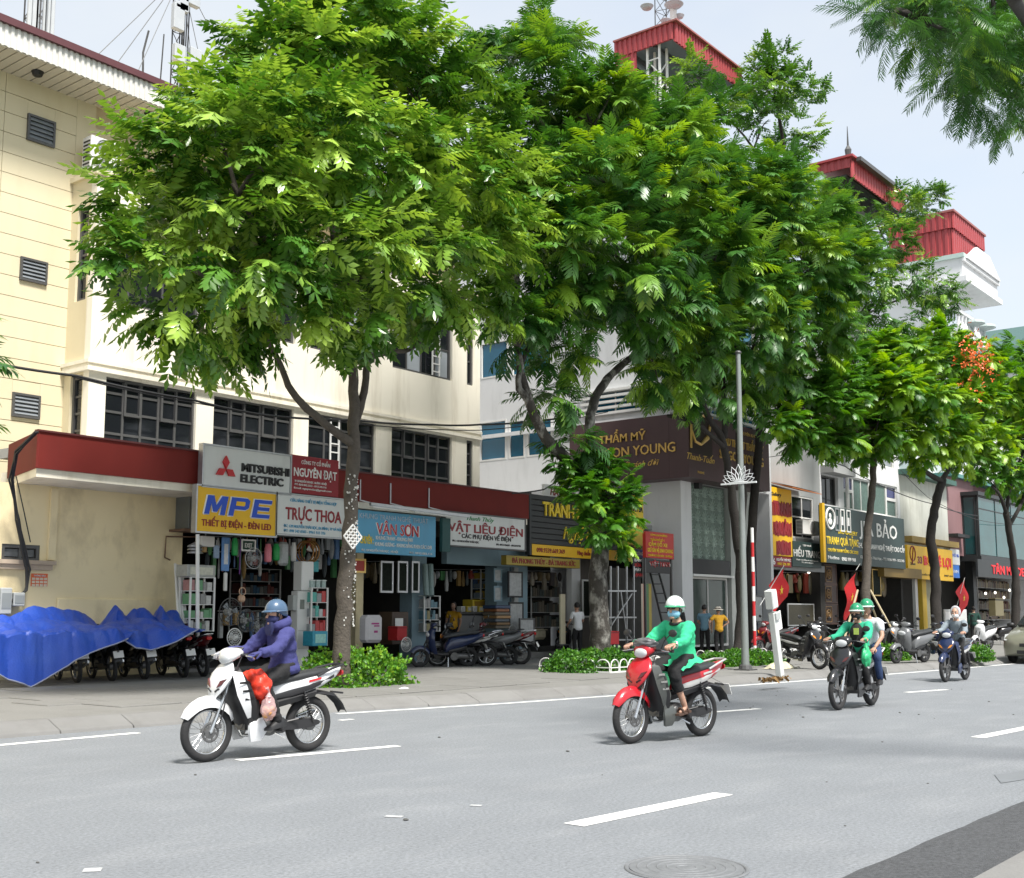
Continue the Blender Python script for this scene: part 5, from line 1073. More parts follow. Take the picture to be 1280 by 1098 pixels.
def underbone(name, label, at, rz, main, second, accent=None, group=None, plate=True, fcol=None, detail=True, lean=0, steer=0, alloy=False, fair=None, fair2=None, mirrors=True):
    t = thing(name, label, 'motorbike', at, rz, group); t.rotation_euler = (lean,0,rz); accent = accent or second; fcol = fcol or main
    wheel(t, .62, alloy=alloy, spokes=28 if detail else 14); wheel(t, -.60, .287, .047, disc=False, alloy=alloy, spokes=28 if detail else 14)
    fk = MB()
    for s in (-1,1): fk.tube([(.62,s*.062,.285),(.545,s*.062,.45)],[.022,.022],8); fk.tube([(.555,s*.062,.43),(.40,s*.07,.80)],.016,8)
    fk.cyl((.62,-.075,.285),(.62,.075,.285),.012,8); loc('fork', fk, M_chrome if detail else M_plas, t, smooth=True)
    # front mudguard
    sec = []
    for k in range(10):
        a = R_(28+132*k/9); R = .318+.018*math.sin(pi*k/9); w = .058 if 0 < k < 9 else .03; dp = .05+.05*math.sin(pi*k/9)
        o = lambda r,y: Vector((.62+math.cos(a)*r, y, .285+math.sin(a)*r))
        sec.append([o(R-dp,-w-.012),o(R-dp*.4,-w-.008),o(R,-w*.55),o(R+.012,0),o(R,w*.55),o(R-dp*.4,w+.008),o(R-dp,w+.012)])
    loc('front_mudguard', shell(MB(), sec, .008), fcol, t, smooth=60)
    # front cowl between fork and handlebar
    cw = MB(); cw.loft([oval(.555,.615,.02,.02,14,.9), oval(.56,.65,.085,.05,14,.95), oval(.53,.72,.15,.075,14,.95), oval(.475,.80,.18,.075,14,.9), oval(.425,.875,.15,.06,14,.9), oval(.385,.94,.07,.03,14,.9)])
    cowl = loc('front_cowl', cw, main, t, smooth=60)
    for s in (-1,1):
        loc('turn_signal', MB().loft([[(.545,s*.05,.70),(.535,s*.115,.73),(.505,s*.15,.79),(.535,s*.10,.77)],[(.562,s*.052,.705),(.553,s*.117,.733),(.520,s*.155,.79),(.553,s*.10,.772)]]), M_amber if not detail else mat('smoked lens',(.12,.03,.03),.15), cowl, smooth=True)
        loc('cowl_stripe', MB().loft([[(.552,s*.035,.655),(.548,s*.10,.69),(.553,s*.085,.70),(.557,s*.03,.67)],[(.565,s*.036,.657),(.560,s*.10,.692),(.565,s*.086,.702),(.570,s*.031,.672)]]), M_plas, cowl)
    # leg shield: a curved sheet either side of the spine, open towards the rider
    secs = []
    for z, xf, hw, bk in ((.90,.40,.10,.06),(.80,.415,.19,.10),(.66,.39,.215,.15),(.52,.33,.20,.15),(.40,.275,.175,.12),(.29,.225,.13,.06)):
        secs.append([(xf-bk,-hw,z),(xf-.03,-hw*.9,z),(xf,-hw*.5,z),(xf+.012,0,z),(xf,hw*.5,z),(xf-.03,hw*.9,z),(xf-bk,hw,z)])
    loc('leg_shield', shell(MB(), secs, .02), M_plas, t, smooth=60)
    for s in (-1,1):
        wg = MB(); wg.loft([[(.45,s*.165,.86),(.37,s*.20,.85),(.37,s*.222,.83),(.46,s*.18,.82)],[(.43,s*.205,.70),(.315,s*.225,.70),(.315,s*.245,.67),(.43,s*.222,.63)],[(.35,s*.19,.55),(.265,s*.205,.56),(.265,s*.222,.52),(.34,s*.21,.48)],[(.275,s*.155,.42),(.235,s*.165,.43),(.235,s*.178,.41),(.27,s*.172,.40)]])
        loc('side_fairing', wg, fair or main, t, smooth=50)
        for z0 in (.76,.68,.60):
            zz = lambda dx, dz: (.40-.5*(.80-z0)+dx, s*(.245 if z0 > .65 else .232), z0+dz)
            loc('fairing_stripe', MB().loft([[zz(.045,0),zz(.045,-.018),zz(.045,-.009)],[zz(-.06,.005),zz(-.06,-.02),zz(-.06,-.008)]]).add([zz(.045,0),zz(-.06,.005),zz(-.06,-.02),zz(.045,-.018)],[(0,1,2,3)]), second, t)
        lf = MB(); lf.loft([[(.24,s*.14,.37),(.08,s*.15,.40),(.08,s*.17,.38),(.24,s*.165,.35)],[(.25,s*.15,.28),(.03,s*.16,.30),(.03,s*.18,.28),(.24,s*.175,.26)],[(.22,s*.13,.18),(.10,s*.14,.18),(.10,s*.155,.175),(.21,s*.15,.17)]]); loc('lower_fairing', lf, fair or main, t, smooth=50)
        ib = MB(); ib.loft([[(.34,s*.15,.80),(.20,s*.14,.74),(.20,s*.165,.72),(.34,s*.18,.78)],[(.28,s*.16,.58),(.12,s*.14,.54),(.12,s*.16,.52),(.28,s*.19,.55)],[(.24,s*.14,.32),(.14,s*.13,.32),(.14,s*.15,.31),(.24,s*.16,.31)]]); loc('inner_shield', ib, fair2 or M_plas, t, smooth=50)
    # handlebar cover, headlight, instruments
    hb = MB(); hb.loft([oval(.455,.985,.05,.045,14), oval(.44,1.0,.105,.07,14), oval(.39,1.02,.135,.068,14), oval(.32,1.035,.125,.05,14), oval(.27,1.04,.08,.02,14)]); hc = loc('handlebar_cover', hb, main, t, smooth=60)
    loc('headlight', MB().ell((.442,0,.985),(.03,.095,.058),14,8), M_lens, hc, smooth='all')
    loc('instruments', MB().box((.295,0,1.068),(.07,.14,.02),Euler((0,.5,0)).to_matrix()), M_plas, hc, bevel=.006)
    bar = MB().tube([(.30,-.345,1.01),(.325,-.2,1.02),(.34,0,1.01),(.325,.2,1.02),(.30,.345,1.01)],.012,8); h = loc('handlebar', bar, M_plas, t, smooth=True)
    for s in (-1,1):
        loc('grip', MB().cyl((.303,s*.235,1.017),(.298,s*.352,1.008),.018,10), M_plas, h, smooth=True)
        loc('lever', MB().tube([(.33,s*.20,1.02),(.37,s*.26,1.012),(.36,s*.345,1.002)],.006,6), M_chrome, h)
        if not mirrors: continue
        mi = loc('mirror', MB().ell((.285,s*.335,1.205),(.012,.062,.043),14,8), M_plas, t, smooth='all'); loc('mirror_glass', MB().ell((.275,s*.335,1.205),(.004,.055,.037),14,6), M_mirror, mi)
        loc('stem', MB().tube([(.315,s*.19,1.03),(.31,s*.24,1.13),(.295,s*.31,1.19)],.006,6), M_plas, mi)
    # spine, body sides, seat
    loc('spine_cover', MB().loft([oval(.36,.66,.06,.07),oval(.22,.52,.065,.06),oval(.08,.48,.07,.06),oval(-.08,.56,.075,.07)]), M_plas, t, smooth=60)
    bd = MB(); bd.loft([oval(.06,.60,.05,.05,16),oval(-.08,.62,.095,.085,16),oval(-.28,.665,.125,.10,16),oval(-.5,.70,.135,.10,16),oval(-.72,.745,.12,.085,16),oval(-.9,.80,.085,.055,16),oval(-.99,.84,.04,.03,16)]); body = loc('body_panel', bd, main, t, smooth=60)
    for s in (-1,1):
        st = MB(); st.loft([[(.0,s*.075,.60),(.0,s*.095,.57),(.0,s*.085,.555),(.0,s*.07,.57)],[(-.28,s*.12,.66),(-.28,s*.136,.625),(-.28,s*.125,.585),(-.28,s*.11,.62)],[(-.55,s*.125,.72),(-.55,s*.142,.685),(-.55,s*.13,.645),(-.55,s*.12,.67)],[(-.86,s*.085,.80),(-.86,s*.10,.775),(-.86,s*.09,.755),(-.86,s*.08,.775)]])
        loc('side_stripe', st, second, body, smooth=50)
        loc('decal', MB().loft([[(-.50,s*.136,.74),(-.50,s*.138,.715)],[(-.66,s*.136,.765),(-.66,s*.138,.745)]],False,False), accent, body)
        lo = MB(); lo.loft([[(.05,s*.07,.52),(.05,s*.10,.50),(.05,s*.08,.44)],[(-.25,s*.09,.60),(-.25,s*.125,.56),(-.25,s*.10,.50)],[(-.62,s*.08,.66),(-.62,s*.12,.62),(-.62,s*.09,.57)]]); loc('lower_panel', lo, M_plas, t, smooth=50)
    loc('seat', MB().loft([oval(.06,.675,.05,.02,14),oval(.0,.70,.10,.04,14),oval(-.18,.745,.125,.045,14),oval(-.40,.775,.135,.045,14),oval(-.62,.80,.12,.045,14),oval(-.80,.825,.09,.03,14),oval(-.84,.828,.04,.015,14)]), M_seat, t, smooth=60)
    gr = MB().tube([(-.62,.125,.78),(-.80,.135,.85),(-.98,.09,.885),(-1.02,0,.888),(-.98,-.09,.885),(-.80,-.135,.85),(-.62,-.125,.78)],.013,8); loc('grab_rail', gr, second if detail else M_chrome, t, smooth=True)
    loc('tail_light', MB().loft([oval(-.985,.80,.07,.04,10),oval(-1.02,.80,.055,.03,10)]), M_tail, t, smooth=True)
    mg = MB(); shell(mg, [[(x,-w,z-.03),(x,-w*.6,z),(x,0,z+.01),(x,w*.6,z),(x,w,z-.03)] for x,z,w in ((-.50,.61,.07),(-.72,.62,.08),(-.90,.585,.085),(-1.0,.50,.08),(-1.06,.40,.075))], .01); loc('rear_mudguard', mg, M_plas, t, smooth=60)
    if plate:
        pm = MB().box((-1.055,0,.53),(.006,.19,.14),Euler((0,R_(24),0)).to_matrix()); loc('number_plate', pm, M_plate, t)
    # engine, exhaust, chain case, swing arm, shocks, pegs, stand
    en = MB(); en.tube([(.25,0,.36),(.10,0,.355),(.0,0,.35)],[.07,.075,.085],12); 
    for k in range(5): en.box((.12+.03*k,0,.358),(.008,.17,.16))
    en.cyl((-.03,-.12,.315),(-.03,.12,.315),.105,20); en.cyl((-.12,-.10,.33),(-.12,.115,.33),.085,18); en.ell((-.03,.12,.315),(.075,.02,.075),14,8); en.box((-.1,0,.28),(.26,.16,.12)); loc('engine', en, M_eng, t, smooth=40)
    ex = MB().tube([(.24,-.05,.30),(.17,-.09,.22),(0,-.125,.20),(-.2,-.14,.235),(-.34,-.145,.27)],.016,8); ex.tube([(-.32,-.145,.265),(-.38,-.148,.28),(-.72,-.155,.37),(-.80,-.155,.39)],[.02,.042,.048,.03],12); loc('exhaust', ex, M_chrome, t, smooth=True)
    cc = MB(); cc.loft([[Vector((x+rz_*math.cos(a)*sx,y,z+rz_*math.sin(a))) for a in [2*pi*k/16 for k in range(16)]] for y in (.085,.12) for x,z,rz_,sx in ((-.34,.305,.055,6.0),)]); loc('chain_case', cc, M_plas, t, smooth=True)
    sa = MB()
    for s in (-1,1): sa.beam((-.10,s*.075,.33),(-.62,s*.085,.287),.03,.045)
    sa.cyl((-.60,-.11,.287),(-.60,.11,.287),.011,8); loc('swing_arm', sa, M_plas, t)
    for s in (-1,1):
        sh = MB(); sh.cyl((-.44,s*.125,.64),(-.57,s*.125,.31),.012,8)
        for k in range(9):
            f = .15+.6*k/8; c = Vector((-.44-.13*f,s*.125,.64-.33*f)); sh.torus(c,(-.13,0,-.33),.024,.006,10,5)
        loc('shock_absorber', sh, M_plas, t)
    pg = MB().tube([(-.11,-.24,.265),(-.11,.24,.265)],.012,8)
    for s in (-1,1): pg.cyl((-.11,s*.15,.268),(-.11,s*.25,.268),.02,8); pg.tube([(-.22,s*.10,.33),(-.36,s*.16,.36),(-.36,s*.24,.37)],.011,6)
    loc('foot_pegs', pg, M_plas, t); loc('brake_pedal', MB().tube([(-.05,-.13,.27),(.12,-.17,.25),(.16,-.2,.255)],.009,6), M_chrome, t)
    st_ = MB().tube([(-.06,.09,.26),(-.20,.16,.18 if True else .03)],.010,6); loc('side_stand', st_, M_chrome, t)
    loc('brake_hose', MB().tube([(.35,.16,1.0),(.47,.13,.72),(.50,.10,.50),(.54,.085,.34)],.006,6), M_plas, t); loc('licence_bracket', MB().beam((-.9,0,.60),(-1.05,0,.58),.04,.02), M_plas, t)
    return t
def scooter(name, label, at, rz, main, second=None, group=None, lean=0):
    t = thing(name, label, 'motorbike', at, rz, group); t.rotation_euler = (lean,0,rz); second = second or M_plas
    wheel(t, .64, .245, .05, alloy=True); wheel(t, -.60, .245, .055, alloy=True, disc=False)
    fk = MB()
    for s in (-1,1): fk.tube([(.64,s*.07,.245),(.44,s*.07,.72)],.018,8)
    loc('fork', fk, M_plas, t, smooth=True); sec = []
    for k in range(8):
        a = R_(30+125*k/7); R = .285; o = lambda r,y: Vector((.64+math.cos(a)*r,y,.245+math.sin(a)*r)); sec.append([o(R-.07,-.075),o(R-.02,-.07),o(R+.01,-.03),o(R+.012,.03),o(R-.02,.07),o(R-.07,.075)])
    loc('front_mudguard', shell(MB(), sec, .008), main, t, smooth=60)
    loc('front_apron', shell(MB(), [[(xf-.12,-hw,z),(xf-.03,-hw*.8,z),(xf+.01,0,z),(xf-.03,hw*.8,z),(xf-.12,hw,z)] for z,xf,hw in ((.96,.40,.10),(.84,.46,.19),(.68,.47,.22),(.5,.42,.21),(.34,.36,.16))], .03), main, t, smooth=60)
    loc('headlight', MB().ell((.47,0,.80),(.03,.12,.06),14,8), M_lens, t, smooth='all')
    loc('handlebar_cover', MB().loft([oval(.40,1.0,.06,.04),oval(.36,1.03,.14,.055),oval(.30,1.05,.15,.045),oval(.26,1.06,.08,.02)]), main, t, smooth=60)
    h = loc('handlebar', MB().tube([(.27,-.35,1.03),(.33,0,1.02),(.27,.35,1.03)],.013,8), M_plas, t, smooth=True)
    for s in (-1,1):
        loc('grip', MB().cyl((.29,s*.22,1.03),(.268,s*.355,1.03),.019,10), M_plas, h)
        mi = loc('mirror', MB().ell((.28,s*.34,1.22),(.012,.06,.042),12,8), M_plas, t, smooth='all'); loc('stem', MB().tube([(.31,s*.19,1.04),(.29,s*.31,1.19)],.006,6), M_plas, mi)
    loc('floorboard', MB().loft([oval(.40,.36,.12,.04),oval(.15,.33,.17,.04),oval(-.05,.34,.16,.05)]), M_plas, t, smooth=60)
    loc('body_panel', MB().loft([oval(.02,.45,.12,.12,16),oval(-.12,.58,.17,.17,16),oval(-.4,.63,.19,.15,16),oval(-.7,.70,.16,.11,16),oval(-.95,.79,.08,.05,16)]), main, t, smooth=60)
    loc('lower_cover', MB().loft([oval(-.05,.40,.13,.08),oval(-.3,.45,.15,.09),oval(-.5,.5,.12,.06)]), M_plas, t, smooth=60)
    loc('seat', MB().loft([oval(.06,.73,.08,.03),oval(-.1,.78,.14,.05),oval(-.4,.82,.15,.05),oval(-.75,.86,.12,.04),oval(-.86,.865,.05,.015)]), M_seat, t, smooth=60)
    loc('grab_rail', MB().tube([(-.66,.14,.82),(-.9,.13,.90),(-1.0,0,.91),(-.9,-.13,.90),(-.66,-.14,.82)],.014,8), M_plas, t, smooth=True)
    loc('tail_light', MB().loft([oval(-.93,.78,.10,.05,10),oval(-.98,.78,.08,.035,10)]), M_tail, t, smooth=True)
    mg = MB(); shell(mg, [[(x,-w,z-.03),(x,0,z+.01),(x,w,z-.03)] for x,z,w in ((-.62,.56,.07),(-.86,.56,.085),(-.98,.46,.085),(-1.05,.33,.08))], .012); loc('rear_mudguard', mg, M_plas, t, smooth=60)
    loc('number_plate', MB().box((-1.045,0,.50),(.006,.19,.14),Euler((0,R_(26),0)).to_matrix()), M_plate, t)
    loc('engine', MB().cyl((-.2,-.13,.28),(-.2,.13,.28),.10,16).loft([oval(-.15,.29,.12,.08),oval(-.65,.26,.10,.07)]), M_eng, t, smooth=40)
    ex = MB().tube([(-.1,-.12,.22),(-.3,-.16,.24),(-.38,-.18,.28),(-.75,-.19,.36),(-.82,-.19,.38)],[.016,.016,.05,.055,.03],12); loc('exhaust', ex, M_eng, t, smooth=True)
    ex2 = MB().cyl((-.45,.12,.62),(-.60,.12,.26),.016,8); loc('shock_absorber', ex2, M_plas, t); loc('side_stand', MB().tube([(-.05,.1,.26),(-.02,.2,.02)],.011,6), M_chrome, t); return t
WH = bpaint('white', (.70,.71,.72)); RDP = bpaint('red', (.46,.012,.022)); SIL = bpaint('silver', (.45,.45,.44)); BKP = bpaint('black', (.015,.015,.017)); BLU = bpaint('deep blue', (.012,.022,.07)); GRP = bpaint('grey', (.14,.145,.15)); MRN = bpaint('maroon', (.15,.012,.015))
GUN = bpaint('gunmetal', (.07,.075,.07))
def mid(a, b): return Vector(((a[0]+b[0])/2,(a[1]+b[1])/2,0))
def pose(front_px, off=(0,0), ang=0.0):
    f = onZ(*front_px); h = Vector((-math.cos(ang),-math.sin(ang),0)); return Vector((f.x,f.y,0))-h*.62, math.atan2(h.y,h.x)
p1, r1 = pose((257,953), ang=R_(-4)); p2, r2 = pose((789,930), ang=R_(-9)); p3, r3 = pose((1048,888), ang=R_(-1)); p4, r4 = pose((1182,853), ang=R_(-1))
bk1 = underbone('motorbike', 'white and black underbone motorbike ridden by the person in purple', p1, r1, WH, M_plas, RD, plate=False, mirrors=False)
bk2 = underbone('motorbike', 'red and silver underbone motorbike ridden by the person in mint green', p2, r2, RDP, SIL, SIL, fair=GUN, fair2=GUN)
bk3 = underbone('motorbike', 'black and white motorbike carrying two people with green helmets', p3, r3, BKP, WH, RD, alloy=True, fcol=BKP)
bk4 = underbone('motorbike', 'dark blue motorbike of the hooded rider at the far right', p4, r4, BLU, SIL, SIL, alloy=True, detail=False, fcol=BLU)
def parked(kind, label, px_, py_, rz, main, second=None, z=.15, lean=R_(-7), Y=None, grp='motorbikes parked on the pavement', **k):
    q = onZ(px_, py_, z) if Y is None else onY(px_, py_, Y); at = (q.x,q.y,z)
    return (underbone('parked_motorbike', label, at, rz, main, second or SIL, group=grp, lean=lean, detail=False, **k) if kind == 'u' else scooter('parked_motorbike', label, at, rz, main, second, group=grp, lean=lean))
# under the tarpaulin: front of each bike towards the wall, plates towards the street
for px_,lb,c,kk in ((107,'tarpaulin covered motorbike, leftmost plate showing under the blue sheet',BKP,'u'),(151,'black motorbike with a white plate in the middle under the blue tarpaulin',GRP,'u'),(192,'dark motorbike under the blue tarpaulin, plate just showing left of its neighbour',BKP,'u'),(241,'motorbike with chrome rail poking out at the right of the blue tarpaulin',BKP,'u'),(266,'maroon tailed motorbike uncovered at the right end of the tarpaulin',MRN,'u')):
    q = onY(px_,820,19.74); q.x += .27
    t_ = (underbone('parked_motorbike', lb, (q.x,20.75,.15), R_(75), c, SIL, group='motorbikes parked under the blue tarpaulin', detail=False, mirrors=px_ > 250, lean=R_(-5)) if kk == 'u' else scooter('parked_motorbike', lb, (q.x,20.75,.15), R_(75), c, group='motorbikes parked under the blue tarpaulin', lean=R_(-5)))
# outside the electrical shops
for px_,lb,c,kk,rz_ in ((556,'dark navy scooter parked nearest the green bush before the electrical shop',BLU,'s',R_(150)),(578,'black motorbike with a big chrome silencer parked before the white electrical board',BKP,'u',R_(140)),(606,'grey scooter with a white plate beside the blue bucket',GRP,'s',R_(128)),(622,'maroon motorbike, its tail turned to the street beside the blue bucket',MRN,'u',R_(118))):
    q = onY(px_, 800, 19.4); a_ = ('parked_motorbike', lb, (q.x,19.4,.15), rz_, c)
    underbone(*a_, SIL, group='motorbikes parked outside the electrical shops', detail=False, lean=R_(-6)) if kk == 'u' else scooter(*a_, group='motorbikes parked outside the electrical shops', lean=R_(-6))
parked('u','black motorbike parked before the stone shop beside the man in white',708,820,R_(192),BKP,GRP)
parked('s','dark scooter parked behind the forked tree by the ladder',762,815,R_(180),GRP)
parked('u','maroon motorbike parked between the striped pole and the white cabinet',965,820,R_(160),MRN,BKP)
parked('u','black motorbike facing the road with its big front wheel near the cabinet',1000,836,R_(250),BKP,SIL,lean=R_(-4))
parked('s','black scooter parked among others before the JIA BẢO shop',1020,818,R_(200),BKP)
parked('u','pale tanked motorbike behind the two helmeted riders',1108,822,R_(225),GRP,WH)
parked('s','silver scooter with a white plate turned to the road at the propped tree',1138,829,R_(165),GRP)
parked('u','deep blue motorbike parked behind the hooded rider',1166,826,R_(240),BLU,WH)
parked('s','white scooter parked near the right hand flag and bush',1228,812,R_(172),WH)
parked('s','dark scooter standing beyond the white one near the car',1246,806,R_(150),BKP)
parked('u','black motorbike behind the green bush between the two flags',1052,812,R_(210),BKP,GRP)
# ================================================================== PEOPLE
SKN = mat('skin', (.46,.27,.19), .55, var=.08, scale=12); HAIR = mat('black hair', (.012,.010,.009), .5, var=.3, scale=30)
def cloth(n, c, var=.12, rough=.85): return mat('cloth '+n, c, rough, var=var, scale=7, bump=1, bscale=11)
def skin(name, verts, edges, m, parent, extra=None, sub=2, noise=0, seed=0):
    me = bpy.data.meshes.new(name); me.from_pydata([v[0] for v in verts], edges, []); me.materials.append(m)
    o = bpy.data.objects.new(name, me); C.objects.link(o); o.parent = parent
    s = o.modifiers.new('skin','SKIN'); s.use_x_symmetry = False; s.branch_smoothing = .6
    if not me.skin_vertices: 
        bm = bmesh.new(); bm.from_mesh(me); bm.verts.layers.skin.verify(); bm.to_mesh(me); bm.free()
    for i, v in enumerate(verts):
        sv = me.skin_vertices[0].data[i]; sv.radius = (v[1], v[1] if len(v) < 3 else v[2]); sv.use_root = (i == 0)
    u = o.modifiers.new('sub','SUBSURF'); u.levels = sub; u.render_levels = sub
    def fin(o, me2):
        bm = bmesh.new(); bm.from_mesh(me2)
        if noise:
            from mathutils import noise as NZ
            bm.normal_update()
            for v in bm.verts: v.co += v.normal*noise*(.9*NZ.noise(v.co*8+Vector((seed*3.1,0,0)))+1.1*(.45-abs(NZ.noise(Vector((v.co.x*9+v.co.z*6,v.co.y*9,v.co.z*17+seed)))))+.35*NZ.noise(v.co*30))
        if extra:
            tm = extra.mesh('x', None); bm.from_mesh(tm); bpy.data.meshes.remove(tm)
        bm.to_mesh(me2); bm.free(); me2.shade_smooth(); o.modifiers.clear(); o.data = me2; me2.name = name
        if not me2.materials: me2.materials.append(m)
    LATER.append(('skin', o, fin)); return o
def head_mesh(mb, c, R, s=1):
    def f(p):
        p = Vector(p)
        if p.z < 0: p.y *= 1-.30*(-p.z)**1.4; p.x *= (1-.12*(-p.z)) if p.x > 0 else (1-.30*(-p.z))
        if p.x > 0: p.x *= .93
        return p
    mb.ell(c, (.098*s,.076*s,.120*s), 18, 14, R, f)
    L_ = lambda x,y,z: Vector(c)+R@(Vector((x,y,z))*s)
    mb.tube([L_(.082,0,.012),L_(.098,0,-.018),L_(.112,0,-.036),L_(.094,0,-.044)],[.008*s,.012*s,.015*s,.010*s],8)
    for q in (-1,1): mb.ell(L_(-.005,q*.076,-.008),(.022*s,.010*s,.034*s),10,8,R)
    mb.ell(L_(.082,0,-.070),(.014*s,.026*s,.009*s),10,6,R); mb.ell(L_(.076,0,-.100),(.022*s,.030*s,.02*s),10,6,R)
    return L_
def hand_mesh(mb, w, d, up, side, s=1, curl=.9):
    """palm, four fingers of unequal length bent round what they hold, and a thumb from the palm's side"""
    d = Vector(d).normalized(); up = Vector(up); up = (up-d*up.dot(d)).normalized(); lat = d.cross(up)*side
    w = Vector(w); mb.loft([[w+d*t*s+lat*(a*wd*s)+up*(b*th*s) for a,b in ((-1,-.6),(-.6,-1),(.6,-1),(1,-.6),(1,.6),(.6,1),(-.6,1),(-1,.6))] for t,wd,th in ((-.01,.024,.018),(.03,.036,.017),(.07,.042,.014),(.09,.040,.012))])
    for k,(o,ln) in enumerate(((-.031,.062),(-.010,.072),(.011,.068),(.031,.052))):
        p = w+d*.08*s+lat*o*s; a = .25; pts = [p-d*.02*s, p]
        for j,f in enumerate((.42,.32,.26)):
            v = d*math.cos(a)-up*math.sin(a); p = p+v*ln*f*1.15*s; pts.append(p); a += curl
        mb.tube(pts,[.009*s,.0095*s,.009*s,.008*s,.007*s],7)
    p = w+d*.025*s-lat*.03*s; mb.tube([p,p+(d*.5-lat*.7-up*.2)*.032*s,p+(d*.9-lat*.6-up*.35)*.044*s,p+(d*1.1-lat*.35-up*.6)*.054*s],[.012*s,.011*s,.009*s,.007*s],7)
RIDE = dict(pel=(-.28,0,.875),spi=(-.27,0,1.00),che=(-.225,0,1.15),nek=(-.19,0,1.285),hed=(-.155,0,1.425),
            shL=(-.20,.165,1.235),elL=(.01,.25,1.055),wrL=(.225,.285,1.035),hiL=(-.27,.085,.86),knL=(.075,.14,.75),anL=(-.10,.175,.345),toL=(.02,.185,.30))
STAND = dict(pel=(0,0,.90),spi=(-.01,0,1.05),che=(.0,0,1.23),nek=(.01,0,1.385),hed=(.03,0,1.525),shL=(0,.165,1.335),elL=(.0,.235,1.07),wrL=(.10,.22,.86),hiL=(0,.088,.88),knL=(.03,.10,.48),anL=(-.01,.105,.085),toL=(.13,.12,.035))
def person(label, at, rz, P, shirt, pants, sleeve='long', scale=1, width=1, over=None, skin_m=None, shoe=None, hat=None, hatm=None, group=None, look=0, tilt=0, mask=None, glasses=None, hair=True, sub=2, hands=True, dpt=1, legs='long', curl=1.15, bareshoe=False, glove=None, ride=True):
    t = thing('person', label, 'person', at, rz, group); J = {}
    P = dict(P)
    for k in list(P):
        if k.endswith('L'): P.setdefault(k[:-1]+'R', (P[k][0],-P[k][1],P[k][2]))
    P.update(over or {})
    J = {k: Vector(v)*scale for k,v in P.items()}; s = scale; sm = skin_m or SKN; g = width*s
    ex = MB(); RH = Euler((0,tilt,look)).to_matrix(); Lh = head_mesh(ex, J['hed'], RH, s*.98)
    for S,q in (('L',1),('R',-1)):
        if hands: hand_mesh(ex, J['wr'+S], (J['wr'+S]-J['el'+S]).normalized()*.5+Vector((.7,0,-.15)) if P is not None and curl > .5 else J['wr'+S]-J['el'+S], (0,0,1) if curl > .5 else (0,q,.2), q, s, curl)
    if glove:
        for S,q,gm_ in (('L',1,glove[0]),('R',-1,glove[1])):
            g_ = MB(); hand_mesh(g_, J['wr'+S], (J['wr'+S]-J['el'+S]).normalized()*.5+Vector((.7,0,-.15)), (0,0,1), q, s*1.14, curl); loc('glove', g_, gm_, t, smooth=50)
    vs = [(J['pel'],.085*g),(J['spi'],.085*g),(J['che'],.11*g),(J['nek'],.052*s),(J['hed']+Vector((-.01,0,-.06))*s,.05*s)]; ed = [(0,1),(1,2),(2,3),(3,4)]
    for S in 'LR':
        n = len(vs); vs += [(J['sh'+S],.052*g),(J['el'+S],.037*s),(J['wr'+S],.026*s),(J['hi'+S],.062*g),(J['kn'+S],.05*s),(J['an'+S],.033*s),(J['to'+S],.018*s)]
        ed += [(2,n),(n,n+1),(n+1,n+2),(0,n+3),(n+3,n+4),(n+4,n+5),(n+5,n+6)]
    skin('body', vs, ed, sm, t, ex, 2 if sub > 1 else 1)
    # shirt or jacket
    hem = J['pel']+(J['pel']-J['spi'])*(.35 if J['kn'+'L'].x > .1 or J['knL'].x < -.1 else .7)
    sv = [(J['che'],.135*g,.135*g),(J['spi'],.135*g),(J['pel'],.16*g),(hem,.165*g),(J['nek']-Vector((0,0,.03))*s,.068*s)]; se = [(0,1),(1,2),(2,3),(0,4)]
    for S in 'LR':
        n = len(sv); e_, w_ = J['el'+S], J['wr'+S]
        if sleeve == 'long': sv += [(J['sh'+S],.082*g),(J['sh'+S].lerp(e_,.55),.066*s),(e_,.058*s),(e_.lerp(w_,.55),.050*s),(w_,.040*s)]; se += [(0,n),(n,n+1),(n+1,n+2),(n+2,n+3),(n+3,n+4)]
        else: sv += [(J['sh'+S],.082*g),(J['sh'+S].lerp(e_,.45),.070*s),(J['sh'+S].lerp(e_,.75),.066*s)]; se += [(0,n),(n,n+1),(n+1,n+2)]
    skin('shirt', sv, se, shirt, t, None, sub, .016*s, sum(map(ord,label)) % 97)
    # trousers
    pv_ = [(J['pel'],.140*g),(J['pel'].lerp(J['spi'],.6),.128*g)]; pe = [(0,1)]
    for S in 'LR':
        n = len(pv_); k_, a_ = J['kn'+S], J['an'+S]; h_ = J['hi'+S]
        pv_ += [(h_.lerp(k_,.12),.098*g),(h_.lerp(k_,.55),.088*g),(k_,.072*g),(k_.lerp(a_,.5),.062*s),(k_.lerp(a_,1.04 if legs == 'long' else .55),.056*s)]; pe += [(0,n),(n,n+1),(n+1,n+2),(n+2,n+3),(n+3,n+4)]
    skin('trousers', pv_, pe, pants, t, None, sub, .014*s, 5)
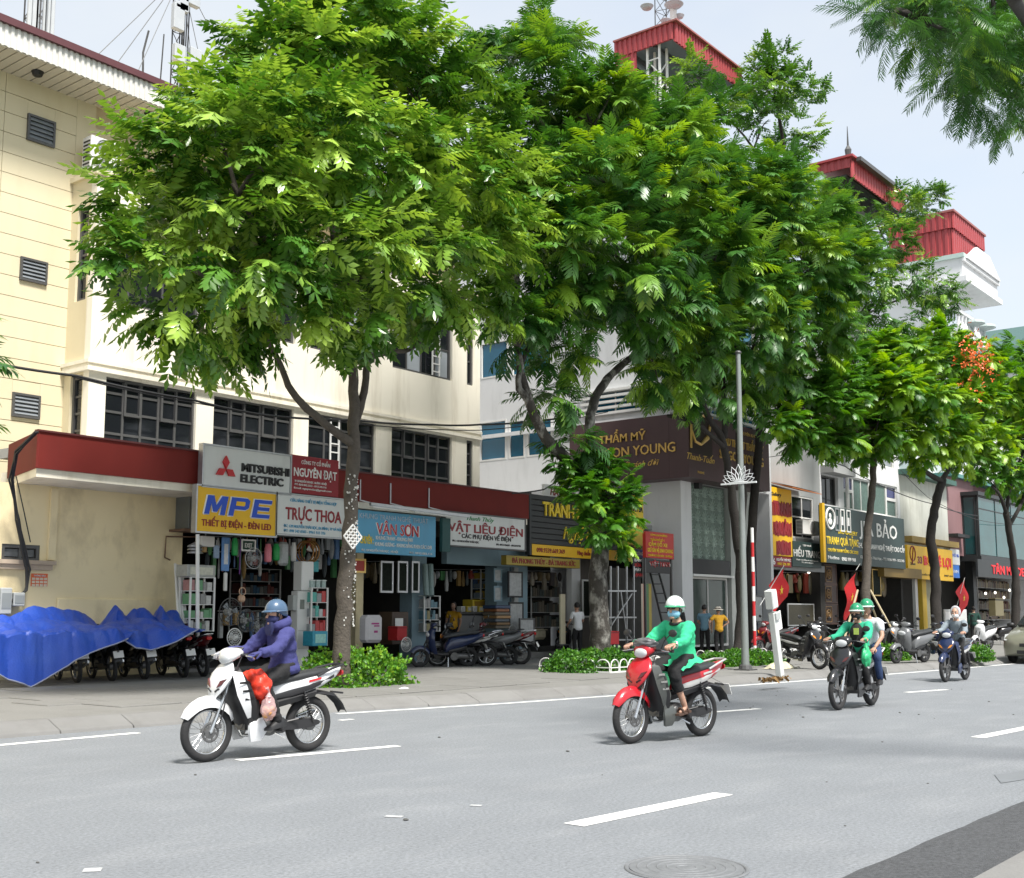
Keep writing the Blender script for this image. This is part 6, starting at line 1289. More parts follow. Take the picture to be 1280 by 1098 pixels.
    for S in 'LR':
        a_, o_ = J['an'+S], J['to'+S]; d_ = (o_-a_); d_.z *= .3; d_.normalize(); z_ = a_.z-.055*s; b_ = Vector((a_.x,a_.y,0))
        m_ = MB(); lat = Vector((-d_.y,d_.x,0)).normalized()
        if bareshoe:
            m_.loft([[b_+d_*x*s+lat*(y*w*s)+Vector((0,0,z_+zz*s)) for y,zz in ((-1,0),(1,0),(1,.022),(-1,.022))] for x,w in ((-.07,.03),(0,.036),(.1,.043),(.17,.035))])
            for x in (.0,.09): m_.torus(b_+d_*x*s+Vector((0,0,z_+.03*s)), d_, .04*s,.011*s,14,5)
        else: m_.loft([[b_+d_*x*s+lat*(math.cos(a)*w*s)+Vector((0,0,z_+h*s*max(0,math.sin(a))*1.0)) for a in [2*pi*k/12 for k in range(12)]] for x,w,h in ((-.085,.02,.05),(-.06,.036,.09),(0,.040,.10),(.07,.044,.065),(.14,.042,.045),(.18,.022,.025))])
        loc('shoe', m_, shoe or M_black2, t, smooth=True)
    LW = lambda x,y,z: Lh(x,y,z)
    for q in (-1,1):
        e = loc('eye', MB().ell(LW(.083,q*.031,.012),(.010*s,.014*s,.008*s),10,6,RH), mat('eye white',(.6,.58,.55),.3), t); loc('pupil', MB().ell(LW(.090,q*.031,.012),.0065*s,8,6), M_black2, e)
    br_ = MB()
    for q in (-1,1): br_.tube([LW(.088,q*.014,.030),LW(.088,q*.034,.036),LW(.078,q*.052,.030)],.005*s,5)
    loc('eyebrows', br_, HAIR, t); loc('mouth', MB().ell(LW(.090,0,-.066),(.006*s,.024*s,.006*s),10,6,RH), mat('lips',(.33,.12,.10),.5), t)
    if hair:
        loc('hair', MB().ell(LW(-.012,0,.022),(.104*s,.086*s,.112*s),16,12,RH,lambda p: Vector((p.x if p.x < .55 or p.z > .45 else .55-.3*(p.x-.55), p.y, p.z if p.z > -.5 else -.5))), HAIR, t, smooth='all')
    if mask:
        mm = MB().ell(LW(.012,0,-.055),(.094*s,.074*s,.062*s),16,10,RH,lambda p: Vector((max(p.x,-.15),p.y,p.z))); loc('face_mask', mm, mask, t, smooth='all')
    if glasses:
        gm = MB()
        for q in (-1,1): gm.ell(LW(.097,q*.033,.014),(.006*s,.026*s,.020*s),12,8,RH); gm.tube([LW(.092,q*.058,.018),LW(.0,q*.080,.016)],.004*s,5)
        gm.tube([LW(.1,-.012,.02),LW(.1,.012,.02)],.004*s,5); loc('sunglasses', gm, mat('sunglass lens',(.02,.012,.01),.1), t)
    if hat == 'helmet':
        a_, b_ = hatm; hm = MB(); n = 18; rings = []
        for i in range(8):
            th = R_(4+90*i/7+6); rings.append([LW(-.012+.128*math.sin(th)*math.cos(a),.106*math.sin(th)*math.sin(a),.030+.120*math.cos(th)-(.02*math.cos(a) if i == 7 else 0)*-1-(.035 if i == 7 and math.cos(a) < 0 else 0)) for a in [2*pi*k/n for k in range(n)]])
        hm.loft(rings); h_ = loc('helmet', hm, a_, t, smooth='all')
        bm_ = MB(); prof = []
        for k in range(9):
            a = R_(-62+124*k/8); c_, s_ = math.cos(a), math.sin(a); prof.append([LW(-.012+.122*c_,.103*s_,.040),LW(-.012+.172*c_,.112*s_,.022),LW(-.012+.170*c_,.110*s_,.016),LW(-.012+.120*c_,.102*s_,.030)])
        bm_.loft(prof); loc('visor_brim', bm_, b_, h_, smooth=40)
        tr_ = MB().torus(LW(-.012,0,.022),RH@Vector((0,0,1)),.112*s,.008*s,24,6); loc('helmet_trim', tr_, b_, h_, smooth='all')
        sp_ = MB()
        for q in (-1,1): sp_.tube([LW(.0,q*.098,.02),LW(.01,q*.080,-.06),LW(.03,q*.03,-.118)],.006*s,5)
        loc('chin_strap', sp_, M_black2, h_)
    if hat == 'sunhat':
        h_ = loc('sun_hat', MB().loft([[LW(r*math.cos(a),r*.95*math.sin(a),z) for a in [2*pi*k/20 for k in range(20)]] for r,z in ((.19,.01),(.17,.03),(.105,.045),(.10,.10),(.07,.125),(.01,.13))]), hatm[0], t, smooth=40)
        loc('hat_band', MB().torus(LW(0,0,.055),(0,0,1),.103*s,.012*s,20,6), hatm[1], h_)
    return t
M_helb = mat('helmet steel blue', (.06,.11,.185), .28, var=.08, coat=.4); M_helw = mat('helmet white', (.62,.68,.66), .3, coat=.4); M_helg = mat('helmet green', (.02,.28,.13), .3, coat=.4, var=.15)
PUR = cloth('purple', (.040,.043,.16)); MINT = cloth('mint green', (.035,.50,.24)); TEAL = cloth('driver green', (.03,.42,.24)); KBL = cloth('black', (.013,.013,.014)); NVY = cloth('navy', (.02,.028,.075)); WSH = cloth('white', (.62,.64,.68)); GRY = cloth('grey blue', (.20,.24,.27)); DEN = cloth('denim', (.025,.05,.13))
p_purple = person('rider in a purple hooded jacket, blue helmet and navy face scarf', p1, r1, RIDE, PUR, KBL, sub=3, scale=1.0, width=1.06, hat='helmet', hatm=(M_helb, M_helb), glove=(PUR, cloth('pale glove',(.5,.5,.52))), mask=cloth('navy scarf',(.02,.025,.09)), tilt=.06, over=dict())
# jacket hood bunched at the neck and scarf tail
o_ = loc('hood', MB().loft([[Vector((-.19+r*1.05*math.cos(a)-.02, r*1.15*math.sin(a), z+.03*math.cos(a)*-1)) for a in [2*pi*k/16 for k in range(16)]] for r,z in ((.085,1.26),(.112,1.29),(.115,1.33),(.10,1.365),(.085,1.37))]), PUR, p_purple, smooth='all')
loc('scarf_tail', MB().loft([[(x-.06,y,z) for x,y,z in q] for q in ([(-.02,-.05,1.34),(.0,.06,1.34),(-.03,.06,1.33),(-.05,-.05,1.33)],[(.0,-.06,1.27),(.0,.07,1.27),(-.03,.07,1.26),(-.04,-.06,1.26)],[(-.01,-.03,1.20),(-.01,.04,1.20),(-.03,.04,1.20),(-.03,-.03,1.20)])]), cloth('navy scarf',(.02,.025,.09)), p_purple, smooth=True)
p_green = person('rider in a mint green polo shirt with sunglasses and a blue surgical mask', p2, r2, RIDE, MINT, KBL, sub=3, scale=1.04, width=1.08, hat='helmet', hatm=(M_helw, M_helg), mask=mat('surgical mask blue',(.25,.50,.68),.7), glasses=True, look=.25, tilt=.03, bareshoe=True, shoe=mat('brown sandal',(.09,.05,.035),.7), legs='crop')
loc('collar', MB().torus((-.19,0,1.318),(.25,0,1),.072,.018,16,6), KBL, p_green)
loc('watch', MB().torus(Vector(RIDE['wrL'])*1.04-Vector((.03,0,0)),(1,.2,0),.036,.009,14,5), M_chrome, p_green)
p_drv = person('masked rider in black and green with a green and white helmet', p3, r3, RIDE, TEAL, KBL, scale=1.02, hat='helmet', hatm=(M_helg, M_helw), mask=KBL, sub=1, look=.1)
loc('vest_front', MB().ell((-.19,0,1.10),(.155,.125,.20),14,10), KBL, p_drv, smooth='all'); loc('chest_badge', MB().box((-.03,.04,1.16),(.01,.08,.10)), mat('lime badge',(.45,.6,.12),.6), p_drv)
back = {k:(v[0]-.38,v[1],v[2]+.055) for k,v in RIDE.items()}; back.update(elL=(-.49,.255,1.05),wrL=(-.32,.19,.87),knL=(-.28,.24,.77),anL=(-.40,.23,.40),toL=(-.28,.26,.36),hiL=(-.64,.10,.90))
p_pas = person('passenger in a pale short sleeved shirt, jeans and a green helmet', p3, r3, back, WSH, DEN, sleeve='short', scale=1.03, hat='helmet', hatm=(M_helg, M_helw), sub=1, look=.2, tilt=.05)
p_grey = person('rider in a grey hooded jacket and white mask at the far right', p4, r4, RIDE, GRY, KBL, scale=1.02, mask=mat('white mask',(.75,.75,.75),.8), sub=1, hair=False, look=.12)
loc('hood', MB().ell(Vector((-.175,0,1.455))*1.02,(.125,.108,.135),16,12,None,lambda p: Vector((p.x if p.x < .35 else .35,p.y,p.z))), cloth('pale grey hood',(.50,.50,.52)), p_grey, smooth='all')
def stand(label, px_, Y, rz, shirt, pants, z=.15, **k):
    q = onY(px_, 800, Y); return person(label, (q.x,Y,z), rz, STAND, shirt, pants, sub=1, hands=True, curl=.3, **k)
stand('man in a white shirt seen from behind at the stone shop entrance', 722, 20.6, R_(70), cloth('plain white',(.72,.73,.74)), KBL, sleeve='short', scale=1.0, over=dict(elR=(.05,-.24,1.08),wrR=(.24,-.18,1.02),elL=(.05,.24,1.08),wrL=(.22,.2,1.0)))
stand('woman in a dusty blue shirt standing before the clinic glass', 881, 18.6, R_(20), cloth('dusty blue',(.14,.27,.36)), KBL, sleeve='short', scale=.97, over=dict(elL=(.06,.22,1.08),wrL=(.2,.1,1.0)))
stand('woman in a yellow shirt and pale sun hat with hands on hips', 899, 18.0, R_(55), cloth('mustard',(.62,.33,.02)), KBL, sleeve='short', scale=.93, hat='sunhat', hatm=(mat('pale straw',(.62,.58,.50),.8),mat('brown band',(.12,.08,.06),.8)), over=dict(elR=(-.02,-.36,1.12),wrR=(.05,-.17,.98),elL=(-.02,.36,1.12),wrL=(.10,.30,.98)))
stand('dark haired man standing in shadow behind the green rider', 852, 19.2, R_(-80), KBL, KBL, scale=1.0)
stand('person in a yellow shirt inside the electrical supply shop', 567, 22.6, R_(200), cloth('mustard',(.62,.33,.02)), KBL, z=.24, sleeve='short', scale=.95)
stand('person in a dark green jacket beside the white scooter at right', 1219, 16.4, R_(20), cloth('bottle green',(.02,.07,.055)), KBL, scale=1.0)
# ================================================================== STREET FURNITURE, PLANTING, VEHICLE, SHOP GOODS
Zp = .15
def gnd(px_, py_, z=Zp): q = onZ(px_, py_, z); return Vector((q.x,q.y,z))
# ---- blue tarpaulins over the parked bikes
from mathutils import noise as NZ
M_tarp = mat('blue tarpaulin', (.013,.066,.42), .38, var=.15, scale=4, bump=.35, bscale=30, dirt=.45, dcol=(.06,.13,.45), dscale=(1,1,1))
def lerpl(L_, x):
    if x <= L_[0][0]: return L_[0][1]
    for (a,b),(c,d) in zip(L_, L_[1:]):
        if a <= x <= c: return b+(d-b)*(x-a)/(c-a)
    return L_[-1][1]
X_ = lambda px_, Y=21.1: onY(px_, 800, Y).x
def tarp(name, label, px0, px1, top, hem, seed):
    """sheet thrown over the bikes: back edge low, crest over the handlebars, front hem hanging behind the saddles; crumpled by a Voronoi of creases"""
    top = [(X_(a),b) for a,b in top]; hem = [(onY(a,800,19.6).x,b) for a,b in hem]
    def fn(u, v):
        xt = X_(px0)+(X_(px1)-X_(px0))*u; xb = onY(px0,800,19.6).x+(onY(px1,800,19.6).x-onY(px0,800,19.6).x)*u; w = min(1,max(0,(v-.38)/.62)); x = xt+(xb-xt)*w
        tz = lerpl(top, xt); h = lerpl(hem, x)
        pr = [(0,21.8,.7),(.2,21.5,tz-.25),(.34,21.15,tz),(.5,20.75,1.20+.35*(tz-1.2)),(.72,20.0,1.20),(.84,19.62,1.12),(1,19.47,h)]
        for (va,ya,za),(vb,yb,zb) in zip(pr, pr[1:]):
            if va <= v <= vb+1e-6: t = (v-va)/(vb-va); y = ya+(yb-ya)*t; z = za+(zb-za)*t; break
        if h > 1.0 and v > .84: z = min(z, 1.12+(h-1.12)*(v-.84)/.16)
        q = Vector((x*1.5,y*1.1+v*1.4,seed)); d = NZ.voronoi(q)[0]; d2 = NZ.voronoi(q*2.3+Vector((0,0,5)))[0]
        e_ = min(1,4*v,8*(1-v)+.2); jx = NZ.noise_vector(Vector((u*41.3,v*37.7,seed)))*.010; x += jx.x; y += jx.y*e_
        z += (.20*(.42-d[0])*(1 if v < .75 else .4)+.12*(.42-d2[0])+jx.z*1.3)*e_; k = max(0,min(1,(v-.6)/.3)); y += k*(.26*(d[0]-.4)+.12*(d2[0]-.4)); x += .05*NZ.noise(q*2)
        return (x, y, max(z, .17))
    mb = MB(); mb.grid(fn, 110, 52); o = solo(name, mb, M_tarp, label, 'tarpaulin', smooth=60); o.data.shade_smooth(); o.data.set_sharp_from_angle(angle=R_(20))
    e = MB().tube([fn(i/60,1) for i in range(61)], .014, 5); part('hem_rope', e, mat('faded hem',(.32,.34,.45),.7), o); return o
tarp('tarpaulin', 'crumpled blue tarpaulin covering the left hand motorbikes, one corner down to the ground', -14, 157, [(-14,1.34),(20,1.46),(60,1.62),(88,1.62),(108,1.45),(125,1.18),(157,1.12)], [(-14,.55),(0,.40),(38,.17),(58,.30),(85,.55),(110,.74),(157,.98)], 2)
tarp('tarpaulin', 'blue tarpaulin with two tent like peaks over the right hand covered motorbikes', 120, 246, [(120,1.15),(143,1.68),(158,1.42),(168,1.56),(186,1.54),(195,1.40),(201,1.66),(208,1.52),(221,1.62),(231,1.22),(246,1.2)], [(120,.98),(155,.98),(170,.80),(190,.76),(215,.90),(246,1.14)], 9)
# ---- planting
LMB = leafmat('clipped shrub leaves', (.03,.12,.012), (.09,.26,.016), (.28,.46,.03), .3, .5)
def shrub(label, px0, px1, ptop, pbot, dy, seed, bright=.5, dens=1, Y=None, name='shrub'):
    a, b = gnd(px0,pbot), gnd(px1,pbot); yc = a.y+dy/2 if Y is None else Y; x0, x1 = onY(px0,pbot,yc).x, onY(px1,pbot,yc).x; zt = onY((px0+px1)/2,ptop,yc-.1).z
    t = thing(name, label, 'shrub', ((x0+x1)/2,yc,Zp)); r = np.random.default_rng(seed); rx, ry, rz = (x1-x0)/2, dy/2, zt-Zp; N = int(1500*dens*max(.4,rx*1.3))
    d = r.normal(size=(N,3)); d[:,2] = np.abs(d[:,2])-.15; d /= np.linalg.norm(d,axis=1)[:,None]; d = np.sign(d)*np.abs(d)**.8
    lump = 1+.16*np.sin(d[:,0]*9+seed)*np.cos(d[:,1]*8+d[:,2]*6); P = d*np.array([rx,ry,rz])*(r.uniform(.72,1.0,N)*lump)[:,None]
    P[:,2] = np.clip(P[:,2],.02,None); ax = d+r.normal(size=(N,3))*.5+np.array([0,0,.35]); ax /= np.linalg.norm(ax,axis=1)[:,None]; sd = np.cross(ax,r.normal(size=(N,3))); sd /= np.linalg.norm(sd,axis=1)[:,None]
    V, F = [], []; base = np.array([0,0,0]); L_, w = .075, .028
    b0 = P[:,None]; nm = np.cross(sd,ax)
    q = np.stack([P,P+ax*L_*.5+sd*w,P+ax*L_,P+ax*L_*.5-sd*w],1); q2 = np.stack([P,P+(ax*.3+sd*.9)*L_*.5+nm*w,P+(ax*.4+sd*.9)*L_,P+(ax*.5+sd*.7)*L_*.5-nm*w],1)
    Vt = np.concatenate([q.reshape(-1,3),q2.reshape(-1,3)]); k = np.arange(2*N)*4; Ft = np.concatenate([np.stack([k,k+1,k+2],1),np.stack([k,k+2,k+3],1)])
    yv = np.clip(bright*.8+r.normal(size=N)*.2,0,1); me = tri_mesh('foliage', Vt, Ft, np.concatenate([yv]*4), LMB)
    o = link('foliage', me, None, t); o['kind'] = 'stuff'
    s_ = MB()
    for i in range(9): a_ = 2*pi*i/9; s_.tube([(rx*.4*math.cos(a_),ry*.4*math.sin(a_),0),(rx*.7*math.cos(a_),ry*.7*math.sin(a_),rz*.7)],.012,5)
    loc('stems', s_, M_bark2, t, kind='stuff'); return t
shrub('bright green clipped shrub on the pavement beside the left tree trunk', 381,494,812,866,1.7,1,.62)
shrub('low dark green planting inside the white hoop fence round the forked tree', 696,788,812,846,1.5,2,.30)
shrub('low green planting inside the white hoop fence by the lamp post', 884,966,814,838,1.3,3,.34)
shrub('small green shrub at the foot of the propped slim tree', 1098,1126,806,829,.9,4,.4); shrub('small green bush behind the hooded rider', 1212,1229,807,829,.8,5,.35)
def hoops(label, pts, n, h=.30):
    t = thing('hoop_fence', label, 'fence', pts[0]); pts = [Vector(p) for p in pts]; L_ = sum((b-a).length for a,b in zip(pts,pts[1:])); mm = MB()
    for a,b in zip(pts,pts[1:]):
        k = max(1,round(n*(b-a).length/L_)); d = (b-a)/k
        for i in range(k):
            p = a+d*i; arc = [p+d*.06]+[p+d*(.5-.44*math.cos(pi*q/8))+Vector((0,0,h*.55+h*.45*math.sin(pi*q/8))) for q in range(9)]+[p+d*.94]
            part('hoop', MB().tube(arc,.013,6), M_white, t, smooth=True)
        mm.beam(a+Vector((0,0,h*.42)),b+Vector((0,0,h*.42)),.02); mm.beam(a+Vector((0,0,.03)),b+Vector((0,0,.03)),.03)
    part('rail', mm, M_white, t); return t
def bed(x0, x1, y0, y1): return [(x0,y1,Zp),(x0,y0,Zp),(x1,y0,Zp),(x1,y1,Zp)]
c = T2.location; hoops('low white hoop fence round the bed of the forked tree', bed(c.x-1.35,c.x+1.45,c.y-1.15,c.y+.8), 18)
c = T3.location; hoops('low white hoop fence by the lamp post and striped pole', bed(c.x-1.5,c.x+1.6,c.y-1.1,c.y+.8), 20)
c = T5.location; hoops('low white hoop fence beside the slim propped tree', bed(c.x+.4,c.x+1.6,c.y-1.0,c.y+.4), 8, .25)
# ---- lamp post with lotus ornament
b = gnd(932,838); t = thing('lamp_post', 'tall grey lamp post carrying a white lotus ornament', 'lamp post', b)
loc('pole', MB().tube([(0,0,0),(0,0,.5),(0,0,onY(920,440,b.y).z-Zp)],[.095,.085,.055],12), mat('painted steel grey',(.24,.265,.255),.5,.3,dirt=.6,dcol=(.2,.19,.17),dscale=(3,3,.6)), t, smooth=True)
loc('base_plate', MB().b2((-.2,-.2,0),(.2,.2,.03)).lathe((0,0,.03),[(.16,0),(.14,.08),(.11,.1)],12), M_alu, t); loc('pole_cap', MB().ell((0,0,onY(920,440,b.y).z-Zp),(.08,.08,.05),12,8), M_alu, t)
zl_ = onY(925,603,b.y).z-Zp; lo = MB()
for k in range(-4,5):
    an = R_(k*19); ln = .44-.012*abs(k)*3; dx, dz = math.sin(an), math.cos(an); p0 = Vector((-.13,-.02*k,zl_)); tip = p0+Vector((0,-dx*ln*1.15,dz*ln*.95)); nn = Vector((0,-dz,-dx))*.08
    pet = loc('lotus_petal', MB().tube([p0,p0.lerp(tip,.35)+nn,p0.lerp(tip,.7)+nn*.75,tip,p0.lerp(tip,.7)-nn*.75,p0.lerp(tip,.35)-nn,p0],.009,5), mat('white lamp tube',(.78,.80,.82),.4), t)
loc('lotus_bar', MB().beam((-.13,-.46,zl_-.03),(-.13,.46,zl_-.03),.04), mat('white lamp tube',(.78,.80,.82),.4), t); loc('pole_band', MB().torus((0,0,zl_),(0,0,1),.1,.012,14,6), M_steel, t)
# ---- red and white pole
b = gnd(944,826); zt = onY(940,660,b.y).z; t = thing('striped_pole', 'slender red and white striped pole right beside the lamp post', 'pole', b); n = 9
for k in range(n): loc('stripe', MB().cyl((0,0,(zt-Zp)*k/n),(0,0,(zt-Zp)*(k+1)/n),.045,12), W_ if k%2 == 0 else RD, t, smooth=True)
# ---- tilted cabinet on a post
b = gnd(975,843); tp = onY(963,744,b.y); t = thing('tilted_cabinet_post', 'leaning pale post with a switch box on top beside the striped pole', 'utility post', b); ax = (tp-b); Lz = ax.length; Rq = Vector((0,0,1)).rotation_difference(ax.normalized()).to_matrix()
M_pg = mat('pale grey paint', (.58,.60,.58), .6, dirt=.4, dcol=(.35,.34,.3)); mk = lambda c,s: MB().box(Rq@Vector(c), s, Rq)
loc('post', mk((0,0,Lz*.38),(.17,.13,Lz*.80)), M_pg, t, bevel=.01); loc('switch_box', mk((-.03,-.02,Lz*.95),(.24,.18,.40)), M_pg, t, bevel=.012); loc('meter_box', mk((.05,-.02,Lz*.73),(.2,.17,.16)), mat('meter grey',(.42,.44,.43),.5), t, bevel=.01); loc('door_seam', mk((-.03,-.115,Lz*.95),(.2,.006,.34)), W_, t); loc('paper_notice', mk((.17,-.05,Lz*.66),(.2,.01,.4)), W_, t)
# ---- white utility post and box in front of the first shop
b = gnd(373,838); zt = onY(373,702,b.y).z; zm = onY(373,739,b.y).z; t = thing('utility_box', 'tall white electrical post with two boxes behind the purple rider', 'utility post', b)
loc('post', MB().b2((-.17,-.12,0),(.20,.12,zm-Zp)), M_white, t, bevel=.012); loc('upper_box', MB().b2((-.10,-.16,zm-Zp+.01),(.27,.14,zt-Zp)), M_white, t, bevel=.015); loc('side_box', MB().b2((-.29,-.1,zm-Zp-.45),(-.172,.1,zm-Zp-.1)), mat('meter grey',(.42,.44,.43),.5), t, bevel=.01); loc('meter_window', MB().b2((-.1,-.128,zm-Zp-.42),(.03,-.122,zm-Zp-.2)), mat('meter face',(.2,.22,.2),.2), t)
for z in (.5,.9): loc('door_seam', MB().b2((-.14,-.126,z),(.17,-.121,z+.012)), mat('seam grey',(.4,.4,.38),.6), t)
# ---- flags
M_flag = mat('flag red', (.62,.012,.015), .7, var=.1)
def star(c, r, u, v, n, off):
    pts = []
    for k in range(10): a = pi/2+pi*k/5; q = r if k%2 == 0 else r*.4; pts.append(Vector(c)+Vector(u)*math.cos(a)*q+Vector(v)*math.sin(a)*q+Vector(n)*off)
    return MB().prism(pts, Vector(n)*.012)
def flag(label, top, bot, corner, sz, Y, tilt, poleto):
    """cloth hanging from a slanted staff"""
    p0, p1 = onY(*top,Y), onY(*bot,Y); t = thing('flag', label, 'flag', onY(*poleto,Y)); hoist = (p1-p0); fly = onY(*corner,Y)-p0
    def fn(u,v): p = p0+hoist*v+fly*u; p.y += .07*math.sin(u*7+v*2)-.05*u; p.z -= .10*u*u*(1-v*.3); return p
    m_ = MB().grid(fn, 16, 12); part('cloth', m_, M_flag, t, smooth='all'); q = p0+hoist*.5+fly*.5+Vector((0,-.09,-.03)); u_ = fly.normalized(); v_ = -hoist.normalized()
    part('star', star(q, sz, (u_*.95).to_tuple(), (v_*.95).to_tuple(), (0,-1,0), 0), mat('flag star yellow',(.82,.55,.03),.6), t); part('staff', MB().tube([onY(*poleto,Y),p0+Vector((0,0,.1))],.014,6), M_white, t)
flag('red flag with a yellow star spread out above the leaning cabinet post', (980,711),(963,732),(984,742), .16, 17.5, 0, (950,757))
flag('red flag with a yellow star hanging straight down in the black sign shop', (1070,716),(1057,735),(1068,757), .17, 19.4, 0, (1075,705))
flag('red flag with a yellow star drooping at the mauve building', (1206,725),(1196,740),(1209,754), .17, 18.6, 0, (1194,765))
# ---- ladder, rack and red things by the forked tree
Yl = 19.2; t = thing('ladder', 'black ladder leaning beside the stack of posters', 'ladder', onY(846,800,Yl)); a0_, a1_, b0_, b1_ = onY(809,700,Yl+1), onY(819,700,Yl+1), onY(833,800,Yl), onY(847,800,Yl)
part('rails', MB().beam(a0_,b0_,.05).beam(a1_,b1_,.05), M_black2, t)
for k in range(8): f = (k+.6)/8.4; part('rung', MB().beam(a0_.lerp(b0_,f),a1_.lerp(b1_,f),.035), M_black2, t)
Yk = 19.6; t = thing('steel_rack', 'grey steel tube rack of dark sheets behind the forked tree', 'rack', onY(780,812,Yk)); m_ = MB()
for px_ in (763,772,783,792): m_.beam(onY(px_,815,Yk),onY(px_,708,Yk),.05)
for py_ in (739,772,800): m_.beam(onY(760,py_,Yk-.06),onY(795,py_,Yk-.06),.045)
m_.beam(onY(764,782,Yk-.1),onY(790,742,Yk-.1),.035); m_.beam(onY(776,740,Yk-.1),onY(785,808,Yk-.1),.03); part('tube_frame', m_, M_steel, t)
part('dark_sheets', MB().b2(onY(764,812,Yk+.2),onY(796,712,Yk+.35)), M_dark, t)
def boxy(name, label, cat, x0, x1, y0, y1, Y, dep, m, bevel=.015, extra=None, rot=0):
    a, b = onY(x0,y1,Y), onY(x1,y0,Y); t = thing(name, label, cat, ((a.x+b.x)/2,Y+dep/2,a.z)); w, h = b.x-a.x, b.z-a.z
    loc('body', MB().b2((-w/2,-dep/2,0),(w/2,dep/2,h)), m, t, bevel=bevel)
    if extra: extra(t, w, h, dep)
    t.rotation_euler = (0,0,rot); return t
def lid(m_): return lambda t,w,h,d: loc('lid', MB().b2((-w/2-.01,-d/2-.01,h*.86),(w/2+.01,d/2+.01,h*.93)), m_, t)
def front(m_, k=.1): return lambda t,w,h,d: loc('front_label', MB().b2((-w/2*(1-2*k),-d/2-.006,h*.2),(w/2*(1-2*k),-d/2-.001,h*.8)), m_, t)
t = boxy('plastic_crate', 'red plastic crate low beside the steel rack', 'crate', 763,774,789,806, 19.0,.35, RD, extra=lid(DR))
t = thing('gift_wrap_roll_stand', 'tall stand of colourful patterned sheets behind the ladder', 'display stand', onY(806,806,19.9))
for k,(c_) in enumerate(((.6,.5,.4),(.5,.1,.08),(.15,.3,.15),(.6,.45,.1))): part('sheet', MB().b2(onY(800+k*3.4,806,19.9+.05*k),onY(803+k*3.4,730,19.93+.05*k)), paint('sheet %d'%k, c_), t)
# ---- litter
b = gnd(976,836); lf = MB().grid(lambda u,v: (b.x-.55+1.1*u, b.y-.25+.5*v, Zp+.01+max(0,.16*math.sin(pi*u)*math.sin(pi*v)+.06*NZ.noise(Vector((u*6,v*5,1))))), 22, 12)
M_stripe = mat('striped sacking', (.50,.47,.34), .8, var=.55, scale=7, bump=.4, bscale=20); o = solo('sacking', lf, M_stripe, 'crumpled pale striped sacking dumped at the foot of the leaning post', 'sack', smooth=True)
b = gnd(968,852); rg = random.Random(12); lf = MB()
for k in range(60): p = b+Vector((rg.gauss(0,.3),rg.gauss(0,.06),.01+rg.random()*.05)); R3 = Euler((rg.uniform(-1,1),rg.uniform(-1,1),rg.uniform(0,6))).to_matrix(); lf.add([p+R3@Vector(v) for v in ((-.05,-.02,0),(.05,-.025,.01),(.06,.02,0),(-.04,.03,.015))],[(0,1,2,3)])
o = solo('fallen_leaves', lf, mat('dry leaves',(.26,.15,.05),.8,var=.5,scale=30), 'heap of dry brown leaves in the gutter below the leaning post', 'leaves'); o['kind'] = 'stuff'
b = gnd(505,862); solo('paper_scrap', MB().grid(lambda u,v: (b.x-.12+.24*u,b.y-.05+.1*v,Zp+.012+.03*math.sin(pi*u)*math.sin(3*v)),6,4), W_, 'small white paper scrap right of the bright green shrub', 'litter')
# ---- overhead cables
def cable(label, pts, Y, r=.018, m=None):
    P = [onY(x,y,(Y if not isinstance(Y,(list,tuple)) else Y[i])) for i,(x,y) in enumerate(pts)]; out = []
    for a,b in zip(P,P[1:]):
        for k in range(8): f = k/8; q = a.lerp(b,f); q.z -= .012*(b-a).length*4*f*(1-f); out.append(q)
    out.append(P[-1]); return solo('overhead_cable', MB().tube(out, r, 5), m or M_black2, label, 'cable', at=P[0], smooth=True)
cable('thick black cable crossing the front of the yellow office block', [(-40,448),(95,470),(240,500),(330,519),(440,525),(540,531),(600,531),(712,521)], 20.9, .028)
cable('second thinner cable drooping just below the thick one', [(90,471),(250,505),(420,527),(600,538),(760,515)], 20.95, .014)
cable('thin cable slanting across the curtained shophouse to the mauve wall', [(1000,558),(1056,583),(1090,602),(1165,630),(1222,645)], 19.0, .022)
cable('thin cable from the corner sign rising towards the slim tree', [(958,572),(1012,560),(1060,556)], 19.0, .012); cable('pair of thin cables sagging across the pale shophouse', [(1126,588),(1160,622),(1222,650),(1290,655)], 19.3, .014)
cable('thin black wire from the stone shop up to the forked tree', [(640,617),(680,612),(712,590),(760,560)], 19.5, .02)
t = thing('cable_bundle', 'tangle of black cables hanging down the left wall from the canopy corner', 'cables', onY(10,765,21.6))
rg = random.Random(3)
for k in range(6):
    j = lambda: rg.uniform(-3,3); part('strand', MB().tube([onY(46+j(),540,20.5),onY(20+j(),565+j(),21.0),onY(14+j(),600,21.5),onY(22+j(),650,21.7),onY(30+j(),688,21.7),onY(36+j(),712,21.75),onY(31+j(),738,21.75),onY(14+j(),752,21.75),onY(-6,748+j(),21.75)],.014+.012*rg.random(),5), M_black2, t, smooth=True)
part('loop', MB().tube([onY(20,595,21.6),onY(30,640,21.7),onY(38,678,21.75)],.012,5), M_black2, t)
for k,(a,b,c,d) in enumerate(((0,16,735,768),(17,32,741,758),(-14,-2,738,770))):
    t = boxy('meter_box', ('grey meter box lowest on the left wall under the cables','small pale meter box right of the cable tangle','grey meter box cut by the left picture edge')[k], 'meter box', a,b,c,d, 21.7,.25, mat('meter grey',(.42,.44,.43),.5), extra=front(mat('meter glass',(.25,.27,.27),.2)))
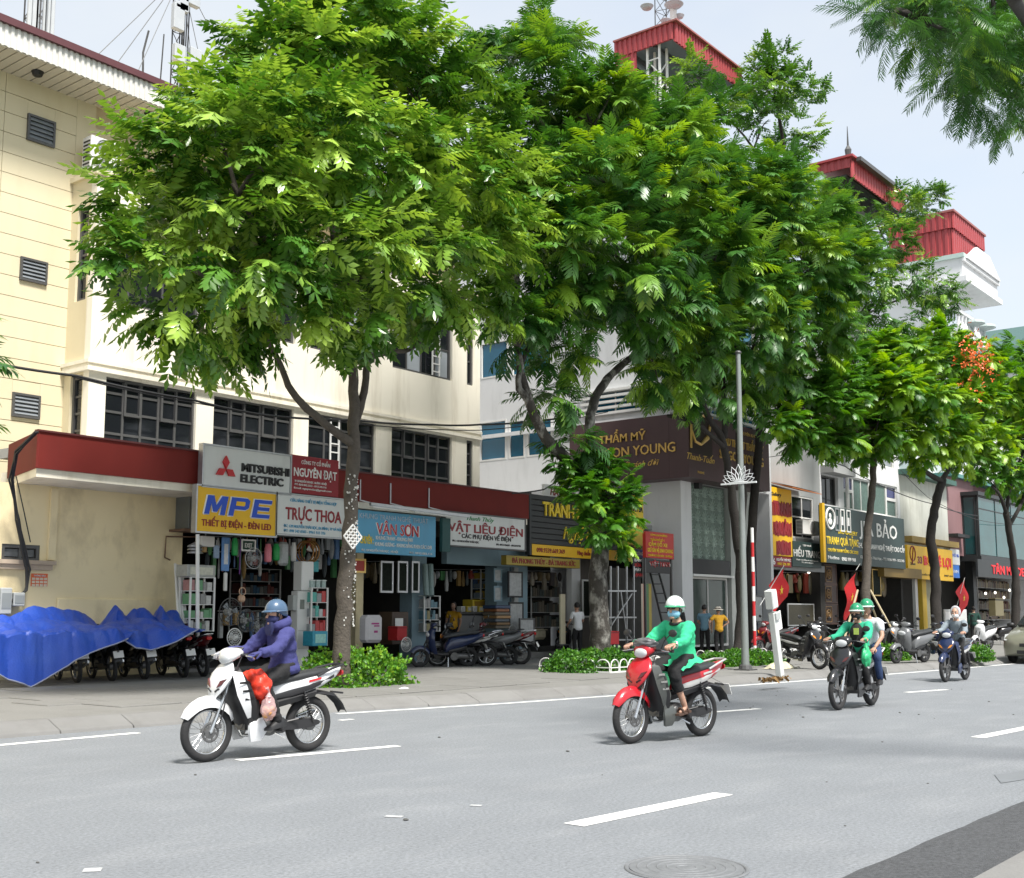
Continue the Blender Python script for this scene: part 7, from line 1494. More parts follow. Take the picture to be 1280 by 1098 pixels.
b = FW.px(206,670); solo('wall_hook', MB().tube([FW.p(FW.px(246,672)[0],FW.px(246,672)[1],.25),FW.p(b[0],FW.px(206,671)[1],.05),FW.p(b[0],FW.px(206,697)[1],.03),FW.p(b[0]+.12,FW.px(206,700)[1],.06)],.018,5), mat('rusty steel',(.2,.12,.08),.8,.2), 'rusty bent pipe with a hook on the yellow wall under the cabinet', 'pipe')
# ---- minivan at the right edge
M_car = mat('olive beige car paint', (.30,.30,.235), .3, .35, var=.04, coat=.6)
xf_ = 36.4; yk = onX(1251,800,xf_).y; t = thing('parked_minivan', 'olive beige minivan with its front towards us at the right edge', 'car', (xf_+2.4, yk-.95, 0))
def csec(x, w, zb, zs, zt, wt, n=0): return [Vector((x,-w,zb)),Vector((x,-w-.02,(zb+zs)/2)),Vector((x,-w,zs)),Vector((x,-wt,zt)),Vector((x,0,zt+.035)),Vector((x,wt,zt)),Vector((x,w,zs)),Vector((x,w+.02,(zb+zs)/2)),Vector((x,w,zb))]
lw = MB(); lw.loft([csec(x,w,zb,zs,zt,wt) for x,w,zb,zs,zt,wt in ((-2.46,.55,.32,.55,.62,.5),(-2.38,.80,.26,.64,.74,.66),(-2.2,.92,.22,.72,.84,.78),(-1.7,.95,.22,.84,.97,.82),(-1.25,.955,.22,.92,1.05,.84),(0,.96,.22,.98,1.06,.84),(1.6,.96,.24,1.0,1.08,.84),(2.3,.93,.28,1.0,1.1,.8),(2.5,.85,.36,.9,1.0,.7))]); body = loc('body', lw, M_car, t, smooth=40)
gh = MB(); gh.loft([[Vector((x,-w,z)),Vector((x,w,z)),Vector((x2,w2,z2)),Vector((x2,-w2,z2))] for x,w,z,x2,w2,z2 in ((-1.35,.80,1.04,-1.34,.79,1.05),(-.75,.84,1.04,-.55,.70,1.48),(-.3,.86,1.04,-.1,.68,1.66),(1.6,.86,1.06,1.5,.68,1.72),(2.35,.80,1.06,2.1,.62,1.62))]); loc('glasshouse', gh, M_car, t, smooth=40)
loc('windscreen', MB().prism([(-1.32,-.74,1.09),(-1.32,.74,1.09),(-.42,.62,1.60),(-.42,-.62,1.60)],(-.04,0,.045)), mat('car glass',(.02,.025,.028),.05,spec=.7), t)
for s in (-1,1):
    loc('side_window', MB().prism([(-1.0,s*.845,1.10),(1.9,s*.868,1.10),(1.7,s*.70,1.62),(-.2,s*.70,1.60)],(0,s*.03,0)), mat('car glass',(.02,.025,.028),.05,spec=.7), t)
    loc('headlight', MB().loft([[(-2.36,s*.52,.60),(-2.26,s*.86,.68),(-1.88,s*.945,.84),(-2.02,s*.80,.85),(-2.30,s*.56,.72)],[(-2.42,s*.52,.61),(-2.30,s*.89,.69),(-1.90,s*.965,.85),(-2.03,s*.81,.87),(-2.36,s*.55,.74)]]), M_lens, t, smooth=30)
    mi = loc('mirror', MB().ell((-.95,s*1.05,1.12),(.09,.12,.08),12,8), M_black2, t, smooth='all'); loc('mirror_arm', MB().beam((-.95,s*.9,1.07),(-.95,s*1.02,1.1),.05), M_black2, mi); loc('fog_lamp', MB().disc((-2.38,s*.68,.38),(1,0,0),.05,.05,12), M_lens, t)
    for x in (-1.55,1.45):
        w_ = loc('wheel', MB().torus((0,0,0),(0,1,0),.24,.085,26,8,sx=1.2), M_tyre, t, smooth='all'); w_.location = (x,s*.87,.325); loc('rim', MB().disc((0,s*.06,0),(0,1,0),.18,.06,20), M_chrome, w_)
loc('grille', MB().b2((-2.475,-.42,.50),(-2.40,.42,.60)), M_black2, t, bevel=.01); loc('lower_grille', MB().b2((-2.47,-.5,.30),(-2.38,.5,.40)), M_black2, t, bevel=.01); loc('number_plate', MB().b2((-2.485,-.24,.42),(-2.476,.24,.52)), M_plate, t); loc('bonnet_line', MB().tube([(-2.3,-.5,.80),(-1.7,-.55,.985),(-1.35,-.62,1.05)],.008,5), M_black2, t)
# ---- bags on the bikes
def bag(name, label, c, r, m, at, rz, seed, drop=0):
    o = thing(name, label, 'bag', at, rz); c = Vector(c)
    def f(p): n_ = 1+.20*NZ.noise(p*2.2+Vector((seed,0,0)))+.22*(.4-NZ.voronoi(p*1.9+Vector((0,seed,0)))[0][0])+.05*NZ.noise(p*8); p = Vector([math.copysign(abs(c_)**.6,c_) for c_ in p]) if drop == 2 else p; k = (1-.45*max(0,p.z)) if drop == 1 else 1; return Vector((p.x*n_*k,p.y*n_*k,p.z*n_))
    loc('sack', MB().ell(c, r, 36, 26, None, f), m, o, smooth='all')
    if drop: loc('knot', MB().tube([c+Vector((0,0,r[2]*.8)),c+Vector((.0,0,r[2]*1.15)),c+Vector((.03,.01,r[2]*1.5))],[.035,.012,.02],8), m, o, smooth=True)
    else: loc('fold', MB().torus(c+Vector((.02,0,r[2]*.55)),(.3,0,1),r[0]*.6,.018,16,5), m, o, smooth='all')
    return o
M_redbag = mat('red plastic bag', (.70,.045,.02), .42, var=.15, scale=9, bump=.6, bscale=16); M_clear = mat('clear pinkish bag', (.62,.42,.42), .25, var=.3, scale=14, bump=.5, bscale=22, alpha=.55); M_grnbag = mat('green plastic bag', (.03,.42,.17), .35, var=.15, bump=.5, bscale=20)
bag('shopping_bag', 'full red plastic bag wedged between the purple rider and the white motorbike', (.12,.05,.70), (.14,.22,.17), M_redbag, p1, r1, 3)
t = bag('fruit_bag', 'clear bag of fruit hanging from the white motorbike in front of the red bag', (.10,.27,.50), (.085,.07,.13), M_clear, p1, r1, 5, 1)
for k in range(6): a_ = k*1.1; loc('fruit', MB().ell((.10+.035*math.cos(a_),.275+.028*math.sin(a_),.43+.028*(k%3)),.034,10,8), mat('fruit',(.62,.30,.10),.5,var=.4,scale=6), t, smooth='all')
bag('shopping_bag', 'bright green bag hanging from the handlebar of the two helmeted riders', (.31,.33,.80), (.11,.07,.17), M_grnbag, p3, r3, 8, 1)
bag('handlebar_pouch', 'grey plastic covered pouch on the handlebar of the red motorbike', (.36,.0,1.09), (.10,.17,.06), mat('grey pouch',(.12,.12,.125),.25,var=.4,scale=10), p2, r2, 11)
bag('green_bag', 'green cloth bag hanging inside the leg shield of the red motorbike', (.19,.02,.62), (.12,.15,.19), cloth('dark green',(.015,.16,.07)), p2, r2, 14)
# shirt tail of the green rider spread over lap and saddle
loc('shirt_tail', MB().grid(lambda u,v: (-.46+.46*u+.02*math.sin(v*9), -.25+.50*v, .99-.05*u-.12*abs(u-.4)**1.3-.30*abs(v-.5)**1.6-.06*math.exp(-((v-.5)/.12)**2)+.012*math.sin(u*17+v*5)), 18, 16), MINT, p_green, smooth='all')
# ---- goods at the electrical shop (hung under the signs or standing at its front)
def sheetm(n, c, **k): return mat('goods '+n, c, .4, var=.3, scale=18, **k)
YH = 21.4
def hang(t, w, h, d): loc('hook', MB().tube([(0,0,h),(0,0,h+.12)],.006,4), M_steel, t)
boxy('flood_lamp', 'white flood lamp hung at the top left of the electrical shop', 'lamp', 252,269,671,683,YH,.2,M_white,extra=hang)
boxy('blister_strip', 'long blue and white strip of packets hanging near the shop pole', 'packets', 277,288,672,714,YH,.05,sheetm('blue',(.10,.25,.55)),extra=front(sheetm('white',(.6,.62,.65)),.25))
boxy('packet_bundle', 'small blue packets hanging left of the long strip', 'packets', 268,275,682,698,YH,.06,sheetm('pale blue',(.25,.35,.5)),extra=hang)
boxy('socket_strip', 'column of white sockets hanging under the blue strip', 'sockets', 280,285,716,739,YH,.05,M_white,extra=hang)
def bottle(label, x0, x1, y0, y1, m, Y=YH):
    a, b = onY(x0,y1,Y), onY(x1,y0,Y); r = (b.x-a.x)/2; h = b.z-a.z; t = thing('torch', label, 'torch', ((a.x+b.x)/2,Y,a.z)); loc('body', MB().lathe((0,0,0),[(.01,0),(r*.8,.01),(r,h*.08),(r,h*.7),(r*.7,h*.82),(r*.7,h*.97),(.01,h)],14), m, t, smooth=True); loc('cap', MB().lathe((0,0,h*.9),[(r*.72,0),(r*.75,h*.1),(.01,h*.12)],12), M_black2, t)
bottle('green torch hanging third from the left under the yellow sign', 290,297,671,695,sheetm('green',(.02,.35,.08))); bottle('pink torch hanging in the middle under the stacked signs', 331,339,678,703,sheetm('pink',(.75,.22,.28))); bottle('green torch hanging beside the pink one', 341,349,678,701,sheetm('green',(.02,.35,.08))); bottle('white tube hanging right of the clear plastic bag', 364,370,676,702,M_white)
boxy('purple_rod', 'thin purple rod hanging left of the exit sign', 'rod', 299.5,301.5,674,718,YH,.03,sheetm('purple',(.2,.06,.3)),bevel=.003,extra=hang)
t = sign('exit_sign', 'small dark green EXIT sign hanging under the yellow board', frontY(YH), 303,318,676,687, paint('exit green',(.01,.05,.03)), [('EXIT',.5,.5,.5,.6,W_,BB)], frame=W_, th=.04)
def fan(label, px_, py_, rpx, Y=YH, m=None, blade=None):
    c = onY(px_,py_,Y); r = rpx*proj(c)[2]/FPX; t = thing('electric_fan', label, 'fan', (c.x,Y,c.z-r)); m = m or M_steel; g = MB()
    g.torus((0,0,r),(0,1,0),r,.012,26,6)
    for k in (.35,.6,.82): g.torus((0,-.03,r),(0,1,0),r*k,.005,22,4)
    for k in range(18): a = 2*pi*k/18; g.tube([(0,-.06,r),(r*.6*math.cos(a),-.045,r+r*.6*math.sin(a)),(r*math.cos(a),0,r+r*math.sin(a))],.004,4)
    loc('guard', g, m, t); b_ = MB()
    for k in range(3):
        a = 2*pi*k/3; b_.loft([[Vector((r*q*math.cos(a+o),.02+.03*o,r+r*q*math.sin(a+o))) for o in (-.15,.5)] for q in (.12,.4,.75)],False,False)
    loc('blades', b_, blade or sheetm('fan blade',(.35,.38,.4)), t); loc('motor', MB().cyl((0,.02,r),(0,.14,r),r*.28,12), M_white, t, smooth=True); return t
fan('silver fan guard hanging under the exit sign', 317,698,13); fan('dark fan wrapped in plastic, leftmost at the shop floor', 288,765,17,21.0,M_alu); fan('dark fan wrapped in plastic between two others on the shop floor', 308,776,14,20.9,M_alu); fan('dark fan wrapped in plastic, nearest the white post', 324,784,12,20.8,M_alu); fan('white rimmed fan low beside the purple rider', 293,797,11,20.5,M_white); fan('big oval fan wrapped at the foot of the glass case', 344,783,10,21.2,M_alu)
boxy('clear_bag', 'clear plastic bag of parts hanging right of the torches', 'bag', 350,363,678,707,YH,.15,sheetm('clear plastic',(.45,.47,.48)),bevel=.06,extra=hang)
for k,px_ in enumerate((381,384.5,388)): solo('rattan_hoop', MB().torus(onY(px_,690,YH),(1,.2,0),.26,.02,20,5), mat('rattan',(.35,.17,.05),.7), ('first rattan hoop hanging right of the white tube','middle rattan hoop hanging under the white red lettered sign','last rattan hoop hanging next to the white fan blades')[k], 'hoop')
m_ = MB(); c = onY(391,690,YH)
for k in range(3): a = 2*pi*k/3+.4; m_.loft([[c+Vector((.2*q*math.cos(a+o),.03*o,.2*q*math.sin(a+o))) for o in (-.2,.5)] for q in (.1,.6,1)],False,False)
solo('fan_blades', m_, M_white, 'white three bladed propeller hanging near the tree trunk', 'fan blades'); boxy('teal_lamp', 'teal lamp hanging beside the white propeller', 'lamp', 392,399,700,715,YH,.2,sheetm('teal',(.05,.35,.38)),extra=lid(M_black2))
t = thing('hat_lamps', 'stack of grey conical lamp shades on the white pole left of the shop', 'lamp shades', onY(244,693,20.6)); 
for k in range(3): part('shade', MB().lathe(onY(244,692-4*k,20.6),[(.17,0),(.15,.03),(.04,.09),(.01,.1)],14), M_steel, t)
solo('sign_pole', MB().tube([onY(247,800,20.4),onY(247,668,20.4)],.04,8), M_white, 'white steel pole holding up the left end of the yellow sign', 'pole')
t = thing('leaning_pipes', 'white plastic pipes leaning against the end of the yellow wall', 'pipes', onY(226,785,21.3))
for k in range(4): part('pipe', MB().tube([onY(224+k*3.2,792,21.0),onY(219+k*2.7,705+k*1.5,21.7)],.03,8), M_white, t, smooth=True)
def shelf(label, x0, x1, y0, y1, Y, dep, n, cols, seed, name='display_shelf', glass=False):
    a, b = onY(x0,y1,Y), onY(x1,y0,Y); w, h = b.x-a.x, b.z-a.z; t = thing(name, label, 'shelf', ((a.x+b.x)/2,Y+dep/2,a.z)); f = MB(); r = random.Random(seed)
    for sx in (-1,1):
        for sy in (-1,1): f.beam((sx*(w/2-.02),sy*(dep/2-.02),0),(sx*(w/2-.02),sy*(dep/2-.02),h),.035)
    loc('frame', f, M_white, t)
    for k in range(n+1):
        z = h*k/n if k else .02; loc('shelf_board', MB().b2((-w/2+.04,-dep/2+.005,z-.015),(w/2-.04,dep/2-.005,z)), M_white, t)
        if k < n:
            x = -w/2+.06
            while x < w/2-.1:
                ww = r.uniform(.07,.14); hh = r.uniform(.45,.8)*h/n; c_ = r.choice(cols); loc('goods_box', MB().b2((x,-dep/2+.04,z+.002),(min(x+ww,w/2-.05),dep/2-.06,z+hh)), sheetm('box %s'%str(c_), c_), t, bevel=.004); x += ww+.012
    return t
shelf('white display shelf with small goods by the yellow wall', 236,270,722,790,20.9,.4,4,[(.5,.5,.48),(.12,.3,.15),(.4,.2,.2),(.25,.25,.24)],1); boxy('carton', 'grey carton lying on top of the white display shelf', 'carton', 234,270,707,721,20.9,.4,sheetm('grey card',(.36,.37,.34)),extra=front(sheetm('label',(.55,.55,.45))))
shelf('white glass showcase of packets right of the white post', 388,411,735,808,20.7,.4,4,[(.5,.52,.52),(.1,.4,.35),(.5,.06,.06),(.3,.32,.33)],2); boxy('teal_carton', 'teal and blue printed carton at the foot of the showcase', 'carton', 391,410,789,808,20.2,.35,sheetm('teal print',(.04,.3,.42)),extra=front(sheetm('pale print',(.3,.6,.55)),.15))
for k in range(3): boxy('glass_jar', ('left glass jar on top of the showcase','middle glass jar on top of the showcase','right glass jar on top of the showcase')[k], 'jar', 389+k*7,394+k*7,725,735,20.8,.12,sheetm('jar glass',(.35,.45,.43)),extra=lid(W_))
t = boxy('kettle', 'small peach kettle hanging in the dark of the electrical shop', 'kettle', 300,308,744,753,21.2,.12,sheetm('peach',(.65,.42,.28)),bevel=.04); loc('handle', MB().torus((.02,0,.24),(0,1,0),.09,.012,14,5), sheetm('peach',(.65,.42,.28)), t)
shelf('dark shelf of small parts deep in the electrical shop', 300,352,712,790,24.5,.5,5,[(.10,.10,.10),(.2,.2,.18),(.05,.12,.2),(.18,.06,.05)],7); shelf('dim shelf of boxes at the back of the electrical shop', 362,428,712,790,24.8,.5,5,[(.10,.10,.10),(.2,.2,.18),(.05,.12,.2),(.2,.15,.05)],8)
def goods_rail(label, x0, x1, yt, yb, Y, n, cols, seed, name='goods_rail'):
    r = random.Random(seed); t = thing(name, label, 'hanging goods', onY((x0+x1)/2,yt,Y)); part('rail', MB().tube([onY(x0,yt,Y),onY(x1,yt,Y)],.012,5), M_steel, t)
    for k in range(n):
        x = x0+(x1-x0)*(k+.5)/n+r.uniform(-1,1); w = r.uniform(2.5,6); h = r.uniform(.35,1)*(yb-yt); c_ = r.choice(cols); y = yt+r.uniform(1,3); Yk = Y+r.uniform(-.15,.15); a, b = onY(x-w/2,y+h,Yk), onY(x+w/2,y,Yk); m_ = sheetm('rail %s'%str(c_), c_); kind = r.randrange(3)
        g = MB(); cx, cz, hw, hh = (a.x+b.x)/2, (a.z+b.z)/2, (b.x-a.x)/2, (b.z-a.z)/2
        if kind == 0: g.b2((a.x,Yk-.04,a.z),(b.x,Yk+.04,b.z))
        elif kind == 1: g.lathe((cx,Yk,a.z),[(.01,0),(hw*.8,.02),(hw,hh*.7),(hw*.5,hh*1.5),(hw*.4,hh*2)],10)
        else: g.ell((cx,Yk,cz),(hw,.08,hh),10,8)
        part('packet', g, m_, t, smooth=True)
CG = [(.45,.46,.46),(.5,.5,.48),(.12,.14,.15),(.10,.30,.12),(.12,.22,.42),(.45,.10,.08),(.30,.32,.34),(.35,.22,.08)]
goods_rail('crowded front rail of small packets and lamps under the stacked signs', 253, 430, 671, 700, 21.7, 30, CG, 3); goods_rail('second rail of goods hanging deeper in the electrical shop', 256, 428, 690, 722, 22.5, 26, CG, 4); goods_rail('low heap of wrapped goods along the electrical shop floor', 272, 352, 764, 800, 21.9, 12, CG, 5, 'goods_heap')
goods_rail('rail of picture frame samples and rolls in the framing shop', 452, 510, 702, 735, 22.6, 12, [(.2,.15,.08),(.3,.28,.24),(.1,.1,.1),(.25,.2,.12)], 6); goods_rail('rail of coils and packets inside the electrical supply shop', 540, 612, 712, 738, 23.0, 14, CG, 7); goods_rail('rail of small ornaments in the stone shop', 658, 702, 714, 740, 22.6, 9, [(.2,.15,.08),(.3,.26,.2),(.12,.1,.1)], 8); goods_rail('rail of ornaments hanging in the HIẾU TRANG shop', 974, 1022, 716, 742, 21.2, 12, [(.2,.15,.05),(.3,.05,.03),(.12,.1,.06)], 9); goods_rail('rail of frames hanging in the black sign shop', 1050, 1120, 714, 745, 21.4, 12, [(.2,.15,.05),(.3,.25,.18),(.10,.1,.1)], 10)
# ---- framing shop
def framed(label, x0, x1, y0, y1, Y, m, inner):
    a, b = onY(x0,y1,Y), onY(x1,y0,Y); t = thing('picture_frame', label, 'picture', ((a.x+b.x)/2,Y,a.z)); w, h = b.x-a.x, b.z-a.z; f = MB(); q = .05
    for z in ((-w/2,w/2,0,q),(-w/2,w/2,h-q,h),(-w/2,-w/2+q,q,h-q),(w/2-q,w/2,q,h-q)): f.b2((z[0],-.02,z[2]),(z[1],.02,z[3]))
    loc('frame', f, m, t); loc('picture', MB().b2((-w/2+q,-.005,q),(w/2-q,.005,h-q)), inner, t); return t
M_pic = mat('dark floral print', (.015,.02,.015), .8, spec=.1, var=.9, scale=14); M_pic2 = mat('pale print', (.35,.36,.36), .4, var=.5, scale=10)
framed('first tall silver framed floral picture from the tree trunk', 475,491.5,702,741,21.5,M_steel,M_pic); framed('second tall silver framed floral picture, in the middle', 496.5,509.5,702,741,21.5,M_steel,M_pic); framed('third tall framed picture, nearest the blue grey pillar', 514,524,702,741,21.5,M_steel,M_pic)
framed('small red picture in a gilt frame beside the tree trunk', 441,457,699,716,21.5,GD,mat('red print',(.45,.03,.02),.4)); framed('pale board leaning against the stone shop entrance', 649,668,773,806,21.0,M_alu,M_pic2); framed('upper pale notice board by the stone shop door', 635,653,715,747,21.5,M_black2,M_pic2); framed('lower pale notice board by the stone shop door', 636,654,753,790,21.4,M_black2,M_pic2); framed('upper small print on the blue grey pillar', 617,627,711,728,21.7,M_bluew,M_pic2); framed('lower small print on the blue grey pillar', 617,627,733,752,21.7,M_bluew,M_pic2); framed('white framed mirror inside the stone shop', 728,739,725,772,21.5,M_white,M_pic)
def sackprint(t, w, h, d):
    for z0,z1,x0,x1 in ((.66,.72,-.26,.2),(.58,.63,-.1,.22),(.36,.44,-.1,.12)): loc('print', MB().b2((w*x0,-d/2-.006,h*z0),(w*x1,-d/2-.001,h*z1)), mat('magenta print',(.40,.05,.22),.6), t)
boxy('white_sack', 'white sack with faint pink print standing by the framing shop', 'sack', 459,480,769,804, 20.6,.34, mat('white sack',(.60,.58,.60),.75,bump=1,bscale=9), bevel=.075, extra=sackprint)
b = gnd(466,824); t = thing('metal_chair', 'thin metal chair with a red seat in front of the white sack', 'chair', (b.x,b.y,Zp)); 
for sx in (-.22,.22):
    loc('leg', MB().tube([(sx,.2,0),(sx,.2,.9)],.014,6), M_steel, t); loc('leg', MB().tube([(sx,-.2,0),(sx,-.2,.62),(sx,.0,.66),(sx,.2,.64)],.014,6), M_steel, t)
loc('seat', MB().b2((-.22,-.2,.42),(.22,.2,.46)), RD, t, bevel=.01); loc('backrest', MB().b2((-.22,.19,.70),(.22,.21,.88)), M_black2, t, bevel=.005)
t = thing('pole_bundle', 'bundle of long black poles tied with white string lying on the pavement', 'poles', gnd(530,826))
for k in range(5): part('pole', MB().tube([gnd(482,812+k*1.2)+Vector((0,0,.25+.05*(k%2))),gnd(580,829+k*1.2)+Vector((0,0,.06+.05*(k%2)))],.035,8), M_black2, t, smooth=True)
part('string', MB().torus(gnd(553,826)+Vector((0,0,.12)),(1,-.1,0),.16,.012,16,5), W_, t)
boxy('red_stool', 'red plastic stool near the blue grey pillar', 'stool', 497,509,783,801,20.8,.35,RD,extra=lid(DR)); fan('oval pale mirror frame on the ground below the red stool', 508,806,9,20.4,M_white,sheetm('dark mirror',(.05,.08,.08)))
boxy('wooden_cabinet', 'small brown cabinet with a white paper at the framing shop', 'cabinet', 490,511,765,806,21.3,.5,mat('brown wood',(.07,.045,.03),.5,var=.3),extra=front(mat('dark wood',(.04,.025,.02),.5),.15)); boxy('paper_note', 'white paper taped on the brown cabinet', 'paper', 494,504,773,783,21.27,.01,W_,bevel=.001)
shelf('dark shelf of frames deep in the framing shop', 452,508,730,790,24.2,.4,3,[(.10,.09,.07),(.15,.12,.08),(.08,.09,.1)],9)
# ---- electrical supply shop
shelf('white wire rack of rolls at the left of the electrical supply shop', 530,551,745,790,21.6,.4,3,[(.1,.2,.25),(.3,.3,.3),(.25,.22,.1)],3,'wire_rack'); shelf('tall white shelf at the right inside the electrical supply shop', 601,615,712,772,22.6,.4,5,[(.4,.4,.4),(.45,.33,.05),(.2,.25,.3)],4)
for k in range(2): solo('plastic_roll', MB().tube([onY(533+k*6,745,21.5),onY(531+k*7,706,21.7)],.08,10), sheetm('clear roll',(.22,.30,.29)), ('left pale roll of plastic standing at the supply shop entrance','right pale roll of plastic standing at the supply shop entrance')[k], 'roll')
boxy('yellow_bin', 'yellow carton on the counter of the electrical supply shop', 'carton', 591,613,750,761,22.4,.4,sheetm('yellow card',(.55,.40,.03)),extra=front(sheetm('brown print',(.3,.18,.03)))); boxy('counter', 'grey counter across the electrical supply shop', 'counter', 575,614,765,800,22.4,.6,mat('grey laminate',(.2,.2,.2),.5),extra=lid(M_black2))
for k in range(5): boxy('parts_box', ('small white parts box, leftmost on the counter','yellow parts box second on the counter','white parts box in the middle of the counter','yellow parts box fourth on the counter','white parts box at the right of the counter')[k], 'box', 577+k*7.4,582+k*7.4,758,765,22.2,.2,sheetm('parts %d'%(k%2),((.5,.5,.48),(.5,.38,.05))[k%2]),extra=front(sheetm('parts label',(.3,.3,.28))))
for k in range(7): boxy('folded_mat', ('lowest','second','third','fourth','fifth','sixth','topmost')[k]+' folded mat in the stack by the blue grey pillar', 'mat', 620+(k%2),639-(k%3),782-k*4.2,786-k*4.2,20.9,.5,sheetm('mat %d'%k,((.12,.10,.07),(.2,.12,.05),(.08,.1,.12),(.35,.2,.08),(.15,.13,.1),(.25,.10,.04),(.04,.07,.14))[k]),bevel=.02,extra=lid(M_black2))
q = onY(641,806,20.4); t = thing('bucket', 'deep blue plastic bucket beside the parked maroon motorbike', 'bucket', (q.x,20.4,q.z)); loc('body', MB().lathe((0,0,0),[(.01,0),(.13,0),(.17,.36),(.18,.38),(.16,.37),(.12,.02),(.01,.02)],18), sheetm('bucket blue',(.01,.04,.4)), t, smooth=True); loc('handle', MB().torus((0,0,.37),(0,1,0),.17,.008,16,5,pi,2*pi), M_steel, t)
boxy('stone_block', 'pale carved stone lying inside the stone shop', 'stone', 668,684,786,800,21.8,.5,mat('pale stone',(.40,.36,.26),.8,var=.4,scale=9,bump=.6),bevel=.08,extra=lid(mat('pale stone',(.40,.36,.26),.8)))
shelf('dim shelf of carved stones inside the stone shop', 664,702,728,785,23.8,.5,3,[(.10,.09,.07),(.2,.17,.12),(.08,.10,.09)],12)
t = thing('brochure_stand', 'tall slim white and yellow stand beside the man in white', 'stand', onY(703,806,20.9)); part('panel', MB().b2(onY(701,806,20.9),onY(705,743,20.95)), mat('cream strip',(.55,.5,.35),.6), t); part('foot', MB().b2(onY(700,807,20.85),onY(706,805,21.0)), M_alu, t)
# ---- right hand shops: gongs, carved doors, lamps
for k,(px_,py_,rp,lb) in enumerate(((998,728,6,'small brass gong, the upper one in the HIẾU TRANG shop'),(1000,745,9,'large brass gong, the lower one in the HIẾU TRANG shop'))):
    c = onY(px_,py_,21.6); r = rp*proj(c)[2]/FPX; t = thing('brass_gong', lb, 'gong', (c.x,21.6,c.z-r)); loc('disc', MB().lathe((0,0,0),[(.01,.09),(r*.25,.09),(r*.3,.05),(r*.8,.05),(r*.95,.03),(r,0),(r*.95,-.02)],24), mat('aged brass',(.22,.17,.07),.45,.6,var=.3), t, smooth=True).rotation_euler = (pi/2,0,0); t.children[0].location = (0,0,r); loc('rim_ring', MB().torus((0,-.01,r),(0,1,0),r,.02,24,6), mat('aged brass',(.22,.17,.07),.45,.6), t)
for k,(a,b,c_,d_) in enumerate(((1027,1045,706,730),(1025,1046,731,754),(1025,1047,755,781))):
    t = framed(('dark carved panel with a pale crescent at the top of the wooden column','carved brown wooden panel, middle of the column','carved brown wooden panel, lowest of the column')[k], a,b,c_,d_, 20.9, mat('carved wood',(.09,.035,.02),.5,var=.3), mat('carved wood dark',(.05,.02,.012),.5,var=.4)); c0 = onY((a+b)/2,(c_+d_)/2,20.85); part('rosette', MB().torus(c0,(0,1,0),.19,.03,18,6).torus(c0,(0,1,0),.08,.03,12,6), mat('gilt wood',(.30,.17,.06),.5), t); part('inner_moulding', MB().beam(c0+Vector((-.3,0,.32)),c0+Vector((.3,0,.32)),.03).beam(c0+Vector((-.3,0,-.32)),c0+Vector((.3,0,-.32)),.03).beam(c0+Vector((-.3,0,-.32)),c0+Vector((-.3,0,.32)),.03).beam(c0+Vector((.3,0,-.32)),c0+Vector((.3,0,.32)),.03), mat('gilt wood',(.30,.17,.06),.5), t)
framed('dark octagon framed picture with white corners in the HIẾU TRANG shop', 985,1017,755,783, 20.9, M_white, mat('bronze relief',(.09,.08,.05),.5,var=.5,scale=12)); framed('gold lettered vertical picture behind the slim propped tree', 1091,1100,712,745, 20.2, GD, M_pic); framed('pale mirror leaning at the striped pole', 942,953,745,778, 20.0, M_alu, M_pic2)
for k,(px_,py_) in enumerate(((1011,715),(1244,741),(1255,747),(1262,738),(1232,742))):
    c = onY(px_,py_,21.0); t = thing('lit_bulb', ('white bulb hanging in the HIẾU TRANG shop','largest lit bulb, leftmost but one in the dark shop at right','small lit bulb between two others in the dark shop at right','lit bulb highest in the dark shop at right','small lit bulb nearest the mauve wall')[k], 'light bulb', c); loc('bulb', MB().ell((0,0,0),(.065,.065,.08),12,8), mat('lit bulb',(1,.93,.8),.3,emit=1.2), t, smooth='all'); loc('cord', MB().tube([(0,0,.1),(0,0,.6)],.01,4), M_black2, t)
shelf('dark shelf of ornaments in the mauve building shop', 1224,1262,724,775,22.6,.5,4,[(.10,.09,.07),(.25,.2,.1),(.12,.05,.04)],21); boxy('lit_cabinet', 'pale yellow cabinet deep in the shop at right', 'cabinet', 1245,1254,748,770,21.6,.4,mat('pale yellow',(.5,.42,.22),.5),extra=lid(M_black2)); boxy('notice_board', 'pale grey board standing behind the hooded rider', 'board', 1181,1192,762,778,19.5,.06,M_pg,bevel=.004,extra=front(W_)); boxy('notice_board', 'white board right behind the helmetless hooded rider', 'board', 1199,1208,762,778,19.5,.06,W_,bevel=.004,extra=front(M_pg))
# rings of a bicycle by the big front wheel
q = gnd(1040,832); t = thing('bicycle', 'old black bicycle parked behind the motorbike with the big front wheel', 'bicycle', (q.x+.2,q.y,Zp), R_(185)); t.rotation_euler = (R_(-6),0,R_(185))
for x in (.52,-.52):
    w_ = loc('wheel', MB().torus((0,0,0),(0,1,0),.32,.017,34,6), M_tyre, t, smooth='all'); w_.location = (x,0,.335); sp = MB()
    for k in range(20): a = 2*pi*k/20; sp.tube([(0,0,0),(.31*math.cos(a),0,.31*math.sin(a))],.002,3,False)
    loc('spokes', sp, M_chrome, w_, kind='stuff'); loc('rim', MB().torus((0,0,0),(0,1,0),.30,.008,34,5), M_chrome, w_)
fb = MB()
for a_,b_ in (((.52,0,.335),(.40,0,.80)),((.42,0,.74),(-.12,0,.76)),((.41,0,.68),(-.05,0,.29)),((-.05,0,.29),(-.17,0,.85)),((-.05,0,.29),(-.52,0,.335)),((-.52,0,.335),(-.13,0,.72))): fb.tube([a_,b_],.015,6)
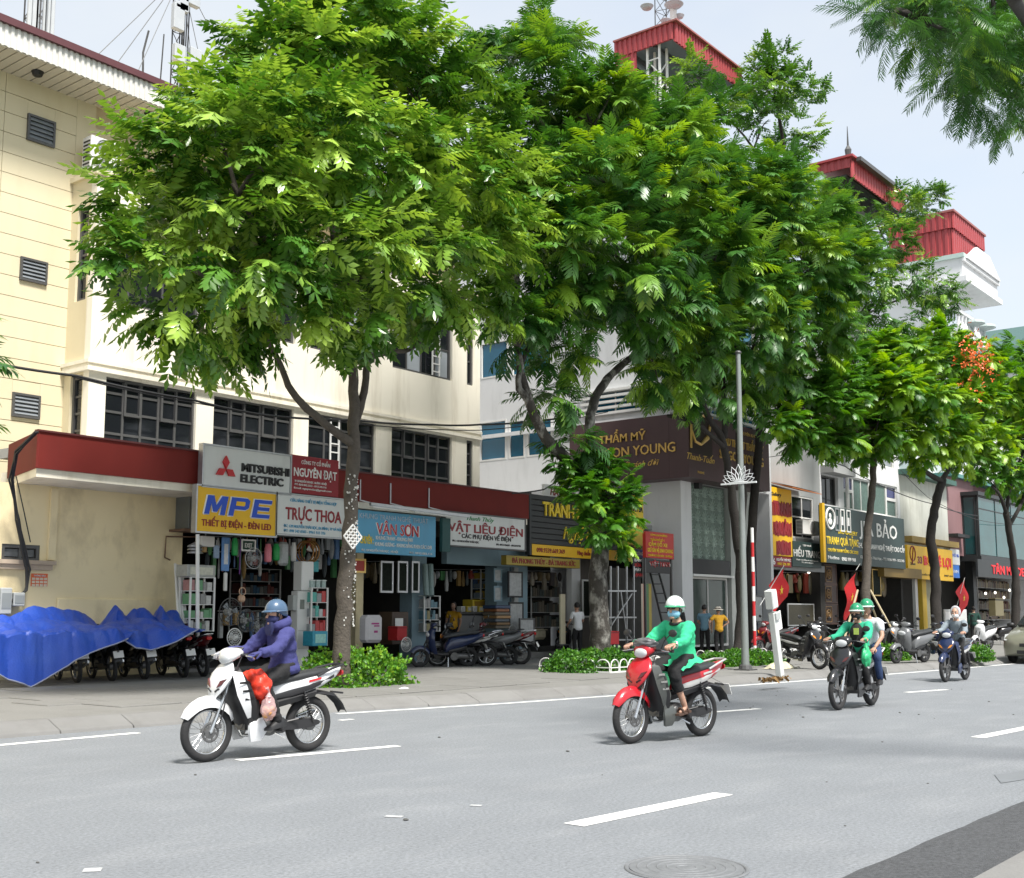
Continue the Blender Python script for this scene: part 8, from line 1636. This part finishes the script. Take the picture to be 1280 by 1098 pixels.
loc('frame', fb, M_black2, t); loc('saddle', MB().ell((-.19,0,.88),(.13,.08,.035),12,6), M_seat, t, smooth='all'); loc('handlebar', MB().tube([(.40,-.27,.98),(.38,-.1,.93),(.40,0,.90),(.38,.1,.93),(.40,.27,.98)],.012,6), M_chrome, t); loc('crank', MB().torus((-.05,0,.29),(0,1,0),.09,.008,18,5), M_chrome, t); loc('carrier', MB().b2((-.75,-.07,.68),(-.32,.07,.70)), M_black2, t)
# lattice plaque on the tree trunk
c = onY(441,671,15.0); t = thing('lattice_plaque', 'white diamond lattice plaque fixed on the left tree trunk', 'plaque', c); u_, v_ = Vector((.7071,0,.7071)), Vector((-.7071,0,.7071)); m_ = MB(); n = 4; s_ = .30
for k in range(n+1): f = -s_/2+s_*k/n; m_.beam(u_*f-v_*s_/2,u_*f+v_*s_/2,.022); m_.beam(v_*f-u_*s_/2,v_*f+u_*s_/2,.022)
loc('lattice', m_, M_white, t)
# ================================================================== turn lettering into meshes, grow bodies and clothes
dg = bpy.context.evaluated_depsgraph_get()
made = []
for it in LATER: made.append(bpy.data.meshes.new_from_object(it[1].evaluated_get(dg)))
for it, me in zip(LATER, made):
    if it[0] == 'text':
        _, o, c, h, w, u, n, ext, parent = it
        N = len(me.vertices)
        v = np.empty(N*3); me.vertices.foreach_get('co', v); v = v.reshape(-1, 3)
        if N == 0: continue
        x0, x1 = v[:,0].min(), v[:,0].max(); sx = w/max(x1-x0, 1e-6); sy = h/.70
        up = Vector((0,0,1)) if abs(n.z) < .9 else Vector((0,1,0))
        X = (v[:,0]-(x0+x1)/2)*sx; Yv = v[:,1]*sy-h/2; Z = v[:,2]*ext
        out = np.array(c)+np.outer(X, np.array(u))+np.outer(Yv, np.array(up))+np.outer(Z, np.array(n)) - np.array(wloc(parent))
        me.vertices.foreach_set('co', out.ravel()); nm = o.name; mats = o.data.materials[0]; lab = None
        bpy.data.objects.remove(o); q = bpy.data.objects.new(nm, me); C.objects.link(q); q.parent = parent
        if not me.materials: me.materials.append(mats)
    else: it[2](it[1], me)

# ================================================================== repeats share a group
GR = dict(street_tree='street trees along the pavement', overhanging_tree='near trees reaching into the picture', shop_sign='shop signs over the shop fronts', person='people riding or standing in the street', motorbike='motorbikes being ridden along the road',
  shrub='low shrubs planted on the pavement', hoop_fence='white hoop fences round the planting', flag='red flags with a yellow star', overhead_cable='cables strung along the fronts', meter_box='meter boxes on the left wall', torch='torches and tubes hanging in the electrical shop',
  electric_fan='electric fans at the electrical shop', picture_frame='framed pictures and panels at the shops', lit_bulb='lit bulbs in the right hand shops', air_conditioner='outdoor air conditioners', tarpaulin='blue tarpaulins over the parked motorbikes', shopping_bag='shopping bags carried on motorbikes',
  display_shelf='display shelves in the shops', brass_gong='brass gongs in the gift shop', folded_mat='folded mats in a stack', parts_box='parts boxes on the counter', glass_jar='glass jars on the showcase', rattan_hoop='rattan hoops hanging in the electrical shop', plastic_roll='rolls of plastic at the supply shop', notice_board='boards behind the hooded rider', blue_white_banner='narrow banners at the mauve wall')
for o in list(bpy.data.objects):
    b = o.name.split('.')[0]
    if o.parent is None and o.get('label') and b in GR and not o.get('group'): o['group'] = GR[b]
    if 'box' in o.keys(): del o['box']
